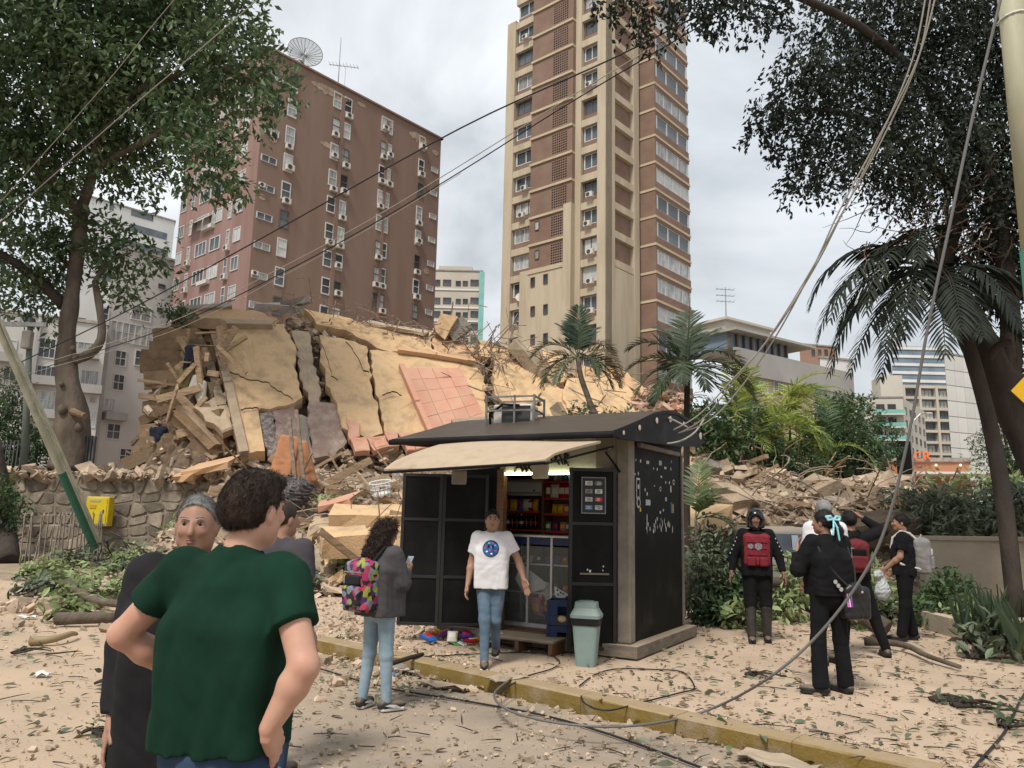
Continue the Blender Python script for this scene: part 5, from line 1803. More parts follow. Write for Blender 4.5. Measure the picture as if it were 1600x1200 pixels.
palm('small_palm', 'slim palm with full green fronds behind the right end of the kiosk', base, [base, D(1073, 780, Y), D(1073, 660, Y), cr], .065, .055, cr,
  [(70, 78, 1.3, .7), (40, 66, 1.4, 1.0), (20, 52, 1.45, 1.3), (5, 35, 1.5, 1.5), (350, 15, 1.5, 1.2), (160, 60, 1.4, 1.3), (178, 38, 1.4, 1.3), (190, 15, 1.3, 1.3), (215, 0, 1.2, 1.2), (320, 0, 1.2, 1.1), (280, 20, 1.1, 1.6), (120, 70, 1.3, 1.0), (250, 35, 1.1, 1.9), (335, -20, 1.1, .8), (200, -25, 1.1, .7), (100, 50, 1.2, 1.2)],
  m_leafP, .058, 26, .46, .45, m_barkd, vshape=.3)
b_ = B()
B().cyl(cr, D(1078, 465, Y), .02, .006, 5).build('spear_leaf', m_leafP, bpy.data.objects['small_palm.001'], world=True)
Y = 12.6
base = Vector((D(1088, 905, Y).x, Y, .13))
palm('palm_seedling', 'low young palm leaf fanning out beside the black kiosk wall', base, [base, base + Vector((.02, 0, .5)), D(1087, 810, Y)], .03, .02, D(1087, 812, Y),
  [(60, 78, 1.05, .8), (30, 62, .9, .9), (-70, 55, .8, 1.0), (20, 35, .8, 1.2), (-30, 25, .8, 1.2)], leafmat('young frond', (0.10, 0.135, 0.05), (.06, .09, .035), .3, .25), .05, 20, .38, .4, m_palmtr, vshape=.3)
for i, (px, Yc, n_, hgt, lab) in enumerate(((1185, 22.0, 26, 2.4, 'bushy yellow green feather palm left of the tallest clump'), (1232, 23.0, 30, 3.6, 'tallest bright yellow green clump of feather palms'), (1150, 21.0, 20, 2.0, 'feather palm clump behind the slim palm'), (1275, 24.0, 22, 2.2, 'darker feather palm beside the round tree'))):
 z0 = mound(D(px, 800, Yc).x, Yc) - .2
 base = Vector((D(px, 760, Yc).x, Yc, z0))
 t = thing('feather_palm', lab, 'palm', base)
 sb_ = B()
 tips = []
 for k in range(7):
  a = random.uniform(0, 6.28)
  top_ = base + Vector((math.cos(a) * .6, math.sin(a) * .6, hgt * random.uniform(.35, .8)))
  sb_.tube([base + Vector((math.cos(a) * .25, math.sin(a) * .25, 0)), base.lerp(top_, .5) + Vector((math.cos(a) * .12, 0, 0)), top_], [.05, .045, .03], 6)
  tips.append(top_)
 tag(sb_.build('stems', M('palm cane', (.2, .2, .09), .7) if i == 0 else bpy.data.materials['palm cane'], t, world=True), kind='stuff')
 for k in range(n_):
  fb = B()
  V, Fs = frond_arrays(fb, random.choice(tips), random.uniform(0, 6.28), rad(random.uniform(25, 82)), random.uniform(1.3, 2.1), random.uniform(.9, 1.9), .5, 20, .06, curl=.5)
  fb.add(V, Fs)
  fb.build('frond', (m_leafY if (i == 1 or random.random() < .5) else m_leafD), t, world=True)
def bush(name, label, cl, n, size, mat, stems=True, cat='bush', per=8, droop=.15, width=.42, grp=None, fine=False):
 lo = min(c[0].z - c[1] for c in cl)
 c0 = sum((c[0] for c in cl), Vector()) / len(cl)
 base = Vector((c0.x, c0.y, max(lo, 0)))
 t = thing(name, label, cat, base, group=grp)
 leaf_obj('crown' if cat == 'tree' else 'foliage', clump_leaves(cl, n, size, droop, per, size * .9, .35, width, fine), mat, t)
 if stems:
  b = B()
  for c, r in cl:
   for _ in range(3):
    q = c + Vector([random.gauss(0, r * .4) for _ in range(3)])
    m = base.lerp(q, .5) + Vector((random.gauss(0, r * .2), random.gauss(0, r * .2), 0))
    b.tube([base + Vector((random.gauss(0, .15), random.gauss(0, .15), 0)), m, q], [.035, .025, .012] if cat != 'tree' else [.13, .09, .03], 6)
  b.build('trunk' if cat == 'tree' else 'stems', m_barkd, t, world=True)
 return t
def C_(x, y, Yc, r): return (D(x, y, Yc), r)
bush('round_tree', 'dark green bushy tree right of the yellow green palms', [C_(1320, 665, 26, 1.2), C_(1350, 690, 26, 1.0), C_(1290, 690, 26, .9), C_(1335, 715, 25.5, 1.0), C_(1365, 720, 26, .6), C_(1300, 645, 26.5, .7), C_(1290, 725, 25, .8), C_(1335, 640, 26.5, .55)], 9000, .17, m_leafD, True, 'tree')
bush('round_tree', 'far green tree between the two right hand trunks', [C_(1560, 690, 50, 1.6), C_(1580, 670, 50, 1.5), C_(1550, 715, 50, 1.4), C_(1590, 710, 50, 1.5), C_(1615, 690, 50, 2)], 4500, .22, m_leafD, True, 'tree')
bush('bush', 'loose shrub tangled in wires behind the rubble ridge', [C_(1215, 720, 21, .6), C_(1250, 728, 21, .6), C_(1180, 715, 21, .6), C_(1130, 690, 20, .7), C_(1105, 660, 20, .6)], 3200, .2, m_leafD)
bush('bush', 'light leafy shrub on the heap behind the kiosk roof', [C_(950, 670, 17, .35), C_(985, 665, 17, .3), C_(910, 650, 17, .3)], 420, .17, m_leafK)
bush('bush', 'small plant growing out of the broken edge of the heap', [C_(268, 482, 28.2, .45), C_(285, 492, 28.2, .35)], 420, .18, m_leafA)
bush('bush', 'dense dark bushes on the stone wall at far left', [C_(20, 700, 26.8, 1.0), C_(60, 715, 26.8, .8), C_(-20, 690, 26.8, 1.2), C_(5, 650, 27, .8), C_(75, 690, 27.2, .6)], 4200, .2, m_leafD)
bush('bush', 'pale yellowish bush at the left edge above the fence', [C_(8, 600, 27, .7), C_(-10, 640, 27, .9)], 1200, .18, m_leafK)
bush('bush', 'dark green bush below the stone wall at the left edge', [C_(-10, 780, 23.5, .7), C_(15, 800, 23.5, .5)], 1200, .18, m_leafD)
lt = thing('old_trunk', 'dark leaning tree trunk at the left edge below the fence', 'tree', G(12, 880))
b = B()
branch(b, [G(12, 880), D(10, 820, 23.8), D(2, 760, 23.8), D(-12, 690, 23.8)], .32, .22, 9, .2, 8)
b.build('trunk', m_barkd, lt, world=True, smooth=True)
bush('bush', 'dark glossy bush hard against the right side of the kiosk', [C_(1095, 900, 12.2, .3), C_(1120, 870, 12.4, .34), C_(1100, 850, 12.6, .3), C_(1135, 905, 12.4, .32), C_(1085, 940, 12.0, .26), C_(1160, 890, 13, .34)], 2300, .15, m_leafK, width=.4)
bush('bush', 'dark bush with broken twigs between the kiosk and the helmeted man', [C_(1130, 930, 12.2, .28), C_(1160, 935, 12.2, .26), C_(1110, 960, 11.9, .2), C_(1145, 880, 12.8, .3)], 1500, .16, m_leafD)
bush('bush', 'bright green broad leaved plants behind the woman in black', [C_(1250, 905, 13, .3), C_(1225, 935, 12.6, .26), C_(1345, 930, 12.4, .3), C_(1370, 905, 12.9, .26), C_(1290, 900, 13.4, .3), C_(1330, 960, 11.9, .2)], 1500, .2, m_leafG, width=.4)
bush('bush', 'green leafy plants right of the man with the grey backpack', [C_(1465, 935, 12.6, .26), C_(1490, 920, 12.9, .26), C_(1450, 960, 12.2, .22), C_(1480, 950, 12.4, .2)], 900, .16, m_leafD)
bush('frangipani_bush', 'broad mass of drooping grey green leaves above the light wall', [C_(1480, 805, 16.5, .55), C_(1530, 800, 16.5, .55), C_(1575, 800, 16.5, .5), C_(1440, 800, 17, .4), C_(1500, 830, 16, .4), C_(1560, 830, 16, .4), C_(1620, 800, 16.5, .7), C_(1405, 775, 17.5, .3)], 3400, .26, m_leafK, width=.3, droop=.5)
bush('bush', 'small bright shrub on the right hand rubble', [C_(1470, 760, 19, .3), C_(1440, 830, 17, .26), C_(1520, 765, 19.5, .4), C_(1580, 760, 19.5, .5)], 800, .2, m_leafG)
wallr = thing('low_wall', 'low light concrete wall under the drooping shrub at right', 'wall', Vector((D(1442, 900, 14.2).x, 14.2, .13)))
q0, q1 = D(1442, 843, 14.2), D(1640, 846, 13.6)
m_lw = M('dusty light wall', (0.40, 0.345, 0.27), .92, (0.31, 0.26, 0.2), 1.4, 8, bump=.4, bs=20, dust=.6)
b = B()
b.prism([Vector((q0.x, q0.y, .1)), Vector((q1.x, q1.y, .1)), q1, q0], Vector((.05, .28, 0)))
b.build('wall', m_lw, wallr, world=True)
b = B()
b.bar(q0 + Vector((-.02, .14, .03)), q1 + Vector((0, .14, .03)), .34, .07, ext=.03)
b.build('coping', m_lw, wallr, world=True)
pk = thing('planter_kerb', 'low concrete planter edge at the right side of the pavement', 'kerb', G(1452, 985, .13))
g0, g1 = G(1440, 982, .13), G(1680, 1052, .13)
b = B()
dv = (g1 - g0).normalized()
nv = Vector((-dv.y, dv.x, 0))
for k in range(4):
 a, c = g0.lerp(g1, k / 4 + .004), g0.lerp(g1, (k + 1) / 4 - .004)
 B().prism([a + Vector((0, 0, .26)), c + Vector((0, 0, .26)), c + nv * .16 + Vector((0, 0, .265)), a + nv * .16 + Vector((0, 0, .265))], (0, 0, -.3)).build('kerb_stone', m_lw, pk, world=True)
b = B()
b.prism([g0 + nv * .16 + Vector((0, 0, .1)), g1 + nv * .16 + Vector((0, 0, .1)), g1 + Vector((3, 3, .1)), g0 + Vector((.4, 3.2, .1))], (0, 0, .09))
tag(b.build('planter_soil', m_earth, None), kind='structure')
for i, (x, y, Yc, n_) in enumerate(((1515, 955, 10.6, 15), (1545, 968, 10.1, 16), (1578, 985, 9.6, 16), (1530, 985, 9.9, 12), (1600, 1000, 9.2, 14))):
 base = Vector((D(x, y, Yc).x, Yc, .3))
 lab = ('snake plant nearest the pale backpack', 'tall snake plant in front of the slender palm trunk', 'snake plant at the right edge behind the planter kerb', 'snake plant leaning over the planter kerb', 'snake plant cut by the right edge of the picture')[i]
 t = thing('snake_plant', lab, 'plant', base)
 for k in range(n_):
  a, le = random.uniform(0, 6.28), random.uniform(.35, .75)
  o = Vector((random.gauss(0, .12), random.gauss(0, .12), 0))
  d = Vector((math.cos(a) * random.uniform(.1, .6), math.sin(a) * random.uniform(.1, .6), 1)).normalized()
  s = d.cross(Vector((math.sin(a), -math.cos(a), .1))).normalized() * .03
  fb = B()
  nrm_ = s.cross(d).normalized() * .006
  pts = [base + o, base + o + d * le * .4, base + o + d * le * .8, base + o + d * le]
  V = []
  for p, ww in zip(pts, (.7, 1.1, .8, .05)):
   V += [p - s * ww, p + nrm_ * 1.5, p + s * ww, p - nrm_]
  Fs = []
  for j in range(3):
   for q in range(4):
    Fs.append((j * 4 + q, j * 4 + (q + 1) % 4, j * 4 + 4 + (q + 1) % 4, j * 4 + 4 + q))
  fb.add(V, Fs)
  fb.build('leaf', m_leafP, t, world=True)
# ==== the kiosk
KO = Vector((1.40, 9.1, .13))
KR = math.atan2(-.508, .861)
ki = thing('kiosk', 'open black street kiosk selling snacks with a dusty awning', 'kiosk', KO, KR)
KX, KV = Vector((.861, -.508, 0)).normalized(), Vector((.508, .861, 0)).normalized()
def kloc(p):
 d = p - KO
 return Vector((d.dot(KX), d.dot(KV), d.z))
def KP(px, py, y):
 return kloc(plane_hit(px, py, KO + KV * y, KV))
def KS(px, py, x):
 return kloc(plane_hit(px, py, KO + KX * x, KX))
def kw(p):
 return KO + KX * p[0] + KV * p[1] + Vector((0, 0, p[2]))
m_kpost = M('grey beige steel post', (0.27, 0.235, 0.19), .6, (0.17, 0.145, 0.115), 3, 7, bump=.15, bs=20)
m_kbase = M('weathered base board', (0.25, 0.205, 0.16), .9, (0.13, 0.105, 0.08), 4, 7, bump=.5, bs=25, dust=.7, stretch=(1, 1, 4))
m_cream = M('cream header board', (0.40, 0.375, 0.30), .7, (0.30, 0.275, 0.22), 2.5, 6, dust=.2)
m_awn = M('dusty awning sheet', (0.31, 0.25, 0.18), .85, (0.21, 0.16, 0.11), 5, 9, .48, .68, bump=.3, bs=25, dust=.6)
m_kwood = M('brown shelf board', (0.17, 0.085, 0.04), .6, (0.11, 0.055, 0.028), 6, 5, stretch=(1, 1, 8))
m_blackr = M('scuffed black wall', (0.008, 0.0078, 0.0075), .55, (0.032, 0.028, 0.024), 2.2, 9, .54, .78, bump=.1, bs=18, spec=.12)
m_alu = M('aluminium frame', (0.50, 0.49, 0.47), .4, (0.36, 0.35, 0.34), 5, 5, metal=.4)
m_glass = M('display case glass', (0.30, 0.33, 0.33), .04, alpha=.16, spec=.6)
m_wht = M('white plastic', (0.66, 0.65, 0.62), .5, (0.55, 0.54, 0.5), 4, 4)
W_, DP, HT = 2.5, 2.0, 2.55
B().prism([(-W_ - .1, -.12, .02), (.14, -.12, .02), (.14, DP + .1, .02), (-W_ - .1, DP + .1, .02)], (0, 0, .13)).build('base', m_kbase, ki)
B().box((-.035, .17 + (DP - .17) / 2, .15 + (HT - .15) / 2 + .0), (.05, DP - .17, HT - .15)).build('side_wall', m_blackr, ki)
B().box((-W_ + .03, DP / 2, .15 + (HT - .15) / 2), (.05, DP - .1, HT - .15)).build('side_wall', m_blackr, ki)
B().box((-W_ / 2, DP - .03, .15 + (HT - .15) / 2), (W_ - .12, .05, HT - .15)).build('back_wall', m_black, ki)
B().box((-.065, .07, .15 + (HT - .15) / 2), (.17, .17, HT - .15), bev=.02).build('corner_post', m_kpost, ki)
b = B()
b.box((-.02, DP - .02, 1.3), (.06, .06, 2.3))
b.build('edge_trim', m_kpost, ki)
xl = KP(776, 860, 0).x
B().box(((-W_ + xl) / 2, .03, .15 + (HT - .15) / 2), (xl + W_, .05, HT - .15)).build('front_panel', m_black, ki)
B().box((xl + .04, .03, 1.15), (.1, .09, 2.0)).build('door_jamb', m_kwood, ki)
ztop_o = KP(840, 742, .02).z
B().box(((xl - .15) / 2, .05, (ztop_o + HT) / 2), (-.15 - xl, .05, HT - ztop_o)).build('header', m_cream, ki)
B().box((-.30, .022, (ztop_o + HT) / 2), (.26, .012, HT - ztop_o - .02)).build('header_side', m_kpost, ki)
B().cyl((xl + .1, .0, ztop_o + .015), (-.42, .0, ztop_o + .015), .014, n=8).build('light_tube', M('lit tube', (.80, .85, .55), .4, emit=13), ki)
B().box((-W_ / 2, DP / 2, .155), (W_ - .15, DP - .15, .03)).build('floor_board', m_kwood, ki)
b = B()
def strokes(segs, y, w, bld, off=0.0):
 for (x0, y0, x1, y1) in segs:
  p, q = KP(x0, y0, y), KP(x1, y1, y)
  bld.bar((p.x, y - .004 - off, p.z), (q.x, y - .004 - off, q.z), .012, w, up=(0, 1, 0))
st = [(804, 738, 812, 722), (812, 722, 817, 738), (806, 731, 816, 731), (817, 724, 824, 737), (824, 724, 817, 737), (822, 722, 832, 738), (832, 722, 822, 738), (866, 722, 872, 710), (866, 712, 874, 726), (874, 710, 880, 726), (883, 708, 883, 726), (883, 708, 889, 712), (889, 712, 883, 717), (883, 717, 889, 728), (856, 708, 864, 722)]
for i0, i1 in ((0, 3), (3, 5), (5, 7), (7, 10), (10, 14), (14, 15)):
 b = B()
 strokes(st[i0:i1], .022, .03, b)
 b.build('letter', m_dark, ki)
xr = .30
ed = [KS(px, py, xr) for px, py in ((957, 679), (975, 672), (1000, 661), (1022, 650), (1041, 646), (1060, 649), (1078, 660), (1092, 674), (1103, 689))]
prof = [(p.y, p.z) for p in ed]
low = [KS(px, py, xr) for px, py in ((1095, 698), (1056, 697), (1012, 691), (975, 686))]
lowp = [(p.y, p.z) for p in low]
m_roof = M('black roof sheet', (0.009, 0.008, 0.008), .5, (0.035, 0.028, 0.024), 3, 8, .5, .75, dust=.12, spec=.12)
xL = -2.62
b = B()
n = len(prof)
V = [(x, y, z + dz) for x in (xL, xr) for dz in (0, .04) for (y, z) in prof]
Fs = []
for i in range(n - 1):
 Fs += [(i, i + 1, 2 * n + i + 1, 2 * n + i), (n + i, 3 * n + i, 3 * n + i + 1, n + i + 1), (i, n + i, n + i + 1, i + 1), (2 * n + i, 2 * n + i + 1, 3 * n + i + 1, 3 * n + i)]
Fs += [(0, 2 * n, 3 * n, n), (n - 1, 2 * n - 1, 4 * n - 1, 3 * n - 1)]
b.add(V, Fs).build('roof', m_roof, ki)
m_lampw = M('frosted lamp hole', (0.62, 0.46, 0.38), .5, (0.75, 0.66, 0.58), 8, 3)
for x, sgn in ((xr - .06, 1), (xL + .02, -1)):
 b = B()
 b.prism([(x, y, z - .005) for y, z in prof] + [(x, y, z) for y, z in lowp], (.05, 0, 0))
 fo = b.build('end_fascia', m_roof if sgn > 0 else M('rusty brown fascia', (0.11, 0.05, 0.035), .7, (.06, .03, .022), 3, 5), ki)
 holes = [(975, 676, .028), (1000, 668, .036), (1027, 657, .04), (1048, 655, .045), (1069, 662, .03), (1095, 681, .055)]
 for (px, py, r_) in holes:
  p = KS(px, py, xr)
  xx = x + (.052 if sgn > 0 else -.002)
  B().lathe((xx, p.y, p.z), [(r_ * .9, 0), (r_ * .9, .008), (r_ * .6, .01)], 14, axis=Matrix.Rotation(math.pi / 2 * sgn, 3, 'Y')).build('round_lamp', m_lampw, ki)
fy, fz = prof[0]
B().cyl((xL - .02, fy, fz), (xr + .02, fy, fz), .035, n=10).build('front_tube', m_black, ki)
B().box(((-W_) / 2, DP / 2, HT + .02), (W_, DP, .04)).build('ceiling', m_black, ki)
B().box((-.02, 1.05, HT - .1), (.12, 1.5, .05)).build('wall_trim', m_kpost, ki)
yo = fy - .75
a0, a1 = KP(600, 731, yo), KP(852, 715, yo)
h0, h1 = Vector((KP(688, 699, fy).x, fy - .02, fz - .045)), Vector((KP(940, 690, fy).x, fy - .02, fz - .045))
aw = []
NX, NY = 10, 6
for j in range(NY + 1):
 for i in range(NX + 1):
  u, v = i / NX, j / NY
  p = (h0.lerp(h1, u)).lerp(a0.lerp(a1, u), v)
  p = p + Vector((0, 0, .02 * math.sin(u * 5 + v * 2) - .03 * (v > .99) + .012 * math.sin(v * 3.1)))
  aw.append(p)
k = len(aw)
b = B()
V = aw + [p - Vector((0, 0, .025)) for p in aw]
Fs = []
for j in range(NY):
 for i in range(NX):
  q = j * (NX + 1) + i
  Fs += [(q, q + 1, q + NX + 2, q + NX + 1), (k + q, k + q + NX + 1, k + q + NX + 2, k + q + 1)]
for j in range(NY):
 for e in (0, NX):
  q = j * (NX + 1) + e
  Fs.append((q, q + NX + 1, k + q + NX + 1, k + q))
for i in range(NX):
 for q in (i, NY * (NX + 1) + i):
  Fs.append((q, q + 1, k + q + 1, k + q))
b.add(V, Fs).build('awning', m_awn, ki)
B().tube([a0 - Vector((0, 0, .05)), a1 - Vector((0, 0, .05))], .018, 6).build('awning_bar', m_black, ki)
B().tube([a1 - Vector((0, 0, .06)), (h1.x, fy + .3, h1.z - .05), (-.3, .0, HT - .2), (-.1, -.02, HT - .45)], .012, 6).build('awning_stay', m_black, ki)
for (x0, y0, x1, y1, mt, tl) in ((708, 735, 727, 757, m_kpost, .35), (831, 719, 858, 748, m_cream, -.1)):
 p, q = KP(x0, y0, fy - .35), KP(x1, y1, fy - .35)
 o = B().box((0, 0, 0), (q.x - p.x, .03, p.z - q.z), bev=.012).build('hanging_board', mt, ki, loc=((p.x + q.x) / 2, fy - .35, (p.z + q.z) / 2), rz=tl)
def leaf(x0, y0, x1, y1, z0, z1, rails, name='door_leaf'):
 p, q = Vector((x0, y0, 0)), Vector((x1, y1, 0))
 d = (q - p)
 w, ang = d.length, math.atan2(d.y, d.x)
 o = B().box((w / 2, 0, (z0 + z1) / 2), (w, .02, z1 - z0)).build(name, m_black, ki, loc=(x0, y0, 0), rz=ang)
 XF[o.name] = XF[ki.name] @ o.matrix_basis
 b = B()
 for xx in (.02, w - .02): b.box((xx, 0, (z0 + z1) / 2), (.04, .05, z1 - z0))
 for zz in [z0 + .02, z1 - .02] + rails: b.box((w / 2, 0, zz), (w - .08, .046, .035))
 b.build('leaf_frame', M('black frame', (.022, .021, .02), .35, dust=.25) if 'black frame' not in bpy.data.materials else bpy.data.materials['black frame'], o)
 return o, w
def wl_(X, Y): return kloc(Vector((X, Y, .13)))
hz = lambda py, Y, h=805: EYE + (h - py) / 1200 * Y - .13
p0, p1_, p2_ = wl_(-.27, 9.98), wl_(-.85, 9.93), wl_(-1.37, 9.96)
za, zb_ = hz(971, 9.9, 804), hz(742, 9.9, 803)
rl = [hz(812, 9.9, 803), hz(898, 9.9, 803)]
leaf(p1_.x, p1_.y, p0.x, p0.y, za, zb_, rl)
leaf(p2_.x, p2_.y, p1_.x - .002, p1_.y, za, zb_, rl)
q0_, q1_ = wl_(.70, 9.12), wl_(1.26, 9.16)
rleaf, rw = leaf(q0_.x, q0_.y, q1_.x, q1_.y, hz(1004, 9.15, 808), hz(733, 9.15, 808), [hz(818, 9.15, 808), hz(908, 9.15, 808)])
fx0, fx1 = .14 * rw / .56, .43 * rw / .56
fz1_, fz0_ = hz(747, 9.13, 808), hz(803, 9.13, 808)
pc = B()
pc.box(((fx0 + fx1) / 2, -.032, (fz0_ + fz1_) / 2), (fx1 - fx0, .012, fz1_ - fz0_))
pc = pc.build('framed_card', M('grey card frame', (.24, .24, .24), .4), rleaf)
B().box(((fx0 + fx1) / 2, -.040, (fz0_ + fz1_) / 2), (fx1 - fx0 - .025, .008, fz1_ - fz0_ - .025)).build('card', M('black card', (.015, .016, .02), .3), rleaf)
cols_ = ['d8d4cc', '6a6862', '8a8780', 'd6d2cb', 'c9c2b8', 'c22d35', '5b7fae', 'b9c0c6']
for i in range(8):
 r_, c_ = i // 2, i % 2
 cx = fx0 + (fx1 - fx0) * (.3 + .4 * c_)
 cz = fz1_ - (fz1_ - fz0_) * (.17 + .22 * r_)
 mt = M('label print', H(cols_[i]), .5)
 if i in (1, 5):
  B().lathe((cx, -.0445, cz), [(.048, 0), (.048, .003)], 18, axis=Matrix.Rotation(math.pi / 2, 3, 'X') @ Matrix.Diagonal((1, .62, 1))).build('label', mt, rleaf)
 else:
  B().box((cx, -.0455, cz), (.085, .003, .05)).build('label', mt, rleaf)
 b = B()
 for k in range(3):
  b.box((cx + random.uniform(-.01, .01), -.0475, cz + .012 - k * .012), (random.uniform(.03, .06), .002, .005))
 b.build('label_print', m_dark if i not in (1, 5, 6) else m_wht, rleaf)
b = B()
b.box((rw / 2 + .02, -.03, hz(893, 9.13, 808)), (.34, .014, .02))
b.build('scuff_ledge', m_kpost, rleaf)
for dx_, dz_, s_ in ((-.03, .02, .022), (-.06, .035, .015), (.12, .03, .012), (.125, .075, .014)):
 B().box((rw / 2 + dx_, -.024, hz(893, 9.13, 808) + dz_ + .01), (s_, .004, s_ * 1.3)).build('sticker_scrap', m_wht, rleaf)
mw, mg = M('sticker white', (.62, .61, .57), .6, (.4, .39, .36), 30, 3), M('sticker grey', (.3, .3, .29), .6, (.5, .5, .48), 40, 3)
def stick(zx, zy, w, h, mt=None, ring=False, n=None):
 p = KS(860 + zx / 3.158, 680 + zy / 3.158, 0)
 if not (.2 < p.y < DP - .05): return
 b = B()
 if ring:
  R_ = Matrix.Rotation(math.pi / 2, 3, 'Y')
  b.lathe((-.0095, p.y, p.z), [(w, 0), (w, .003)], 16, axis=R_)
  o = b.build('sticker', mt or mw, ki)
  B().lathe((-.0062, p.y, p.z), [(w * .62, 0), (w * .62, .002)], 14, axis=R_).build('sticker_print', m_dark, o)
  return
 k = n or random.randint(5, 7)
 pts = [(-.0095, p.y + w * .5 * math.cos(a) * random.uniform(.75, 1.2), p.z + h * .5 * math.sin(a) * random.uniform(.75, 1.2)) for a in np.linspace(.4, 6.28 + .4, k, endpoint=False)]
 if n == 4: pts = [(-.0095, p.y + sx * w / 2, p.z + sz * h / 2) for sx, sz in ((-1, -1), (1, -1), (1, 1), (-1, 1))]
 b.prism(pts, (.003, 0, 0))
 b.build('sticker', mt or random.choice((mw, mg, mw)), ki)
for zx, zy in ((425, 122), (448, 128), (512, 165), (530, 168), (597, 166), (420, 193), (437, 190), (517, 250), (572, 233), (590, 235), (573, 316), (550, 205), (600, 130), (470, 270), (480, 290), (560, 370), (545, 380)):
 stick(zx, zy, random.uniform(.03, .06), random.uniform(.02, .05))
for zx, zy, w, h in ((483, 134, .09, .04), (545, 137, .1, .06), (570, 162, .08, .03), (485, 332, .16, .07), (597, 266, .04, .09), (573, 316, .05, .05)):
 stick(zx, zy, w, h, mg if zx in (545, 485) else mw, n=4)
stick(436, 262, .12, .25, mg, n=4)
p = KS(860 + 436 / 3.158, 680 + 262 / 3.158, 0)
B().box((-.006, p.y, p.z), (.003, .085, .2)).build('sticker_print', m_dark, ki)
B().box((-.004, p.y, p.z + .02), (.003, .045, .05)).build('sticker_print', mw, ki)
stick(438, 333, .065, 0, mg, True)
stick(546, 265, .032, 0, mw, True)
stick(611, 232, .038, 0, mw, True)
stick(447, 367, .04, .05, M('sticker yellow', (.55, .45, .06), .6), n=4)
stick(600, 358, .05, .14, M('sticker blue', (.05, .12, .35), .6), n=4)
stick(608, 362, .03, .12, bpy.data.materials['sticker yellow'], n=4)
for k in range(22):
 stick(random.uniform(470, 620), random.uniform(405, 478), random.uniform(.01, .035), random.uniform(.03, .11), mw)
stick(480, 430, .025, .25, mw)
ys = 1.05
sx0, sx1 = KP(783, 800, ys).x, KP(896, 800, ys).x
xm = KP(849, 800, ys).x
B().box(((sx0 + sx1) / 2, ys + .28, 1.35), (sx1 - sx0, .03, 2.0)).build('shelf_back', m_kwood, ki)
for xx in (sx0, xm, sx1):
 B().box((xx, ys + .13, 1.35), (.035, .3, 2.0)).build('shelf_upright', m_kwood, ki)
def zl(py, px=830): return KP(px, py, ys).z
shelf = {}
for nm, a, c, py in (('a', sx0, xm, 800), ('b', sx0, xm, 829), ('c', xm, sx1, 753), ('d', xm, sx1, 779), ('e', xm, sx1, 803), ('f', xm, sx1, 830)):
 z = zl(py)
 shelf[nm] = z + .012
 B().box(((a + c) / 2, ys + .13, z), (c - a - .04, .28, .022)).build('shelf', m_kwood, ki)
 B().box(((a + c) / 2, ys - .015, z), (c - a - .04, .012, .03)).build('price_rail', M('red shelf rail', (.35, .03, .02), .5) if 'red shelf rail' not in bpy.data.materials else bpy.data.materials['red shelf rail'], ki)
yc_ = .34
cx0, cx1 = KP(784, 900, yc_).x, KP(900, 900, yc_).x
cz1, cz0 = KP(830, 836, yc_).z, KP(830, 973, yc_).z
dc_ = thing('display_counter', 'silver framed glass display counter inside the kiosk', 'counter', kw(((cx0 + cx1) / 2, yc_, .17)), KR)
cw, chh = cx1 - cx0, cz1 - .17
for xx in (-cw / 2 + .02, KP(825, 900, yc_).x - (cx0 + cx1) / 2, KP(862, 900, yc_).x - (cx0 + cx1) / 2, cw / 2 - .02):
 B().box((xx, .0, chh / 2), (.03, .03, chh)).build('post', m_alu, dc_)
for xx in (-cw / 2 + .02, cw / 2 - .02):
 B().box((xx, .5, chh / 2), (.03, .03, chh)).build('post', m_alu, dc_)
B().box((0, .25, chh - .012), (cw + .03, .56, .024)).build('counter_top', m_alu, dc_)
B().box((0, .005, chh - .075), (cw - .05, .02, .085)).build('blue_band', M('navy band', (.012, .02, .075), .4), dc_)
B().box((0, .0, .03), (cw, .035, .05)).build('bottom_rail', m_alu, dc_)
B().box((0, .27, .02), (cw - .04, .5, .03)).build('case_floor', m_kwood, dc_)
for zz in (.42, .78):
 B().box((0, .3, zz), (cw - .06, .4, .012)).build('glass_shelf', m_glass, dc_)
 B().box((0, .1, zz), (cw - .06, .012, .02)).build('shelf_edge', m_alu, dc_)
B().box((0, -.004, chh / 2 - .04), (cw - .06, .006, chh - .2)).build('glass_front', m_glass, dc_)
stp_ = thing('step', 'low worn wooden step before the kiosk counter', 'step', kw((KP(830, 985, -.1).x, -.25, 0)), KR)
B().box((0, 0, .145), (.95, .42, .035), bev=.008).build('tread', m_kbase, stp_)
for xx in (-.44, .0, .44):
 B().box((xx, 0, .064), (.05, .4, .126)).build('support', m_kwood, stp_)
p, q = KP(788, 749, ys - .02), KP(846, 774, ys - .02)
iac = thing('wall_air_conditioner', 'white indoor air conditioner above the snack shelf', 'air conditioner', kw(((p.x + q.x) / 2, ys + .02, q.z)), KR)
B().box((0, .12, (p.z - q.z) / 2), (q.x - p.x, .26, p.z - q.z), bev=.04).build('body', m_wht, iac)
B().box((0, -.012, .035), ((q.x - p.x) * .9, .015, .018)).build('louvre', m_kpost, iac)
B().box(((q.x - p.x) * .28, -.014, .07), (.03, .006, .02)).build('display', m_dark, iac)
def colour(name, h, **k): return bpy.data.materials.get(name) or M(name, H(h), k.pop('rough', .45), **k)
PK = [('red bag', 'a81522'), ('yellow bag', 'c99a14'), ('blue bag', '2b5fa8'), ('white bag', 'c8c2b4'), ('orange bag', 'c85a18'), ('purple bag', '5a2a72'), ('green bag', '3f7a34'), ('pink bag', 'b85a78')]
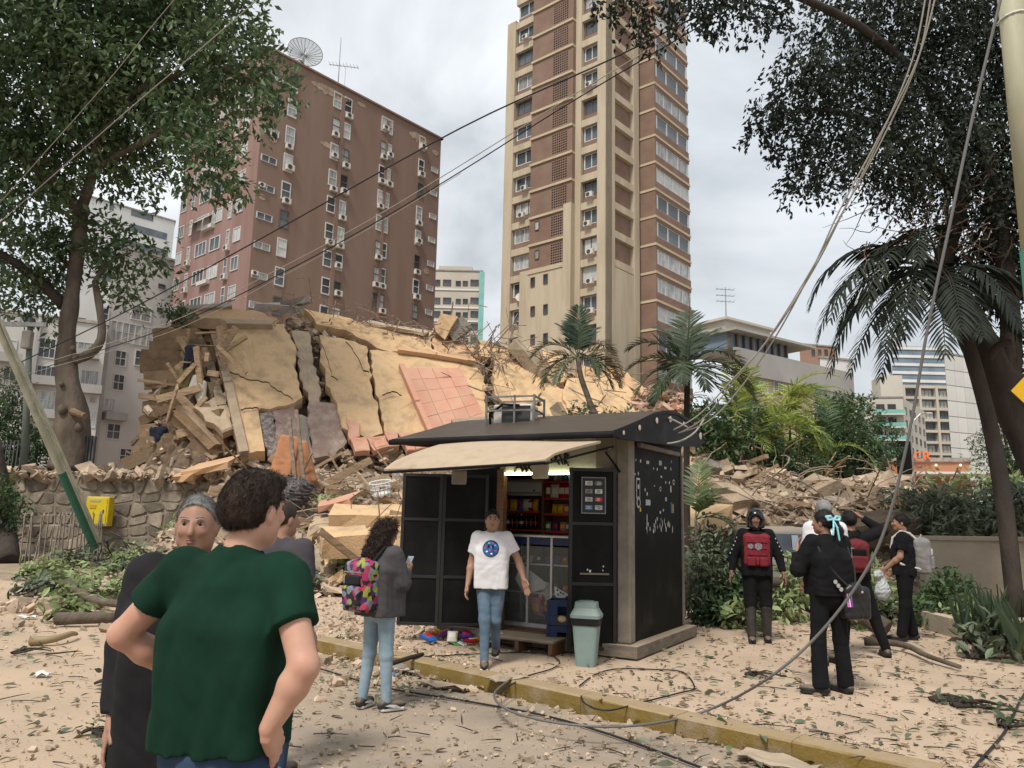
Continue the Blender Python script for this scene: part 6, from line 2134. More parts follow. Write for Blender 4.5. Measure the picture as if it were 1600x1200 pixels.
def bag_mesh(nm, w=.16, h=.21, d=.07):
 V, Fs = [], []
 n, m = 6, 7
 for s in (-1, 1):
  for j in range(m + 1):
   for i in range(n + 1):
    u, v = i / n * 2 - 1, j / m * 2 - 1
    pf_ = max(0, 1 - abs(v) ** 3) * (1 - abs(u) ** 3) ** .7
    V.append((u * w / 2 * (1 - .08 * (1 - abs(v))), s * (d / 2 * pf_ + .002) + .006 * noise.noise((u * 3, v * 3, hash(nm) % 9)), (v + 1) * h / 2))
 o = (n + 1) * (m + 1)
 for j in range(m):
  for i in range(n):
   a = j * (n + 1) + i
   Fs += [(a, a + 1, a + n + 2, a + n + 1), (o + a, o + a + n + 1, o + a + n + 2, o + a + 1)]
 for j in range(m):
  for e in (0, n):
   a = j * (n + 1) + e
   Fs.append((a, a + n + 1, o + a + n + 1, o + a))
 for i in range(n):
  for e in (0, m):
   a = e * (n + 1) + i
   Fs.append((a, a + 1, o + a + 1, o + a))
 mi = []
 for f in Fs:
  c = [sum(V[k][q] for k in f) / len(f) for q in (0, 2)]
  mi.append(1 if abs(c[0]) < w * .3 and h * .34 < c[1] < h * .74 else 0)
 return V, Fs, mi
def make_bags():
 out = {}
 for i, (nm, hx) in enumerate(PK):
  V, Fs, mi = bag_mesh(nm)
  mt = colour(nm, hx)
  out[nm] = np_mesh('snack_bag', np.array(V), Fs, [mt, colour(('white print', 'yellow print', 'red print')[i % 3], ('ddd8cc', 'd8b020', 'b01822')[i % 3])], mi, smooth=True)
 return out
BAG = make_bags()
def bag(nm, lab, lx, ly, lz, s=1.0, grp='snack bags on the kiosk shelves', rz=None, tilt=0.0):
 w4 = Matrix.Translation(kw((lx, ly, lz))) @ Matrix.Rotation(KR + (rz if rz is not None else random.uniform(-.25, .25)), 4, 'Z') @ Matrix.Rotation(tilt, 4, 'X') @ Matrix.Scale(s, 4)
 o = inst('snack_bag', BAG[nm], mat4=w4)
 return tag(o, lab, 'snack bag', grp)
def sx_(px): return KP(px, 790, ys + .08).x
for px, nm, lab in ((789, 'orange bag', 'orange snack bag at the left end of the upper left kiosk shelf'), (803, 'yellow bag', 'leaning yellow snack bag on the upper left kiosk shelf'), (815, 'blue bag', 'blue snack bag in the middle of the upper left kiosk shelf'),
     (822, 'white bag', 'white snack bag beside the blue one on the upper left shelf'), (829, 'red bag', 'red snack bag on the upper left kiosk shelf'), (836, 'yellow bag', 'yellow snack bag at the right end of the upper left shelf')):
 bag(nm, lab, sx_(px), ys + .07, shelf['a'], .8, tilt=-.1)
for px, nm, lab in ((856, 'red bag', 'large red snack bag left on the upper right kiosk shelf'), (868, 'white bag', 'white snack bag between the large red bags'), (879, 'red bag', 'large red snack bag with a white patch right on the upper right shelf'), (888, 'red bag', 'red snack bag at the right end of the upper right shelf')):
 bag(nm, lab, sx_(px), ys + .07, shelf['d'], .95, tilt=-.08)
for px, nm, lab in ((867, 'yellow bag', 'yellow snack bag low on the right kiosk shelf'), (876, 'yellow bag', 'second yellow snack bag low on the right kiosk shelf'), (886, 'pink bag', 'pale pink snack bag low on the right kiosk shelf')):
 bag(nm, lab, sx_(px), ys + .07, shelf['e'], .62, tilt=-.08)
for px, nm, lab in ((857, 'green bag', 'green snack bag on the bottom right kiosk shelf'), (868, 'purple bag', 'purple snack bag on the bottom right kiosk shelf'), (880, 'pink bag', 'pink snack bag on the bottom right kiosk shelf'), (889, 'green bag', 'green snack bag at the end of the bottom right shelf')):
 bag(nm, lab, sx_(px), ys + .07, shelf['f'], .62, tilt=-.08)
m_cola = M('dark cola', (.018, .010, .008), .15)
def bottle(lx, ly, lz, lab, capc):
 t = thing('soda_bottle', lab, 'bottle', kw((lx, ly, lz)), KR, 'cola bottles on the kiosk shelf')
 B().lathe((0, 0, 0), [(.026, 0), (.03, .01), (.03, .06), (.027, .09), (.03, .12), (.026, .15), (.012, .185), (.012, .2)], 10).build('bottle', m_cola, t, smooth=True)
 B().lathe((0, 0, .2), [(.014, 0), (.014, .018)], 10).build('cap', capc, t)
 B().lathe((0, 0, .075), [(.0305, 0), (.0305, .04)], 10).build('label', capc, t)
caps = [colour('bottle red', 'b3161c'), colour('bottle white', 'ccc6bc')]
for i, px in enumerate((788, 794, 801, 808, 815, 823, 830, 837)):
 bottle(sx_(px), ys + .08, shelf['b'], ('leftmost cola bottle on the lower left kiosk shelf', 'second cola bottle from the left on the lower left shelf', 'third cola bottle from the left on the lower left shelf', 'fourth cola bottle from the left on the lower left shelf', 'fifth cola bottle from the left on the lower left shelf', 'sixth cola bottle from the left on the lower left shelf', 'second cola bottle from the right on the lower left shelf', 'rightmost cola bottle on the lower left kiosk shelf')[i], caps[i in (1, 4)])
for i, px in enumerate((863, 869, 876, 884)):
 o = B().box((0, 0, .06), (.055, .05, .12), bev=.004).mesh('carton', colour(('carton brown', 'carton white', 'carton grey', 'carton blue')[i], ('8a5a38', 'd5d0c6', '9a9890', '5f86b5')[i]))
 tag(inst('carton', o, None, kw((sx_(px), ys + .08, shelf['c'])), KR), ('small brown carton on the top right kiosk shelf', 'small white carton on the top right kiosk shelf', 'small grey carton on the top right kiosk shelf', 'small blue carton on the top right kiosk shelf')[i], 'carton', 'small cartons on the top kiosk shelf')
for i in range(14):
 lx = cx0 + .12 + (cw - .3) * (i % 7) / 6
 bag(random.choice(PK)[0], 'small snack bag lying inside the glass display counter', lx, yc_ + .3, .17 + (.79 if i < 7 else .43), .5, 'snack bags inside the glass counter', tilt=-.5)
def sheet_px(name, label, poly, y, mat, cat='paper', tilt=0.0):
 pts = [KP(px, py, y) for px, py in poly]
 o = B().prism([(p.x, y + tilt * i, p.z) for i, p in enumerate(pts)], (0, .006, 0))
 t = thing(name, label, cat, KO, KR)
 o.build('sheet', mat, t)
m_paper = M('crumpled white paper', (.60, .60, .58), .8, (.5, .5, .5), 9, 4, bump=.4, bs=12)
sheet_px('paper_sheet', 'large white sheet leaning behind the counter glass', [(805, 905), (814, 880), (855, 912), (850, 921), (832, 925), (823, 934)], yc_ + .06, m_paper)
sheet_px('spotted_paper', 'white sheet with black spots leaning at the right of the counter', [(866, 916), (889, 929), (873, 940), (867, 930)], yc_ - .02, m_paper)
for x, y in ((871, 922), (876, 926), (872, 929), (880, 928)):
 p = KP(x, y, yc_ - .025)
 B().box((p.x, yc_ - .026, p.z), (.02, .004, .02)).build('spot', m_dark, bpy.data.objects['spotted_paper'])
for i, (px, py, nm, s_) in enumerate(((842, 962, 'pink bag', 1.2), (850, 955, 'orange bag', 1.2), (838, 930, 'pink bag', 1.0), (853, 938, 'white bag', 1.1), (845, 945, 'red bag', 1.0))):
 p = KP(px, py, yc_ + .2)
 bag(nm, 'snack bag fallen in a heap at the bottom of the glass counter', p.x, yc_ + .2, max(p.z, .2), s_, 'snack bags fallen inside the glass counter', rz=random.uniform(-.8, .8), tilt=random.uniform(-.5, .4))
for k in range(34):
 left = k < 26
 g = G(random.uniform(668, 765), random.uniform(984, 1012), .13) if left else G(random.uniform(760, 790), random.uniform(985, 1003), .13)
 nm = random.choice(PK)[0]
 w4 = Matrix.Translation(g + Vector((0, 0, .03 + .012 * (k % 4)))) @ Matrix.Rotation(random.uniform(0, 6.28), 4, 'Z') @ Matrix.Rotation(math.pi / 2 + random.gauss(0, .3), 4, 'X') @ Matrix.Scale(random.uniform(.65, 1.05), 4)
 tag(inst('snack_packet', BAG[nm], mat4=w4), 'bright snack packet spilt on the pavement before the open black door' if left else 'snack packet lying beside the kiosk step', 'snack packet', 'snack packets spilt by the open black door' if left else 'snack packets by the kiosk step')
m_crate = M('dark blue crate', (.020, .040, .105), .5, (.03, .05, .11), 3, 4, dust=.35)
cpos = G(878, 1019, .13)
def crate(z, lab, front):
 t = thing('bottle_crate', lab, 'crate', (cpos.x + .03, cpos.y + .16, .13 + z), KR + .32, 'blue bottle crates by the counter')
 w, d, h = .34, .30, .29
 for (c, s_) in (((0, -d / 2, .06), (w, .016, .11)), ((0, -d / 2, h - .035), (w, .016, .07)), ((-w * .33, -d / 2, h * .58), (w * .34, .016, .1)), ((w * .33, -d / 2, h * .58), (w * .34, .016, .1)), ((0, d / 2, h / 2), (w, .016, h)), ((-w / 2, 0, h / 2), (.016, d, h)), ((w / 2, 0, h / 2), (.016, d, h))):
  B().box(c, s_).build('side', m_crate, t)
 B().box((0, 0, .01), (w - .02, d - .02, .02)).build('bottom', m_crate, t)
 for (x, z_) in ((-w / 2, 0), (w / 2, 0)):
  B().box((x, -d / 2 - .004, h / 2), (.028, .026, h)).build('corner_rib', m_crate, t)
 if front == 'y':
  B().lathe((0, -d / 2 - .0085, .08), [(.05, 0), (.05, .004)], 16, axis=Matrix.Rotation(math.pi / 2, 3, 'X') @ Matrix.Diagonal((1, .75, 1))).build('emblem', M('crate emblem', (.55, .42, .12), .5), t)
  B().box((0, -d / 2 - .014, .078), (.06, .003, .02)).build('emblem_band', m_wht, t)
 else:
  B().lathe((0, -d / 2 - .0085, .08), [(.02, 0), (.02, .004)], 12, axis=Matrix.Rotation(math.pi / 2, 3, 'X')).build('emblem', m_wht, t)
crate(0, 'lower dark blue bottle crate between the counter and the bin', 'w')
crate(.295, 'upper dark blue bottle crate with a yellow emblem', 'y')
bp = G(918, 1043, .13)
bn = thing('trash_bin', 'grey green plastic swing lid bin standing on the pavement', 'bin', bp + Vector((0, .13, 0)), -.28)
m_bin = M('grey green plastic', (0.225, 0.305, 0.285), .5, (0.19, 0.255, 0.24), 3, 5, dust=.2)
m_bagk = M('black bin bag', (.012, .012, .013), .25, bump=.4, bs=20)
def frust(b, w0, d0, z0, w1, d1, z1, r=.04, n=4):
 ring = []
 for (w, d, z) in ((w0, d0, z0), (w1, d1, z1)):
  for (sx, sy) in ((1, 1), (-1, 1), (-1, -1), (1, -1)):
   a0 = {(1, 1): 0, (-1, 1): 90, (-1, -1): 180, (1, -1): 270}[(sx, sy)]
   for k in range(n + 1):
    a = rad(a0 + 90 * k / n)
    ring.append((sx * (w / 2 - r) + r * math.cos(a), sy * (d / 2 - r) + r * math.sin(a), z))
 m = len(ring) // 2
 b.add(ring, [(k, (k + 1) % m, m + (k + 1) % m, m + k) for k in range(m)] + [tuple(range(m))[::-1], tuple(range(m, 2 * m))])
 return b
b = B()
frust(b, .21, .19, 0, .29, .25, .49, .04)
b.build('body', m_bin, bn)
b = B()
frust(b, .306, .266, .44, .312, .272, .495, .045)
frust(b, .30, .26, .42, .306, .266, .44, .045)
b.build('bin_bag', m_bagk, bn)
b = B()
frust(b, .325, .285, .497, .33, .29, .53, .045)
frust(b, .325, .285, .53, .25, .21, .60, .045)
frust(b, .25, .21, .60, .235, .195, .66, .04)
b.build('lid', m_bin, bn)
b = B()
frust(b, .17, .13, .655, .16, .12, .672, .04)
b.build('lid_flap', M('bin flap', (0.17, 0.235, 0.22), .5), bn)
_cw = kw((0, 0, 0)); _cl = KP(805, 692, -.02); _cY = kw(_cl).y
p, q = D(768, 692, _cY), D(842, 622, _cY)
cg = thing('caged_air_conditioner', 'outdoor air conditioner locked in a metal cage on the kiosk roof', 'air conditioner', ((p.x + q.x) / 2, _cY, p.z + .0), KR + .2)
w, h, d = .64, q.z - p.z, .44
m_cage = M('grey cage bar', (0.20, 0.195, 0.185), .5, (0.10, 0.095, 0.09), 5, 5)
for sx in (-1, 1):
 for sy in (-1, 1):
  B().box((sx * w / 2, sy * d / 2, h / 2), (.026, .026, h)).build('cage_post', m_cage, cg)
for z_ in (.05, h * .34, h * .67, h - .02):
 for sy in (-1, 1):
  B().box((0, sy * d / 2, z_), (w - .03, .022, .022)).build('cage_bar', m_cage, cg)
 for sx in (-1, 1):
  B().box((sx * w / 2, 0, z_), (.022, d - .03, .022)).build('cage_bar', m_cage, cg)
B().box((.06, -d / 2, h / 2), (.022, .022, h)).build('cage_bar', m_cage, cg)
B().box((.0, .02, .08 + h * .36), (.52, .28, h * .66), bev=.015).build('unit', m_acw, cg)
B().box((.05, -.13, .08 + h * .36), (.38, .015, h * .58)).build('unit_grille', m_acd, cg)
B().tube([(-.3, -.1, h * .2), (-.28, -.2, h * .6), (-.1, -.22, h * .8), (.12, -.2, h * .78)], .018, 6).build('pipe', m_black, cg)
# ==== people
def skinmat(name, c, c2):
 m = M(name, c, .55, c2, 7, 5, .4, .65, bump=.12, bs=90, bdist=.004, spec=.35)
 b = next(n for n in m.node_tree.nodes if n.type == 'BSDF_PRINCIPLED')
 b.inputs['Subsurface Weight'].default_value = .12
 b.inputs['Subsurface Radius'].default_value = (.012, .005, .003)
 return m
sk_fair = skinmat('fair skin', (0.50, 0.29, 0.205), (0.46, 0.235, 0.165))
sk_mid = skinmat('tan skin', (0.33, 0.185, 0.125), (0.29, 0.15, 0.10))
sk_dark = skinmat('brown skin', (0.22, 0.12, 0.08), (0.19, 0.10, 0.065))
def cloth(name, c, c2=None, rough=.9, bs=220, bump=.25, vs=5):
 m = M(name, c, rough, c2 or tuple(x * .75 for x in c), vs, 6, .38, .68, bump=bump, bs=bs, bdist=.003, spec=.15)
 b = next(n for n in m.node_tree.nodes if n.type == 'BSDF_PRINCIPLED')
 b.inputs['Sheen Weight'].default_value = .0
 return m
c_green = cloth('dark green cotton', (0.006, 0.031, 0.018), (0.004, 0.021, 0.012))
c_black = cloth('black cotton', (0.010, 0.010, 0.011), (0.006, 0.006, 0.007))
c_coat = cloth('charcoal linen', (0.020, 0.019, 0.021), (0.013, 0.012, 0.014))
c_grey = cloth('grey hoodie cloth', (0.072, 0.068, 0.070), (0.052, 0.050, 0.052))
c_slate = cloth('slate cotton', (0.060, 0.055, 0.062), (0.045, 0.041, 0.047))
c_white = cloth('white cotton', (0.66, 0.64, 0.65), (0.60, 0.585, 0.60))
c_jean = cloth('blue denim', (0.075, 0.115, 0.165), (0.13, 0.18, 0.235), vs=7)
c_ljean = cloth('pale denim', (0.20, 0.275, 0.33), (0.28, 0.35, 0.40), vs=7)
c_djean = cloth('dark denim', (0.025, 0.045, 0.085), (0.04, 0.065, 0.11), vs=7)
m_hairb = M('dark brown hair', (0.024, 0.014, 0.010), .55, (0.05, 0.030, 0.020), 40, 4, bump=.8, bs=120, bdist=.01, stretch=(1, 1, .25))
m_hairg = M('grey hair', (0.30, 0.29, 0.28), .6, (0.16, 0.155, 0.15), 40, 4, bump=.8, bs=120, bdist=.01, stretch=(1, 1, .25))
m_hairk = M('black hair', (0.008, 0.007, 0.007), .5, (0.02, 0.016, 0.014), 40, 4, bump=.8, bs=100, bdist=.01)
m_eye = M('eye white', (.30, .27, .25), .25)
m_iris = M('brown iris', (.02, .012, .008), .15)
m_lip = M('lips', (.22, .11, .088), .55)
m_sole = M('white sole', (.55, .53, .5), .7)
m_soled = M('black sole', (.012, .012, .012), .7)
m_shoe = M('black shoe', (.012, .012, .013), .5, (.03, .027, .024), 10, 4, dust=.3)
def RZ(a): return np.array(Matrix.Rotation(a, 3, 'Z'))
BASE = {'hip_l': (-.09, 0, .93), 'hip_r': (.09, 0, .93), 'kne_l': (-.105, .012, .50), 'kne_r': (.105, .012, .50), 'ank_l': (-.11, -.02, .085), 'ank_r': (.11, -.02, .085),
  'sho_l': (-.175, -.005, 1.435), 'sho_r': (.175, -.005, 1.435), 'elb_l': (-.225, -.03, 1.15), 'elb_r': (.225, -.03, 1.15), 'wri_l': (-.235, .05, .905), 'wri_r': (.235, .05, .905),
  'neck': (0, -.015, 1.47), 'head': (0, .02, 1.635)}
def person(label, loc, rz, h, J=None, yaw=0.0, pitch=0.0, skin=None, hair='short', hairm=None, top=None, sleeve='short', hem=.90, loose=.0, bottom=None, pants=1.0, flare=0.0, shoe=None, sole=None,
   girth=1.0, hands=None, vox=.011, toes=(0.0, 0.0), face=True, fem=False, group=None, wr=.005, armk=1.0, legskip=False, slv=.66, wf_=17, hoodie=False):
 k = h / 1.75
 j = dict(BASE)
 j.update(J or {})
 j = {a: np.array(b, float) for a, b in j.items()}
 t = thing('person', label, 'person', loc, rz, group)
 R_ = RZ(yaw) @ np.array(Matrix.Rotation(pitch, 3, 'X'))
 hc = j['head']
 def hp(x, y, z): return hc + R_ @ np.array((x, y, z), float)
 def build(name, s, mat, vx=vox, parent=t, **kw):
  V, Q = s.mesh(vx, **kw)
  if len(V) == 0: return None
  return inst(name, np_mesh(name, V * k, Q, mat, smooth=True), parent)
 g = girth
 s = SDF()
 s.ell((0, 0, 1.30), (.155 * g, .105 * g, .19), .05)
 s.ell((0, .01, 1.12), ((.125 if fem else .14) * g, .10 * g, .16), .06)
 s.ell((0, 0, .97), ((.168 if fem else .158) * g, .112 * g, .13), .05)
 if fem:
  for sx in (-1, 1): s.ell((sx * .07, .085, 1.28), (.06, .05, .06), .04)
 s.cone(j['sho_l'] * [.82, 1, 1], j['sho_r'] * [.82, 1, 1], .058 * g, .058 * g, .05)
 s.cone(j['neck'] + [0, 0, -.04], hp(0, -.02, -.06), .062 * (.88 if fem else 1), .056 * (.86 if fem else 1), .03)
 for q in 'lr':
  a, b, c = j['sho_' + q], j['elb_' + q], j['wri_' + q]
  s.cone(a, b, .052 * armk, .041 * armk, .03)
  m = b + (c - b) * .3
  s.cone(b, m, .040 * armk, .042 * armk, .02).cone(m, c, .042 * armk, .027 * armk, .02)
  hd = (hands or {}).get(q, {})
  d = np.array(hd.get('dir', (c - b) / np.linalg.norm(c - b)), float)
  d /= np.linalg.norm(d)
  nrm = np.array(hd.get('n', (1 if q == 'l' else -1, .15, 0)), float)
  nrm -= d * (nrm @ d)
  nrm /= np.linalg.norm(nrm)
  lat = np.cross(d, nrm)
  th = hd.get('thumb', 1 if (lat @ np.array((0, 1, .3)) > 0) else -1)
  curl = hd.get('curl', .35)
  Rh = np.stack([lat, nrm, d], 1)
  s.box(c + d * .052, (.030, .008, .038), .009, .015, rot=Rh)
  for i in range(4):
   p = c + d * .092 + lat * th * (.030 - .020 * i)
   dd = d + lat * th * (.09 - .06 * i)
   ln = (.040, .045, .042, .033)[i]
   pts = [p]
   for f in range(3):
    dd = dd / np.linalg.norm(dd)
    pts.append(pts[-1] + dd * ln * (1, .72, .58)[f])
    dd = dd + nrm * curl * (.6 + .35 * f)
   s.chain(pts, [.0098, .0092, .0085, .0072], .006)
  p = c + d * .022 + lat * th * .026 + nrm * .006
  d1 = d * .62 + lat * th * .72 + nrm * .25
  d1 /= np.linalg.norm(d1)
  d2 = d * .85 + lat * th * .38 + nrm * .3
  d2 /= np.linalg.norm(d2)
  if 'td' in hd:
   d1 = d2 = np.array(hd['td'], float) / np.linalg.norm(hd['td'])
  s.chain([p, p + d1 * .042, p + d1 * .042 + d2 * .034, p + d1 * .042 + d2 * .06], [.0145, .0115, .0105, .0085], .008)
 if not legskip:
  for q in 'lr':
   s.cone(j['hip_' + q], j['kne_' + q], .074 * g, .044, .04)
   m = j['kne_' + q] + (j['ank_' + q] - j['kne_' + q]) * .3
   s.cone(j['kne_' + q], m, .043, .042, .03).cone(m, j['ank_' + q], .042, .030, .03)
   s.cone(j['ank_' + q], j['ank_' + q] + [0, .1, -.045], .034, .026, .02)
 s.ell(hp(0, -.014, .022), (.076, .095, .096), .02, rot=R_)
 s.ell(hp(0, .030, -.035), (.060, .064, .082), .03, rot=R_)
 s.ell(hp(0, .060, -.092), (.030, .026, .022), .03, rot=R_)
 for sx in (-1, 1):
  s.ell(hp(sx * .050, -.005, -.062), (.018, .04, .03), .03, rot=R_)
  s.ell(hp(sx * .077, -.012, -.012), (.010, .021, .033), .008, rot=R_)
  s.ell(hp(sx * .036, .076, -.022), (.02, .016, .014), .02, rot=R_)
 for sx in (-1, 1): s.ell(hp(sx * .031, .082, .021), (.019, .011, .008), .006, rot=R_).ell(hp(sx * .031, .081, .0), (.018, .010, .006), .006, rot=R_)
 s.cone(hp(0, .090, .012), hp(0, .108, -.028), .008, .0135, .012)
 for sx in (-1, 1):
  s.ell(hp(sx * .031, .094, .010), (.016, .013, .008), .010, rot=R_, op='s')
 s.ell(hp(0, .100, -.058), (.022, .008, .0028), .006, rot=R_, op='s')
 build('body', s, skin)
 if face:
  for sx in (-1, 1):
   e = B().sphere((0, 0, 0), .0125, 10)
   o = e.build('eye', m_eye, t, smooth=True, loc=tuple(hp(sx * .031, .0755, .010) * k))
   B().sphere(tuple(R_ @ np.array((0, .0085, 0))), .0075, 8).build('iris', m_iris, o, smooth=True)
   b = SDF()
   b.cone(hp(sx * .016, .096, .034), hp(sx * .034, .094, .039), .0042, .0042, .004).cone(hp(sx * .034, .094, .039), hp(sx * .050, .083, .033), .0042, .003, .004)
   build('eyebrow', b, hairm or m_hairk, .0035)
  b = SDF()
  b.ell(hp(0, .0955, -.0535), (.020, .006, .0045), .004, rot=R_).ell(hp(0, .0955, -.0645), (.018, .006, .0055), .004, rot=R_)
  build('lips', b, m_lip, .0035)
 s = SDF()
 if hair in ('short', 'cropped', 'grey'):
  e = .004
  s.ell(hp(0, -.016, .026), (.077 + e, .096 + e, .097 + e * 1.3), .01, rot=R_)
  if hair == 'short':
   s.ell(hp(.01, .05, .092), (.055, .045, .028), .03, rot=R_).ell(hp(0, -.06, .0), (.07, .055, .07), .03, rot=R_)
   s.ell(hp(-.02, .02, .102), (.05, .06, .022), .02, rot=R_)
  n_ = R_ @ np.array((0, .80, -.60))
  s.plane(hp(0, .052, .045) if hair != 'grey' else hp(0, .040, .062), n_)
  n2 = R_ @ np.array((0, .25, -.97))
  s.plane(hp(0, -.06, -.052), n2)
  build('hair', s, hairm, max(vox * .7, .006), wr=.003 if hair == 'short' else .0015, wf=22, seed=len(label))
 elif hair == 'curly':
  s.ell(hp(0, -.02, .03), (.090, .105, .105), .02, rot=R_)
  s.ell(hp(0, -.085, -.06), (.085, .06, .10), .05, rot=R_)
  s.ell(hp(0, -.10, -.16), (.10, .06, .12), .05, rot=R_)
  s.ell(hp(-.02, -.10, -.25), (.09, .05, .09), .05, rot=R_)
  for sx in (-1, 1): s.ell(hp(sx * .075, -.02, -.06), (.028, .05, .09), .03, rot=R_)
  s.plane(hp(0, .055, .05), R_ @ np.array((0, .86, -.5)))
  build('hair', s, hairm, .009, wr=.016, wf=17, seed=5)
 elif hair in ('tied', 'pony'):
  s.ell(hp(0, -.018, .026), (.084, .103, .104), .01, rot=R_)
  s.plane(hp(0, .058, .045), R_ @ np.array((0, .80, -.60)))
  s.plane(hp(0, -.05, -.06), R_ @ np.array((0, .3, -.95)))
  s.ell(hp(0, -.105, .02), (.04, .035, .04), .02, rot=R_)
  if hair == 'pony':
   s.chain([hp(.0, -.12, .02), hp(.02, -.15, -.08), hp(.03, -.13, -.22), hp(.02, -.12, -.33)], [.03, .04, .036, .012], .03)
  build('hair', s, hairm, .009, wr=.003, wf=18, seed=7)
 ho_ = [c for c in t.children if c.name.startswith('hair')]
 if ho_:
  me_ = ho_[0].data
  nv = len(me_.vertices)
  co = np.empty(nv * 3, np.float32); nn = np.empty(nv * 3, np.float32)
  me_.vertices.foreach_get('co', co); me_.vertices.foreach_get('normal', nn)
  co, nn = co.reshape(-1, 3), nn.reshape(-1, 3)
  c_ = hc * k
  near = vox < .0095
  pk_ = rng.integers(0, nv, 16000 if near else 3500)
  P_, N_ = co[pk_] + rng.normal(size=(len(pk_), 3)) * .002, nn[pk_]
  fl = np.array([0, -.55, -.6]) if hair != 'curly' else np.array([0, -.2, -.8])
  fl = R_ @ fl
  T_ = unit(fl - N_ * (N_ @ fl)[:, None] + rng.normal(size=P_.shape) * (.2 if hair != 'curly' else .7))
  ln_ = {'short': .020, 'grey': .018, 'cropped': .010, 'curly': .055}.get(hair, .028)
  V_, F_ = leaf_arrays(P_, T_ + N_ * (.035 if hair != 'curly' else .4), ln_ * rng.uniform(.5, 1.2, len(P_)), .045 if near else .09, .1, N_ + rng.normal(size=P_.shape) * .3)
  tag(inst('hair_strands', np_mesh('hair_strands', V_, F_, hairm), ho_[0]), kind='stuff')
 if bottom is not None:
  s = SDF()
  s.ell((0, 0, .97), ((.178 if fem else .170) * g, .122 * g, .13), .05)
  s.ell((0, -.02, .90), (.16 * g, .115 * g, .10), .05)
  for q in 'lr':
   a, b, c = j['hip_' + q], j['kne_' + q], j['ank_' + q]
   s.cone(a, b, .094 * g * pants, .064 * pants, .035)
   e = c + (b - c) * .02
   s.cone(b, e, .064 * pants, (.047 + flare) * pants, .03, cut=(e + (e - b) / np.linalg.norm(e - b) * .035, (e - b) / np.linalg.norm(e - b)))
  s.plane((0, 0, 1.04), (0, 0, 1))
  build('trousers', s, bottom, wr=wr * .55, wf=15, seed=3)
 if top is not None:
  s = SDF()
  x = .015 + loose
  s.ell((0, 0, 1.30), (.158 * g + x, .108 * g + x, .19), .04)
  if fem:
   for sx in (-1, 1): s.ell((sx * .07, .085, 1.28), (.062 + x, .052 + x, .06), .04)
  s.ell((0, .005, 1.14), ((.128 if fem else .145) * g + x, .104 * g + x, .2), .05)
  zl_ = (hem + 1.22) / 2
  s.box((0, .0, zl_), ((.105 if fem else .112) * g + loose, .072 * g + loose * .8, (1.22 - hem) / 2 + .05), .062, .06)
  s.cone(j['sho_l'] * [.84, 1, 1] + [0, 0, -.01], j['sho_r'] * [.84, 1, 1] + [0, 0, -.01], .064 * g + loose * .4, .064 * g + loose * .4, .05)
  s.cone(j['neck'] + [0, .0, -.07], j['neck'] + [0, 0.003, .0 + .03 * hoodie], .088, .072 + .01 * hoodie, .04)
  for q in 'lr':
   a, b, c = j['sho_' + q], j['elb_' + q], j['wri_' + q]
   if sleeve == 'short':
    e = a + (b - a) * slv
    dv = (b - a) / np.linalg.norm(b - a)
    s.cone(a, e, .063 * armk + loose * .5, .058 * armk + loose * .75, .04, cut=(e - dv * .005, dv))
   else:
    s.cone(a, b, .064 * armk + loose * .5, .054 * armk + loose * .6, .035)
    dv = (c - b) / np.linalg.norm(c - b)
    s.cone(b, c, .053 * armk + loose * .6, .038 * armk + loose * .3, .03, cut=(c - dv * .012, dv))
  s.plane((0, 0, hem), (0, 0, -1))
  s.cone(j['neck'] + np.array([0, .012, .022 + .03 * hoodie]), j['neck'] + np.array([0, .05, .15]), .060, .095, .008, op='s')
  build('shirt' if sleeve == 'short' else 'jacket', s, top, wr=wr, wf=wf_, seed=len(label) % 7)
 if shoe is not None:
  for q, ta in zip('lr', toes):
   c = j['ank_' + q]
   gz = c[2] - .085
   f = np.array((math.sin(ta), math.cos(ta), 0))
   Rf = RZ(-ta)
   s = SDF()
   s.ell(c + [0, 0, -.025] - f * .01, (.045, .055, .06), .03, rot=Rf)
   s.ell(np.array((c[0], c[1], gz + .045)) + f * .10, (.047, .10, .042), .04, rot=Rf)
   s.ell(np.array((c[0], c[1], gz + .045)) - f * .03, (.042, .055, .045), .03, rot=Rf)
   s.plane((0, 0, gz + .022), (0, 0, -1))
   o = build('shoe', s, shoe, .008)
   s = SDF()
   s.box(np.array((c[0], c[1], gz + .017)) + f * .06, (.020, .095, .006), .026, .01, rot=Rf)
   s.plane((0, 0, gz + .0), (0, 0, -1))
   s.plane((0, 0, gz + .03), (0, 0, 1))
   V, Q = s.mesh(.008)
   inst('sole', np_mesh('sole', V * k, Q, sole or m_soled, smooth=True), o)
 t['h'] = h
 return t, j, k
def on(t, p, k=1.0):
 return XF[t.name] @ (Vector(tuple(p)) * k)
def place_at(px, py_foot, z): return G(px, py_foot, z)
hd = D(380, 742, 2.55)
h_ = hd.z
loc = Vector((D(358, 1000, 2.55).x, 2.55, 0))
g_J = {'elb_l': (-.365, .0, 1.245), 'wri_l': (-.195, .17, 1.07), 'elb_r': (.295, -.10, 1.20), 'wri_r': (.205, -.11, 1.03), 'head': (.035, .03, 1.64), 'neck': (.01, -.01, 1.485), 'sho_l': (-.172, .0, 1.445), 'sho_r': (.172, -.01, 1.44)}
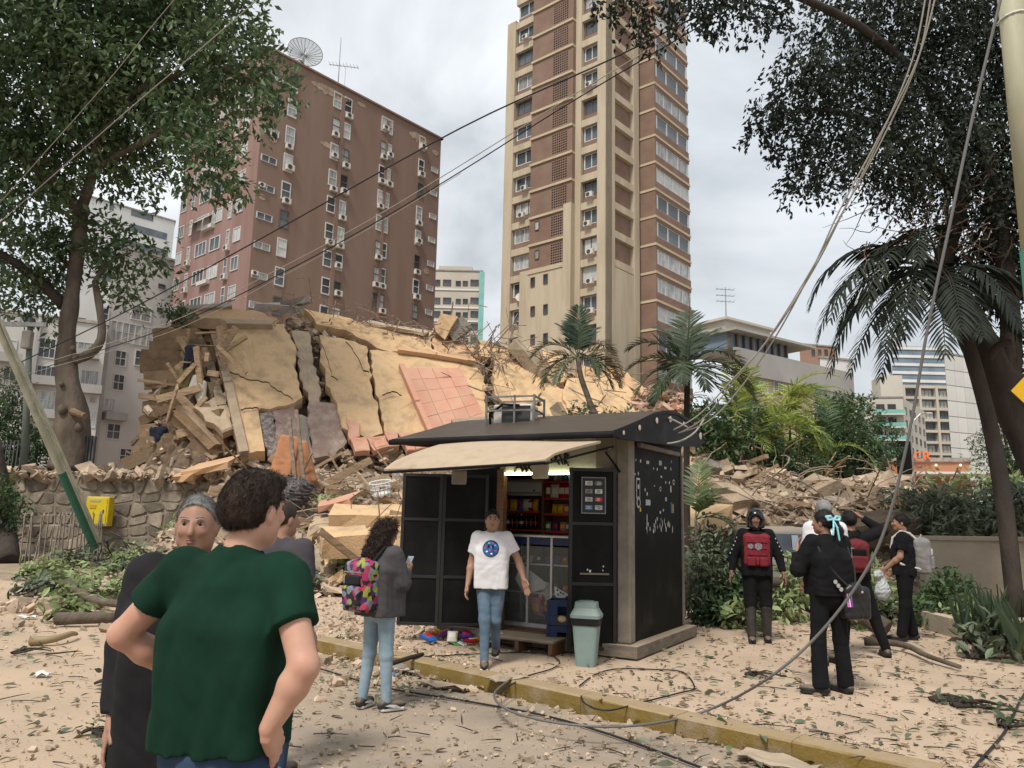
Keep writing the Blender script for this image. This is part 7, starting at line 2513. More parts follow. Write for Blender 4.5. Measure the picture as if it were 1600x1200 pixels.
gm, gj, gk = person('man in a dark green T-shirt seen from behind with hands on his hips', loc, rad(-10), h_, g_J, yaw=rad(-14), skin=sk_fair, hair='short', hairm=m_hairb, top=c_green, hem=.945, loose=.011, bottom=c_djean, shoe=m_shoe, sole=m_sole,
     girth=.95, vox=.007, hands={'l': {'dir': (.55, .65, -.5), 'n': (.8, -.6, 0), 'curl': .3}, 'r': {'dir': (-.12, .72, -.62), 'n': (-.95, -.1, .1), 'curl': .35, 'td': (-1, -.12, -.06)}}, wr=.0075, wf_=13, slv=.56, armk=1.03)
loc = Vector((D(292, 1000, 3.25).x, 3.25, 0))
person('grey haired man in a long dark tunic facing the camera behind the green T-shirt', loc, rad(196), D(300, 778, 3.25).z, {'elb_l': (-.23, .0, 1.15), 'wri_l': (-.2, .10, .92)}, yaw=rad(-6), skin=sk_mid, hair='grey', hairm=m_hairg,
  top=c_coat, sleeve='long', hem=.64, loose=.035, bottom=c_black, shoe=m_shoe, girth=1.2, vox=.009)
loc = Vector((D(436, 900, 5.3).x, 5.3, 0))
sm, sj, sk_ = person('man in a slate grey T-shirt with a printed back beyond the green shirted man', loc, rad(-18), D(430, 784, 5.3).z, {}, yaw=rad(-15), skin=sk_mid, hair='cropped', hairm=m_hairb, top=c_slate, hem=.88, loose=.02, bottom=c_djean, shoe=m_shoe, face=False)
b = B()
for i in range(9):
 x = -.07 + i * .019
 b.box((x, -.152 + .35 * x * x, 1.395 + .003 * (i % 2)), (.011, .004, .02 if i % 3 else .03))
b.box((-.085, -.150, 1.395), (.008, .004, .035))
b.build('back_print', M('white print on cloth', (.45, .44, .45), .8), sm)
gf = G(586, 1108, .02)
c_J = {'elb_l': (-.215, .07, 1.17), 'wri_l': (-.08, .26, 1.25), 'elb_r': (.215, .07, 1.17), 'wri_r': (.07, .27, 1.26), 'ank_l': (-.13, -.05, .085), 'kne_l': (-.115, .0, .5), 'ank_r': (.125, .02, .085), 'head': (0, .05, 1.635)}
cg_, cj, ck = person('curly haired girl in a grey hoodie and pale jeans wearing a patterned backpack', gf, rad(-38), 1.60, c_J, yaw=rad(-12), pitch=rad(-14), skin=sk_mid, hair='curly', hairm=m_hairb, top=c_grey, sleeve='long', hem=.86, loose=.045,
      bottom=c_ljean, pants=.98, shoe=m_shoe, sole=m_sole, fem=True, toes=(-.3, .35), vox=.0095, hands={'l': {'dir': (.6, .7, .35), 'n': (.6, -.3, .4), 'curl': .6}, 'r': {'dir': (-.4, .8, .35), 'n': (-.7, -.3, .3), 'curl': .6}}, hoodie=True)
for sh in [c for c in cg_.children if c.name.startswith('shoe')]:
 side = 1 if sh.data.vertices[0].co.x > 0 else -1
 a = np.array((cj['ank_r' if side > 0 else 'ank_l']))
 f = np.array((math.sin((.35 if side > 0 else -.3)), math.cos(.35 if side > 0 else -.3), 0))
 lt_ = np.array((f[1], -f[0], 0))
 for e in (-1, 1):
  q = [(a + f * u + lt_ * e * w + np.array((0, 0, z))) * ck for u, w, z in ((-.03, .046, -.03), (.05, .052, -.05), (.13, .05, -.055), (.08, .054, -.028), (.02, .05, -.02))]
  B().prism([Vector(tuple(p)) for p in q], Vector(tuple(lt_ * e * .006))).build('side_flash', m_sole, sh)
def M_patch(name, cols, scale, seedoff=0.0):
 m = bpy.data.materials.new(name)
 m.use_nodes = True
 t = m.node_tree
 b = next(n for n in t.nodes if n.type == 'BSDF_PRINCIPLED')
 b.inputs['Roughness'].default_value = .75
 co = t.nodes.new('ShaderNodeTexCoord')
 v = t.nodes.new('ShaderNodeTexVoronoi')
 v.inputs['Scale'].default_value = scale
 t.links.new(co.outputs['Object'], v.inputs['Vector'])
 sp = t.nodes.new('ShaderNodeSeparateColor')
 t.links.new(v.outputs['Color'], sp.inputs[0])
 r = t.nodes.new('ShaderNodeValToRGB')
 r.color_ramp.interpolation = 'CONSTANT'
 e = r.color_ramp.elements
 while len(e) < len(cols): e.new(.5)
 for i, c in enumerate(cols):
  e[i].position = i / len(cols)
  e[i].color = (*H(c), 1)
 t.links.new(sp.outputs[0], r.inputs[0])
 t.links.new(r.outputs[0], b.inputs['Base Color'])
 return m
m_bpk = M_patch('bright patchwork cloth', ['171217', '9c2456', '4a2058', '6a727c', '8a9030', '161318', 'a23850', '1a161a', '74787e'], 24)
def backpack(label, person_t, k, mat, mat2, sz=(.15, .075, .21), z=1.18, y=-.20, x=0.0, straps=True, strapm=None, tilt=0.0, group=None, name='backpack'):
 w4 = XF[person_t.name] @ Matrix.Translation(Vector((x, y, z)) * k) @ Matrix.Rotation(tilt, 4, 'X')
 t = thing(name, label, 'backpack', (0, 0, 0), group=group)
 t.matrix_basis = w4
 XF[t.name] = w4
 def bd(n_, s, m, **kw):
  V, Q = s.mesh(.009, **kw)
  return inst(n_, np_mesh(n_, V * k, Q, m, smooth=True), t)
 s = SDF()
 s.box((0, 0, -.02), (sz[0] - .05, sz[1] - .04, sz[2] - .05), .045, .03).ell((0, .0, sz[2] * .55), (sz[0] * .9, sz[1] * .95, sz[2] * .5), .05)
 bd('bag', s, mat, wr=.006, wf=16, seed=2)
 s = SDF()
 s.box((0, -sz[1] - .015, -sz[2] * .42), (sz[0] * .55, .008, sz[2] * .28), .025, .02)
 bd('front_pocket', s, mat, wr=.004, wf=18, seed=3)
 s = SDF()
 s.box((0, -sz[1] - .008, sz[2] * .18), (sz[0] * .5, .006, sz[2] * .12), .02, .02)
 bd('upper_pocket', s, mat2, wr=.003, wf=18, seed=4)
 s = SDF()
 s.chain([(-.03, .02, sz[2] + .0), (-.02, .0, sz[2] + .045), (.02, .0, sz[2] + .045), (.03, .02, sz[2] + .0)], [.008] * 4, .006)
 bd('top_handle', s, strapm or mat2)
 if straps:
  for sx in (-1, 1):
   xs = sx * .105 - x
   yb = -y
   s = SDF()
   pts = [(sx * .08, sz[1] * .4, sz[2] * .8), (xs, yb - .09, 1.49 - z), (xs, yb + .02, 1.515 - z), (xs, yb + .125, 1.42 - z), (xs * 1.15, yb + .15, 1.28 - z), (sx * .2 - x, yb + .03, 1.06 - z), (sx * sz[0] * .9, sz[1] * .3, -sz[2] * .8)]
   s.chain(pts, [.016] * 7, .012)
   bd('strap', s, strapm or mat2)
 B().bar((-sz[0] * .7, -sz[1] - .004, sz[2] * .45), (sz[0] * .7, -sz[1] - .004, sz[2] * .45), .01).build('zip', m_metal, t)
 return t
backpack('bright pink and grey patterned backpack on the curly haired girl', cg_, ck, m_bpk, M('black cloth', (.012, .011, .013), .8), (.165, .095, .235), 1.16, -.235, -.02)
def phone(label, p, rz, tilt=.5):
 w4 = Matrix.Translation(p) @ Matrix.Rotation(rz, 4, 'Z') @ Matrix.Rotation(tilt, 4, 'X')
 t = thing('phone', label, 'phone')
 t.matrix_basis = w4
 XF[t.name] = w4
 B().box((0, 0, 0), (.078, .010, .158), bev=.004).build('case', m_black, t)
 B().box((0, -.0062, 0), (.070, .002, .148)).build('screen', M('phone screen', (.30, .36, .42), .15), t)
 B().box((-.02, .006, .055), (.03, .004, .03), bev=.001).build('camera_bump', m_acd, t)
phone('phone held in front of the curly haired girl', on(cg_, (0, .36, 1.33), ck), rad(-38), -.5)
vf = G(764, 1040, .13)
v_J = {'hip_l': (-.085, .0, .92), 'hip_r': (.085, 0, .92), 'kne_r': (.05, .13, .52), 'ank_r': (.035, .20, .085), 'kne_l': (-.06, .03, .50), 'ank_l': (-.055, -.24, .15), 'elb_l': (-.31, -.02, 1.18), 'wri_l': (-.385, .11, .97), 'elb_r': (.24, -.04, 1.15), 'wri_r': (.265, .06, .90), 'head': (.0, .035, 1.635)}
ven, vj, vk = person('vendor in a white T-shirt with a round blue emblem walking from the kiosk', vf, rad(176), 1.62, v_J, yaw=rad(8), skin=sk_mid, hair='cropped', hairm=m_hairk, top=c_white, hem=.86, loose=.018, bottom=c_jean, pants=1.0, shoe=m_shoe, sole=m_sole, vox=.0085,
      hands={'l': {'dir': (-.3, .35, -.85), 'n': (.6, .7, 0), 'curl': .22}, 'r': {'curl': .8}}, toes=(.0, -.1), wr=.0042)
em = M('emblem blue', H('2c6fb0'), .6, H('16386e'), 30, 3)
def yfront(t, x, z, k):
 best = None
 for c in t.children:
  if c.name.startswith(('shirt', 'jacket')):
   co = np.empty(len(c.data.vertices) * 3, np.float32)
   c.data.vertices.foreach_get('co', co)
   co = co.reshape(-1, 3)
   m = (abs(co[:, 0] - x) < .012) & (abs(co[:, 2] - z) < .012)
   if m.any(): best = co[m][:, 1].max()
 return best if best is not None else .13
def decal(t, name, cx, cz, w, h, mat, k, off=.003, n=20, parent=None, hole=None):
 """a printed patch that follows the shirt front"""
 rings = []
 V = [(cx, yfront(t, cx, cz, k) + off, cz)]
 for r in (.5, 1.0):
  for i in range(n):
   a = 2 * math.pi * i / n
   x, z = cx + w * r * math.cos(a), cz + h * r * math.sin(a)
   V.append((x, yfront(t, x, z, k) + off, z))
 Fs = [(0, 1 + i, 1 + (i + 1) % n) for i in range(n)] + [(1 + i, 1 + n + i, 1 + n + (i + 1) % n, 1 + (i + 1) % n) for i in range(n)]
 return B().add(V, Fs).build(name, mat, parent or t)
ec = (-.0, 1.215)
decal(ven, 'emblem', ec[0], ec[1], .088, .088, M('emblem rim', H('14182c'), .6), 1, .0035)
e1 = decal(ven, 'emblem_disc', ec[0], ec[1], .078, .078, em, 1, .006)
for sx in (-1, 1):
 decal(ven, 'emblem_eye', ec[0] + sx * .024, ec[1] + .022, .012, .018, m_dark, 1, .0095, 10)
for dx, dz, hx in ((-.05, -.02, 'c8405a'), (.04, -.03, 'd8d8e8'), (.05, .025, 'c03048'), (-.01, -.052, 'e0e0f0'), (-.045, .035, '6ab0e0'), (.005, -.022, 'c8405a'), (.02, .058, '7ac0ea'), (-.02, .055, 'd04868')):
 decal(ven, 'emblem_spot', ec[0] + dx, ec[1] + dz, .013, .009, M('emblem fleck', H(hx), .6), 1, .009, 8)
gf = G(1186, 1003, .13)
ga_J = {'elb_l': (-.29, -.02, 1.17), 'wri_l': (-.335, .05, .93), 'elb_r': (.29, -.02, 1.17), 'wri_r': (.335, .05, .93), 'ank_l': (-.115, -.08, .085), 'ank_r': (.095, .06, .085), 'kne_r': (.1, .05, .5)}
gu, uj, uk = person('rescue worker in a black helmet and red padded vest walking towards the camera', gf, rad(166), 1.70, ga_J, skin=sk_dark, hair='none', hairm=m_hairk, top=c_black, sleeve='long', hem=.88, loose=.02, bottom=c_black, pants=1.22, shoe=m_shoe, vox=.010, girth=1.05)
hc = uj['head']
s = SDF()
s.ell(hc + [0, -.012, .03], (.118, .138, .128), .02)
s.box(hc + [0, -.02, -.04], (.085, .095, .05), .03, .04)
s.ell(hc + [0, .135, -.025], (.082, .10, .085), .02, op='s')
V, Q = s.mesh(.008)
m_helm = M('glossy black helmet', (.010, .010, .011), .22, spec=.5)
ho = inst('helmet', np_mesh('helmet', V * uk, Q, m_helm, smooth=True), gu)
B().tube([tuple((hc + [.095, .06, -.05]) * uk), tuple((hc + [.0, .085, -.13]) * uk), tuple((hc + [-.095, .06, -.05]) * uk)], .008, 6).build('chin_strap', m_black, ho)
s = SDF()
s.box((0, .01, 1.22), (.125, .115, .17), .05, .03)
for sx in (-1, 1): s.cone((sx * .09, -.03, 1.45), (sx * .10, .08, 1.40), .045, .045, .03)
s.ell((0, .06, 1.46), (.075, .09, .07), .02, op='s')
for sx in (-1, 1): s.ell((sx * .20, 0, 1.36), (.05, .08, .10), .02, op='s')
m_vest = M('red vest cloth', (0.21, 0.018, 0.030), .8, (0.15, 0.013, 0.022), 8, 5, bump=.4, bs=60, bdist=.006)
V, Q = s.mesh(.009, wr=.004, wf=22)
ve = inst('vest', np_mesh('vest', V * uk, Q, m_vest, smooth=True), gu)
for (x, z, w, h) in ((-.085, 1.07, .055, .06), (.075, 1.07, .055, .06), (-.005, 1.07, .022, .05)):
 s = SDF()
 s.box((x, .172, z), (w - .02, .012, h - .02), .02, .01)
 V, Q = s.mesh(.007)
 inst('pouch', np_mesh('pouch', V * uk, Q, m_vest, smooth=True), ve)
for z in (1.03, 1.15, 1.235, 1.32):
 B().box((0, .176 * uk, z * uk), (.27 * uk, .006, .010)).build('webbing', m_black, ve)
for sx, r_ in ((-.02, .05), (.085, .038)):
 B().lathe((sx * uk, .175 * uk, 1.27 * uk), [(r_, 0), (r_ * .9, .008)], 12, axis=Matrix.Rotation(-math.pi / 2, 3, 'X')).build('badge', M('vest badge', (.10, .10, .12), .6, (.3, .28, .3), 40, 2), ve)
for sx in (-1, 1):
 B().box((sx * .1 * uk, .10 * uk, 1.43 * uk), (.05, .05, .022)).build('shoulder_tab', M('dusty tab', (.42, .22, .15), .8) if 'dusty tab' not in bpy.data.materials else bpy.data.materials['dusty tab'], ve)
for q in 'lr':
 for kx in range(5):
  p = uj['elb_' + q] * (1 - kx / 5) + uj['sho_' + q] * (kx / 5)
  e = 1 if p[0] > 0 else -1
  B().box(((p[0] + e * .058) * uk, .02, p[2] * uk), (.012, .05, .018)).build('sleeve_stripe', M('sleeve stripe', (.45, .45, .46), .7) if 'sleeve stripe' not in bpy.data.materials else bpy.data.materials['sleeve stripe'], gu)
 c = (uj['kne_' + q] + uj['ank_' + q]) / 2
 s = SDF()
 s.cone(uj['kne_' + q] + [0, .012, -.03], uj['ank_' + q] + [0, .012, .02], .072, .058, .02)
 V, Q = s.mesh(.01)
 inst('boot_shaft', np_mesh('boot_shaft', V * uk, Q, M('dusty black leather', (.03, .028, .027), .6, (.07, .06, .05), 6, 5) if 'dusty black leather' not in bpy.data.materials else bpy.data.materials['dusty black leather'], smooth=True), gu)
wf_ = G(1302, 1084, .13)
w_J = {'elb_l': (-.30, .05, 1.17), 'wri_l': (-.175, .24, 1.31), 'elb_r': (.245, .06, 1.17), 'wri_r': (.10, .24, 1.20), 'ank_l': (-.155, -.03, .085), 'kne_l': (-.13, .02, .5), 'ank_r': (.145, .0, .085), 'kne_r': (.125, .02, .5), 'head': (-.01, .03, 1.635)}
wm, wj, wk = person('woman in black clothes with a turquoise hair bow filming with a phone', wf_, rad(14), 1.68, w_J, yaw=rad(28), skin=sk_mid, hair='pony', hairm=m_hairk, top=c_black, sleeve='long', hem=.93, loose=.03, bottom=c_black, pants=1.08, flare=.024, shoe=m_shoe, sole=m_soled, fem=True, vox=.0095,
     toes=(-.9, -.15), hands={'l': {'dir': (.35, .3, .88), 'n': (.5, -.4, 0), 'curl': .5}, 'r': {'dir': (-.6, .6, .5), 'n': (-.6, -.4, 0), 'curl': .5}}, wr=.006)
m_rib = M('turquoise ribbon', H('6fb9c4'), .4, H('a9d8de'), 6, 3)
bc = np.array((.005, -.115, 1.665))
s = SDF()
for sx in (-1, 1):
 s.chain([bc, bc + [sx * .035, -.005, .03], bc + [sx * .075, .0, .025], bc + [sx * .06, -.008, -.005], bc], [.008, .013, .013, .012, .008], .006)
s.ell(bc, (.014, .014, .016), .006)
s.chain([bc, bc + [.02, -.03, -.08], bc + [.035, -.035, -.20]], [.007, .010, .010], .004).chain([bc, bc + [-.02, -.03, -.07], bc + [-.03, -.03, -.15]], [.007, .010, .009], .004)
V, Q = s.mesh(.006)
inst('hair_bow', np_mesh('hair_bow', V * wk, Q, m_rib, smooth=True), wm)
phone('phone held up by the woman in black', on(wm, (-.14, .32, 1.42), wk), rad(10), -.1)
bgt = thing('shoulder_bag', 'black shoulder bag with a pink tassel on the hip of the woman in black', 'bag', on(wm, (.20, -.12, .82), wk), rad(14))
m_leath = M('black leather', (.010, .010, .011), .35, spec=.4, bump=.15, bs=60)
s = SDF()
s.box((0, 0, .04), (.10, .03, .11), .04, .02).ell((-.03, -.03, .17), (.09, .06, .07), .03)
V, Q = s.mesh(.008, wr=.005, wf=20)
inst('bag', np_mesh('bag', V, Q, m_leath, smooth=True), bgt)
B().box((.02, -.085, .15), (.02, .01, .02)).build('clasp', m_alu, bgt)
inv_b = XF[bgt.name].inverted()
sp = [inv_b @ on(wm, p, wk) for p in ((.10, -.17, 1.02), (-.02, -.17, 1.12), (-.13, -.145, 1.26), (-.165, -.06, 1.44), (-.14, .06, 1.46))]
B().tube(sp, .013, 6).build('strap', m_leath, bgt)
sp2 = [inv_b @ on(wm, p, wk) for p in ((.20, -.14, 1.02), (.21, -.12, 1.2), (.16, -.07, 1.46), (.15, .05, 1.46))]
B().tube(sp2, .012, 6).build('strap', m_leath, bgt)
for i, dz in enumerate((0, -.035, -.07)):
 p = inv_b @ on(wm, (-.06 + i * .03, -.19, 1.07 + dz), wk)
 B().lathe(p, [(.02, 0), (.02, .006)], 12, axis=Matrix.Rotation(math.pi / 2, 3, 'X')).build('ring', m_alu, bgt)
for i in range(3):
 p = inv_b @ on(wm, (.06 + .022 * i, -.20, .96), wk)
 B().tube([p, p + Vector((0, 0, -.05)), p + Vector((.005, 0, -.12))], [.005, .006, .008], 6).build('tassel', M('pink tassel', H(('c878b8', 'e8c0de', '8a4aa0')[i]), .7), bgt)
mf_ = G(1420, 1001, .13)
m_J = {'elb_l': (-.205, .04, 1.16), 'wri_l': (-.15, .24, .98), 'elb_r': (.22, .0, 1.15), 'wri_r': (.2, .16, .95), 'ank_l': (-.12, .08, .085), 'ank_r': (.12, -.06, .085)}
mb, mj, mk_ = person('man in a black T-shirt and black trousers carrying a grey backpack', mf_, rad(62), 1.70, m_J, yaw=rad(10), skin=sk_mid, hair='tied', hairm=m_hairk, top=c_black, hem=.90, loose=.025, bottom=c_black, pants=1.25, flare=.01, shoe=m_shoe, vox=.010, hands={'l': {'curl': 1.0}, 'r': {'curl': .8}})
m_gbp = M('grey backpack cloth', (0.22, 0.21, 0.205), .8, (0.15, 0.145, 0.14), 5, 6, bump=.4, bs=60, bdist=.006)
gbt = backpack('light grey backpack with a white mark on the man in black', mb, mk_, m_gbp, M('pale grey strap', (.42, .40, .38), .8), (.165, .10, .24), 1.19, -.24, 0, strapm=M('strap grey', (.45, .43, .41), .8))
B().box((.0, -.118, .05), (.05, .004, .022)).build('mark', m_wht, gbt)
B().box((.0, -.118, .015), (.05, .004, .022)).build('mark', m_wht, gbt)
m_pl = M('white plastic bag', (.60, .61, .61), .35, (.50, .52, .53), 6, 5, transl=.3, bump=.5, bs=14)
pbp = on(mb, mj['wri_l'] + [0.0, .05, -.10], mk_)
pb = thing('plastic_bag', 'white plastic carrier bag in the hand of the man in black', 'bag', pbp)
s = SDF()
s.ell((0, 0, -.20), (.10, .085, .13), .04).cone((0, 0, -.08), (0, 0, .03), .05, .022, .05).ell((-.06, -.02, .02), (.06, .045, .055), .03)
V, Q = s.mesh(.009, wr=.012, wf=26)
inst('bag', np_mesh('bag', V, Q, m_pl, smooth=True), pb)
p9 = D(1288, 900, 9.0)
person('balding man in a white shirt partly hidden behind the woman in black', Vector((p9.x + .03, 9.0, .13)), rad(12), D(1292, 782, 9.0).z - .13, {'elb_r': (.27, .08, 1.16), 'wri_r': (.26, .24, 1.05)}, skin=sk_mid, hair='cropped', hairm=m_hairg, top=c_white, sleeve='long', hem=.88, loose=.04, bottom=c_black, shoe=m_shoe, girth=1.1, face=False)
p10 = D(1352, 900, 9.6)
r_J = {'elb_r': (.40, .02, 1.52), 'wri_r': (.18, .08, 1.68), 'elb_l': (-.23, .05, 1.16), 'ank_r': (.36, .0, .085), 'kne_r': (.24, .04, .5), 'ank_l': (-.14, .0, .085), 'hip_r': (.10, 0, .9)}
rp, rj, rk = person('person in black with one arm raised to the head wearing a red backpack', Vector((p10.x - .16, 9.6, .13)), rad(-6), D(1340, 800, 9.6).z - .13, r_J, skin=sk_mid, hair='tied', hairm=m_hairk, top=c_black, sleeve='long', hem=.92, loose=.02, bottom=c_black, pants=1.15, shoe=m_shoe, face=False, vox=.0115)
m_rbp = M('dark red backpack cloth', (0.14, 0.016, 0.02), .8, (0.09, 0.012, 0.015), 5, 6, bump=.4, bs=60, bdist=.006)
backpack('dark red backpack on the person with a raised arm', rp, rk, m_rbp, c_black, (.14, .075, .19), 1.22, -.20, 0)
p11 = D(1227, 750, 22.0)
person('small figure in dark clothes standing on the rubble before the palms', Vector((p11.x, 22.0, D(1227, 704, 22).z - 1.66)), rad(-60), 1.65, {'elb_r': (.2, .12, 1.18), 'wri_r': (.1, .3, 1.2), 'head': (0, .1, 1.62), 'neck': (0, .04, 1.47)}, pitch=rad(-20), skin=sk_mid, hair='cropped', hairm=m_hairk, top=c_black, sleeve='long', bottom=c_black, shoe=m_shoe, vox=.016, face=False)
# ==== poles
m_pcream = M('cream pole paint', (0.44, 0.42, 0.30), .6, (0.33, 0.31, 0.21), 3, 7, stretch=(1, 1, .3), bump=.1, bs=20)
m_pgreen = M('green pole paint', (0.030, 0.125, 0.085), .55, (0.05, 0.16, 0.11), 3, 6, stretch=(1, 1, .4))
m_plgt = M('pale flaking pole', (0.46, 0.45, 0.36), .7, (0.28, 0.30, 0.22), 4, 7, stretch=(1, 1, .3))
pr = D(1581, 20, 5.0)
rp_ = thing('utility_pole', 'cream and green pole with a yellow sign at the right edge', 'pole', (pr.x, 5.0, .13))
zg = D(1600, 390, 5.0).z - .13
B().cyl((0, 0, zg), (0, 0, 6.2), .082, n=16).build('pole', m_pcream, rp_, smooth=True)
B().cyl((0, 0, 0), (0, 0, zg), .090, n=16).build('green_sleeve', m_pgreen, rp_, smooth=True)
B().lathe((0, 0, D(1600, 556, 5.0).z - .13), [(.098, -.02), (.105, 0), (.098, .02)], 14).build('collar', m_pgreen, rp_)
B().tube([(.087 * math.cos(a), .087 * math.sin(a), D(1581, 28, 5.0).z - .13 + .015 * math.cos(a)) for a in np.linspace(0, 6.28, 13)], .008, 5).build('wire_tie', m_wht, rp_)
B().lathe((0, 0, 0), [(.20, 0), (.19, .12), (.14, .19)], 16).build('concrete_foot', m_lw, rp_)
sc_ = D(1622, 612, 4.88)
x0, z0 = sc_.x - pr.x, sc_.z - .13
m_sy = M('yellow sign', (0.62, 0.36, 0.012), .4)
B().prism([(x0 - .20, -.125, z0), (x0, -.125, z0 - .20), (x0 + .20, -.125, z0), (x0, -.125, z0 + .20)], (0, .008, 0)).build('sign_plate', m_dark, rp_)
B().prism([(x0 - .18, -.129, z0), (x0, -.129, z0 - .18), (x0 + .18, -.129, z0), (x0, -.129, z0 + .18)], (0, .004, 0)).build('sign_face', m_sy, rp_)
pl = G(20, 871, 0)
lp_ = thing('utility_pole', 'thin grey and green pole with a crossarm at far left', 'pole', pl)
tl_ = D(48, 497, pl.y)
zg = D(28, 742, pl.y).z
B().cyl((0, 0, 0), (0, 0, zg), .13, .12, 10).build('green_sleeve', m_pgreen, lp_, smooth=True)
B().cyl((0, 0, zg), (tl_.x - pl.x, 0, tl_.z), .12, .09, 10).build('pole', M('grey green pole', (.12, .14, .12), .7), lp_, smooth=True)
B().box((tl_.x - pl.x - .2, -.1, tl_.z - .25), (1.7, .12, .14)).build('crossarm', m_metal, lp_)
B().box((tl_.x - pl.x + .1, -.18, tl_.z - .8), (.3, .25, .6), bev=.03).build('transformer_box', m_concg, lp_)
for q in (-.9, -.3, .4):
 B().lathe((tl_.x - pl.x + q, -.1, tl_.z - .18), [(.05, 0), (.07, .06), (.04, .12), (.05, .18)], 8).build('insulator', m_wht, lp_)
fb0, fb1 = D(148, 856, 21.5), D(-12, 492, 17.5)
fp_ = thing('fallen_pole', 'broken pale and green pole leaning with its cables at left', 'pole', fb0)
mid = fb0.lerp(fb1, .36)
B().tube([fb0, mid], [.11, .105], 10).build('green_sleeve', m_pgreen, fp_, world=True)
B().tube([mid, fb1], [.10, .075], 10).build('pole', m_plgt, fp_, world=True)
for k, (o0, o1) in enumerate((((.16, -.1, .1), (.22, -.1, .12)), ((.27, -.1, .05), (.1, -.12, .3)))):
 B().tube([fb0 + Vector(o0), fb0.lerp(fb1, .5) + Vector(o0) * .8 + Vector((.03, 0, .02)), fb1 + Vector(o1) * .6], .032, 7).build('conduit', m_plgt, fp_, world=True)
rg_ = random.Random(4)
for k in range(5):
 q = [fb0 + Vector((rg_.uniform(-.2, .4), rg_.uniform(-.2, .2), rg_.uniform(.0, .5)))]
 for i in range(5):
  q.append(q[-1] + Vector((rg_.uniform(-.1, .4), rg_.uniform(-.2, .2), rg_.uniform(-.35, .25) - .03)))
  q[-1].z = max(q[-1].z, .05)
 B().tube(q, .02, 5).build('torn_cable', m_cable, fp_, world=True)
# ==== cables
def smooth_pts(pts, sub=6):
 q = []
 for i in range(len(pts) - 1):
  a, b_, c, d = pts[max(i - 1, 0)], pts[i], pts[i + 1], pts[min(i + 2, len(pts) - 1)]
  for k in range(sub):
   t = k / sub
   q.append(.5 * ((2 * b_) + (c - a) * t + (2 * a - 5 * b_ + 4 * c - d) * t * t + (3 * b_ - a - 3 * c + d) * t ** 3))
 q.append(pts[-1])
 return q
def cable(label, pts, r, mat=None, name='overhead_cable', n=6, grp=None):
 q = smooth_pts([Vector(p) for p in pts])
 t_ = thing(name, label, 'cable', q[0], group=grp)
 b = B()
 b.tube(q, r, n)
 b.build('wire', mat or m_cable, t_, world=True, smooth=True)
def span(label, px, Y0, Y1, r, mat=None, grp='overhead wires', sag=0.0):
 n = len(px)
 pts = []
 x0, x1 = px[0][0], px[-1][0]
 for (x, y) in px:
  f = (x - x0) / (x1 - x0)
  a, b_ = D(px[0][0], px[0][1], Y0), D(px[-1][0], px[-1][1], Y1)
  d = ray(x, y)
  k = d.x / d.y
  dx, dy = b_.x - a.x, b_.y - a.y
  t = (k * a.y - a.x) / (dx - k * dy)
  pts.append(D(x, y, a.y + t * dy))
 cable(label, pts, r, mat, grp=None)
span('thick dark wire crossing from the left trunk up over the tower', [(-20, 592), (30, 567), (210, 480), (420, 366), (720, 200), (960, 90), (1160, -12)], 24, 13, .017)
span('upper pale wire of the pair under the thick dark wire', [(60, 570), (262, 505), (440, 418), (584, 340), (720, 258), (900, 146), (1150, -4)], 24, 13, .010, m_cableg)
span('dark lower wire of the pair under the thick wire', [(70, 574), (262, 512), (440, 427), (584, 349), (720, 268), (900, 155), (1160, 2)], 24, 13, .013)
span('faint lowest pale wire over the front of the fallen building', [(40, 585), (262, 520), (440, 432), (584, 353), (720, 271)], 24, 18, .008, m_cableg)
span('right wire of the pair crossing the left tree crown', [(-30, 372), (0, 347), (200, 172), (330, 62), (420, -16)], 17, 13, .011, m_cableg)
span('middle wire crossing the left tree crown', [(-30, 366), (0, 342), (185, 180), (300, 70), (385, -16)], 17, 13, .010)
span('upper left wire crossing the left tree crown', [(-30, 340), (0, 316), (163, 133), (230, 50), (285, -16)], 17, 13, .008, m_cableg)
for k, (o, lab) in enumerate(((0, 'left strand of the pale cable bundle falling to the kiosk roof'), (9, 'middle strand of the pale cable bundle falling to the kiosk roof'), (17, 'right strand of the pale cable bundle falling to the kiosk roof'))):
 w_ = lambda i: o * (.3 + .7 * math.sin(i * .9 + k))
 pp = [(1448, -14, 7), (1425, 95, 7.2), (1375, 215, 7.5), (1318, 330, 7.8), (1272, 420, 8.1), (1205, 525, 8.5), (1140, 598, 8.9), (1092, 648, 9.2), (1052, 672, 9.4)]
 cable(lab, [D(x + w_(i), y + (w_(i) if i > 5 else 0) * .6, Yc) for i, (x, y, Yc) in enumerate(pp)], .0085, m_cableg)
cable('coil of pale cable hanging over the end of the kiosk roof', [D(1100, 655, 9.55), D(1085, 676, 9.5), D(1060, 690, 9.45), D(1030, 692, 9.4), D(1014, 678, 9.35), D(1020, 658, 9.4), D(1040, 652, 9.45), D(1075, 668, 9.5)], .012, m_cableg, 'cable_coil')
pp = [D(1566, -12, 4.9), D(1532, 130, 5.0), D(1505, 250, 5.05), D(1480, 370, 5.1), D(1450, 510, 5.2), D(1420, 680, 5.35), D(1385, 820, 5.5), D(1345, 905, 5.6), D(1280, 990, 5.75), D(1200, 1060, 5.9), G(1105, 1110, .16), G(1000, 1133, .15), G(890, 1132, .15), G(800, 1112, .15), G(772, 1085, .15), G(800, 1060, .15)]
cable('long loose grey cable hanging from the right pole down to the pavement', pp, .011, M('grey sheathed cable', (.13, .125, .12), .5), 'loose_cable')
cable('black cable at the lower right corner of the pavement', [G(1640, 1040, .16), G(1600, 1085, .145), G(1572, 1140, .145), G(1530, 1190, .145), G(1490, 1240, .145)], .010, m_cable, 'ground_cable')
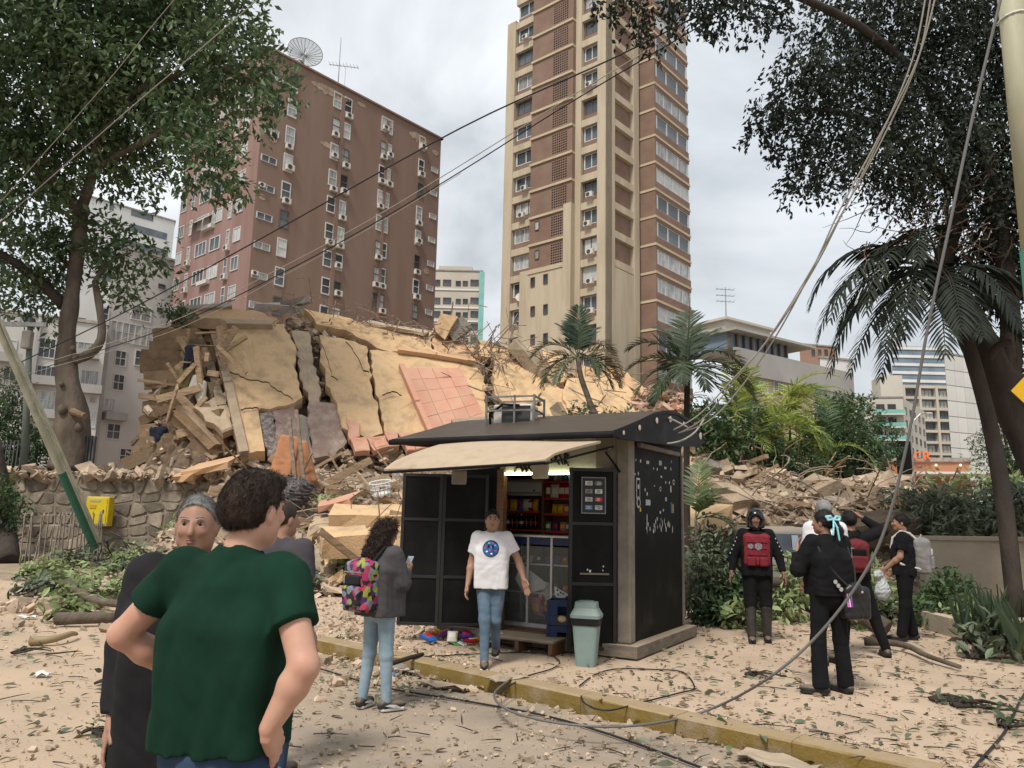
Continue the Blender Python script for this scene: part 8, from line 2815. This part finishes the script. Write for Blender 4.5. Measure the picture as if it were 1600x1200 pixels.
cable('black cable lying across the road below the kerb', [G(440, 1030, .035), G(500, 1045, .035), G(600, 1074, .03), G(720, 1094, .03), G(850, 1118, .03), G(960, 1150, .03), G(1110, 1205, .03), G(1190, 1240, .03)], .009, m_cable, 'ground_cable')
cable('thin black cable lying along the pavement before the door', [G(640, 1027, .145), G(700, 1024, .145), G(790, 1020, .145), G(850, 1021, .145), G(874, 1033, .145), G(862, 1045, .145), G(820, 1058, .145), G(778, 1084, .145)], .007, m_cable, 'ground_cable')
cable('angular loop of black cable lying right of the bin', [G(905, 1072, .145), G(930, 1054, .145), G(965, 1045, .145), G(1020, 1046, .145), G(1066, 1050, .145), G(1085, 1074, .145), G(1060, 1083, .145), G(1000, 1098, .145), G(950, 1110, .145), G(915, 1100, .145), G(906, 1080, .145)], .007, m_cable, 'ground_cable')
# ==== rubbish among the rubble
mt = thing('mattress', 'folded orange mattress propped on the rubble behind the green shirted man', 'mattress', D(452, 772, 20.5))
m_mat = M('orange mattress cloth', (0.42, 0.185, 0.085), .85, (0.35, 0.16, 0.085), 3, 6, bump=.3, bs=20)
s = SDF()
Rm_ = np.array(Matrix.Rotation(rad(8), 3, 'Y') @ Matrix.Rotation(rad(-14), 3, 'X'))
s.box((-.18, 0, .85), (.20, .06, .62), .09, .03, rot=Rm_)
Rm2 = np.array(Matrix.Rotation(rad(-20), 3, 'Y') @ Matrix.Rotation(rad(-10), 3, 'X'))
s.box((.30, .12, .80), (.14, .06, .52), .09, .03, rot=Rm2)
V, Q = s.mesh(.03, wr=.018, wf=7, seed=1)
inst('mattress', np_mesh('mattress', V, Q, m_mat, smooth=True), mt)
for (a, b_, lab) in (((452, 652), (462, 762), 'shorter dark bar standing before the orange mattress'), ((463, 640), (480, 800), 'longer dark bar leaning on the orange mattress')):
 p, q = D(*a, 20.0), D(*b_, 20.0)
 t_ = thing('steel_bar', lab, 'bar', q)
 B().bar(q, p, .07, .09).build('bar', m_steel, t_, world=True)
gb_ = thing('garbage_bag', 'dark grey plastic sheet bundled below the orange mattress', 'bag', D(452, 790, 19.6))
s = SDF()
s.ell((0, 0, .28), (.48, .3, .30), .05).ell((-.2, .05, .5), (.25, .2, .2), .1).ell((.28, 0, .45), (.2, .2, .2), .1)
V, Q = s.mesh(.025, wr=.07, wf=14, seed=3)
inst('bag', np_mesh('bag', V, Q, M('grey plastic sheet', (.06, .056, .055), .4, (.10, .09, .085), 4, 5), smooth=True), gb_)
bk = thing('laundry_basket', 'white plastic basket tipped on the rubble left of the awning', 'basket', D(596, 772, 19.2))
b = B()
for k in range(14):
 a = 2 * math.pi * k / 14
 b.bar((.22 * math.cos(a), .16 * math.sin(a), 0), (.27 * math.cos(a), .20 * math.sin(a), .30), .035, .012)
for z_, r_ in ((0, .22), (.15, .245), (.30, .27)):
 b.tube([(r_ * math.cos(a), r_ * .74 * math.sin(a), z_) for a in np.linspace(0, 6.2832, 17)], .02, 5)
b.lathe((0, 0, 0), [(.2, 0), (.2, .015)], 12, axis=Matrix.Diagonal((1, .74, 1)))
tag(b.build('lattice', m_wht, bk), kind='stuff')
bk.rotation_euler = (.25, -.2, .3)
cr_ = D(1232, 905, 14.6)
car = thing('parked_car', 'dusty silver car half buried under branches behind the rescue worker', 'car', (cr_.x, 14.6, .13), rad(-6))
m_car = M('dusty silver paint', (0.30, 0.295, 0.28), .45, (0.36, 0.31, 0.25), 2, 6, metal=.2, dust=.6)
s = SDF()
s.box((0, 1.9, .62), (.74, 1.85, .22), .12, .05)
s.box((0, 1.75, 1.08), (.50, 1.0, .24), .14, .12)
for (y,) in ((.75,), (3.1,)):
 for sx in (-1, 1): s.cone((sx * .95, y, .32), (sx * .66, y, .32), .36, .36, .02, op='s')
V, Q = s.mesh(.04)
inst('body', np_mesh('body', V, Q, m_car, smooth=True), car)
B().prism([(-.58, .585, 1.33), (.58, .585, 1.33), (.68, .30, .99), (-.68, .30, .99)], (0, .06, -.02)).build('rear_window', m_glassd, car)
for sx in (-1, 1):
 B().prism([(sx * .655, 1.0, 1.36), (sx * .655, 2.5, 1.36), (sx * .76, 2.9, 1.0), (sx * .76, .85, 1.0)], (sx * .015, 0, 0)).build('side_window', m_glassd, car)
 B().box((sx * .72, .0, .78), (.16, .06, .28), bev=.02).build('tail_light', M('tail light red', (.25, .02, .02), .25) if 'tail light red' not in bpy.data.materials else bpy.data.materials['tail light red'], car)
 for y in (.75, 3.1):
  w_ = B().lathe((sx * .78, y, .32), [(.2, -.1), (.31, -.09), (.32, 0), (.31, .09), (.2, .1)], 18, axis=Matrix.Rotation(math.pi / 2, 3, 'Y')).build('wheel', m_soled, car)
  B().lathe((sx * .80, y, .32), [(.19, -.09), (.17, .095), (.05, .10)], 12, axis=Matrix.Rotation(math.pi / 2, 3, 'Y')).build('rim', m_alu, w_)
B().box((0, -.05, .48), (1.5, .12, .16), bev=.04).build('bumper', m_car, car)
B().box((0, .0, .72), (.4, .02, .1)).build('number_plate', m_wht, car)
B().bar((-.56, .75, 1.50), (-.56, 2.6, 1.50), .04).build('roof_rail', m_acd, car)
B().bar((.56, .75, 1.50), (.56, 2.6, 1.50), .04).build('roof_rail', m_acd, car)
# ==== fallen branches
def surf(x, y):
 z = mound(x, y) if y > 11.2 else -1
 return max(z, .13 if kerb_side(x, y) > 0 and x > -3.9 else .02)
def fallen(label, p, az, ln, nl, size, mat, spread=.35, h=.25, grp='fallen leafy branches', wood=True):
 base = Vector((p.x, p.y, surf(p.x, p.y)))
 t_ = thing('fallen_branch', label, 'branch', base, group=grp)
 b = B()
 P, Dd = [], []
 d = Vector((math.cos(az), math.sin(az), 0))
 side = Vector((-d.y, d.x, 0))
 for k in range(5):
  e = d * ln * random.uniform(.5, 1) + side * random.uniform(-.6, .6) * ln * (k > 0)
  pts = []
  for i in range(5):
   f = i / 4
   q = base + e * f + side * .1 * math.sin(f * 4 + k) * ln
   q.z = surf(q.x, q.y) + .02 + h * math.sin(f * 3.0) * random.uniform(.3, 1)
   pts.append(q)
  b.tube(pts, [.022 * ln ** .5 * (1 - .16 * i) for i in range(5)], 5, cap=False)
  for _ in range(nl // 5):
   f = random.uniform(.15, 1)
   i = min(int(f * 4), 3)
   q = pts[i].lerp(pts[i + 1], f * 4 - i) + Vector([random.gauss(0, spread * .35) for _ in range(3)])
   q.z = max(q.z, surf(q.x, q.y) + .015)
   P.append(tuple(q))
   dd = (pts[i + 1] - pts[i]).normalized() * .6 + Vector((random.gauss(0, .7), random.gauss(0, .7), random.gauss(.1, .35)))
   Dd.append(tuple(dd))
 b.build('stem', m_barkd, t_, world=True)
 P, Dd = np.array(P), np.array(Dd)
 nr_ = rng.normal(size=P.shape) * .5 + np.array([0, 0, 1.])
 leaf_obj('leaves', leaf_arrays(P, Dd, size * rng.uniform(.6, 1.15, len(P)), .42, .25, nr_, True), mat, t_)
where = [((20, 900), .3, 1.5, 'leftmost heap of fallen leafy branch beside the old trunk'), ((70, 880), .1, 1.6, 'fallen leafy branch below the low iron railing'), ((120, 872), -.2, 1.5, 'fallen leafy branch below the yellow cabinet'), ((170, 885), .5, 1.4, 'fallen leafy branch at the foot of the leaning pole'),
   ((60, 912), -.3, 1.5, 'bright fallen branch lying at the edge of the sand at left'), ((130, 905), .2, 1.4, 'bright fallen branch in the middle of the left leaf heap'), ((190, 908), -.5, 1.3, 'fallen leafy branch left of the grey haired man'), ((15, 930), .6, 1.1, 'fallen leafy branch cut by the left edge'),
   ((95, 935), -.1, 1.0, 'nearest fallen branch of the left leaf heap'), ((160, 930), .2, 1.0, 'small fallen leafy branch beside the curved bough'), ((230, 890), .1, 1.3, 'fallen leafy branch behind the grey haired man'),
   ((75, 962), .1, .6, 'little leafy sprig on the sand before the left heap'), ((490, 900), .8, 1.2, 'upright leafy branch between the green shirt and the girl'), ((515, 925), .3, 1.0, 'fallen leafy branch just left of the patterned backpack'), ((500, 935), 2.5, .8, 'low leafy branch behind the shoulder of the green shirted man'),
   ((1105, 965), .2, 1.0, 'fallen leafy branch beside the base of the kiosk'), ((1150, 955), .3, 1.1, 'fallen leafy branch left of the rescue worker'), ((1240, 950), -.2, 1.1, 'fallen leafy branch right of the rescue worker'), ((1335, 975), .2, 1.0, 'fallen leafy branch behind the legs of the woman in black'),
   ((1375, 965), .4, 1.0, 'fallen leafy branch left of the man with the grey backpack'), ((1470, 990), .1, .9, 'fallen leafy branch over the end of the planter edge'), ((1125, 985), .0, .7, 'dry leafy branch at the right corner of the kiosk base'), ((1520, 1035), .3, .7, 'small leafy branch before the planter edge at right')]
for (px, py), az, ln, lab in where:
 fallen(lab, G(px, py, .1), az + random.uniform(-.3, .3), ln, int(190 * ln), .21, m_leafG if random.random() < .75 else m_leafK, h=.45 if px in (490, 515) else .3)
for i, ((px, py), az, ln, lab) in enumerate((((20, 1015), 1.0, .45, 'small plant sprig lying on the sand at the left edge'), ((150, 1060), .1, .35, 'tiny sprig with two leaves on the sand'), ((1165, 1065), -.2, .4, 'leaf tuft on the pavement right of the cable loop'), ((1455, 1105), -.1, .5, 'bent green leaf fan on the pavement at lower right'),
           ((1490, 1115), .0, .6, 'green palm leaf scrap on the pavement at lower right'), ((130, 1135), .2, .3, 'sprig on the sand left of the dark tunic'), ((1570, 1150), .6, .4, 'green sprig beside the foot of the right pole'))):
 fallen(lab, G(px, py, .08), az, ln, 14 if i < 4 else 22, .12, m_leafK if i % 2 else m_leafA, .16, .05, 'small sprigs on the ground')
def log(label, pts, r0, r1, mat=m_bark, cat='log', name='fallen_bough'):
 q = [Vector(p) for p in pts]
 t_ = thing(name, label, cat, q[0])
 b = B()
 branch(b, q, r0, r1, 8, .15, len(label))
 b.build('wood', mat, t_, world=True, smooth=True)
log('straight grey bough lying on the sand at left', [G(88, 967, .12), G(130, 966, .13), G(185, 965, .12)], .09, .07)
log('curved grey bough arching out of the left leaf heap', [D(104, 910, 13.5), D(125, 925, 13.3), D(150, 938, 13.1), G(198, 945, .15)], .08, .06)
log('thin crooked bough lying near the feet of the man in black', [G(1350, 1003, .2), G(1390, 1004, .22), G(1420, 1010, .22), G(1450, 1025, .2), G(1500, 1042, .18)], .05, .025)
log('thick sawn log lying behind the woman in black', [D(1352, 962, 11.0), D(1385, 985, 10.8)], .15, .14)
log('pale bough lying behind the rescue worker', [D(1135, 915, 12.6), D(1230, 908, 12.6)], .09, .08)
log('dry palm sheath lying on the sand at left', [G(48, 1002, .06), G(85, 998, .09), G(112, 990, .10), G(120, 991, .06)], .055, .02, m_dry, 'palm sheath')
log('dark twig lying on the sand at left', [G(72, 1022, .045), G(95, 1020, .05), G(122, 1017, .045)], .012, .006, m_barkd, 'twig', 'fallen_twig')
log('broken stick lying on the kerb before the door', [G(600, 1040, .17), G(640, 1028, .18), G(660, 1022, .17)], .03, .02, m_barkd, 'stick', 'fallen_stick')
# ==== litter on the ground
def on_floor(n, box, zoff=.006, dens=None):
 out = []
 tries = 0
 while len(out) < n and tries < n * 30:
  tries += 1
  px, py = random.uniform(box[0], box[2]), random.uniform(box[1], box[3])
  g = G(px, py, .13)
  if kerb_side(g.x, g.y) < .05 or g.x < -3.9: g = G(px, py, .02)
  if dens and random.random() > dens(px, py): continue
  l_ = kloc(g)
  if -2.6 < l_.x < .16 and -.14 < l_.y < 2.2: continue
  out.append((g.x, g.y, surf(g.x, g.y) + zoff))
 return np.array(out)
def flat_leaves(name, P, size, mat):
 n_ = len(P)
 a = rng.uniform(0, 6.28, n_)
 Dr = np.stack([np.cos(a), np.sin(a), rng.normal(0, .18, n_) + .05], 1)
 nr_ = rng.normal(size=(n_, 3)) * .28 + np.array([0, 0, 1.])
 V, Fa = leaf_arrays(P + np.array([0, 0, .008]), Dr, size * rng.uniform(.5, 1.4, n_), .40, .3, nr_, True)
 tag(inst(name, np_mesh(name, V, Fa, mat)), kind='stuff')
heavy = lambda px, py: (.35 + .65 * sstep(1120, 960, py)) if px > 820 else (.55 if px > 480 else .45 + .5 * sstep(1080, 930, py))
flat_leaves('dry_leaves', np.concatenate([on_floor(900, (860, 945, 1640, 1240), dens=heavy), on_floor(420, (-60, 900, 860, 1240), dens=heavy)]), .075, m_litter)
flat_leaves('green_leaves', np.concatenate([on_floor(330, (980, 950, 1640, 1200), dens=heavy), on_floor(260, (-60, 900, 560, 1150), dens=heavy), on_floor(110, (480, 1000, 760, 1100))]), .10, m_leafK)
b = B()
for p in np.concatenate([on_floor(220, (860, 950, 1640, 1240), dens=heavy), on_floor(130, (-60, 910, 860, 1240))]):
 a, l_ = random.uniform(0, 6.28), random.uniform(.05, .28)
 q = Vector(p) + Vector((math.cos(a) * l_, math.sin(a) * l_, random.uniform(0, .015)))
 m_ = Vector(p).lerp(q, .5) + Vector((random.gauss(0, .02), random.gauss(0, .02), .008))
 b.tube([Vector(p), m_, q], [.005, .004, .002], 4, cap=False)
tag(b.build('twigs', m_barkd), kind='stuff')
P = np.concatenate([on_floor(2600, (-80, 905, 900, 1260), .004), on_floor(2600, (800, 950, 1680, 1260), .004), on_floor(1500, (420, 985, 760, 1080), .006), on_floor(900, (480, 940, 700, 1000), .006)])
S = np.minimum(.006 + rng.exponential(.007, len(P)), .045)
V, Fa = shard_arrays(P, S, .6)
tag(inst('grit', np_mesh('grit', V, Fa, m_shard)), kind='stuff')
P = np.concatenate([on_floor(330, (430, 930, 700, 1000), .02), on_floor(60, (490, 1015, 680, 1075), .02), on_floor(120, (-40, 905, 260, 990), .02), on_floor(160, (1090, 945, 1480, 1000), .02), on_floor(24, (480, 1050, 1000, 1120), .01)])
S = np.minimum(.022 + rng.exponential(.025, len(P)), .13)
V, Fa = shard_arrays(P, S, .6)
tag(inst('rubble_bits', np_mesh('rubble_bits', V, Fa, m_shard)), kind='stuff')
def scrap(name, label, px, py, w, d, mat, cat='paper', z=None, rz_=None):
 g = G(px, py, .13 if py < 1060 and px > 640 else .03)
 t_ = thing(name, label, cat, (g.x, g.y, surf(g.x, g.y) + .012), rz_ if rz_ is not None else random.uniform(-1, 1))
 n_ = 6
 V, Fs = [], []
 for j in range(n_ + 1):
  for i in range(n_ + 1):
   V.append(((i / n_ - .5) * w * random.uniform(.92, 1.05), (j / n_ - .5) * d * random.uniform(.92, 1.05), .02 + .035 * noise.noise((i * .5 + px, j * .5, py))))
 for j in range(n_):
  for i in range(n_):
   a = j * (n_ + 1) + i
   Fs.append((a, a + 1, a + n_ + 2, a + n_ + 1))
 o = len(V)
 V += [(x, y, z_ - .008) for x, y, z_ in V]
 Fs += [tuple(o + k for k in f[::-1]) for f in Fs]
 B().add(V, Fs).build('sheet', mat, t_)
m_bluep = M('light blue paper', (.30, .42, .58), .7)
m_card = M('dusty cardboard', (.34, .25, .16), .85, (.25, .18, .11), 4, 5)
m_tarp = M('grey brown torn sheet', (.22, .18, .14), .8, (.32, .27, .2), 4, 6, dust=.4)
scrap('paper_scrap', 'light blue paper scrap by the feet of the girl', 603, 1056, .26, .13, m_bluep)
scrap('paper_scrap', 'cream paper scrap lying right of the girl against the kerb', 640, 1050, .3, .18, m_cream)
scrap('torn_sheet', 'crumpled grey brown sheet on the pavement before the vendor', 790, 1080, .38, .25, m_tarp, 'sheet')
scrap('torn_sheet', 'torn dusty sheet lying against the kerb at the bottom', 1215, 1192, .55, .25, m_tarp, 'sheet', rz_=-.7)
scrap('board_piece', 'weathered flat board lying on the road right of the girl', 690, 1072, .62, .16, m_kbase, 'board', rz_=-.55)
scrap('paper_scrap', 'pale plastic scrap lying on the sand at left', 66, 1056, .13, .09, m_wht)
scrap('paper_scrap', 'flat grey scrap on the sand near the straight bough', 42, 965, .28, .12, m_wht)
for i, (px, py, s_) in enumerate(((625, 1045, .16), (505, 1035, .12), (472, 1062, .1), (558, 1010, .14))):
 g = G(px, py, .03)
 o = inst('concrete_chunk', CH[i], None, (g.x, g.y, surf(g.x, g.y) + .03), i * 1.3)
 o.matrix_basis = o.matrix_basis @ Matrix.Scale(s_ * 1.6, 4)
 tag(o, ('square concrete chunk against the kerb by the girl', 'small concrete chunk on the road left of the girl', 'small concrete chunk beside the elbow of the green shirt', 'concrete chunk on the road behind the patterned backpack')[i], 'concrete chunk')
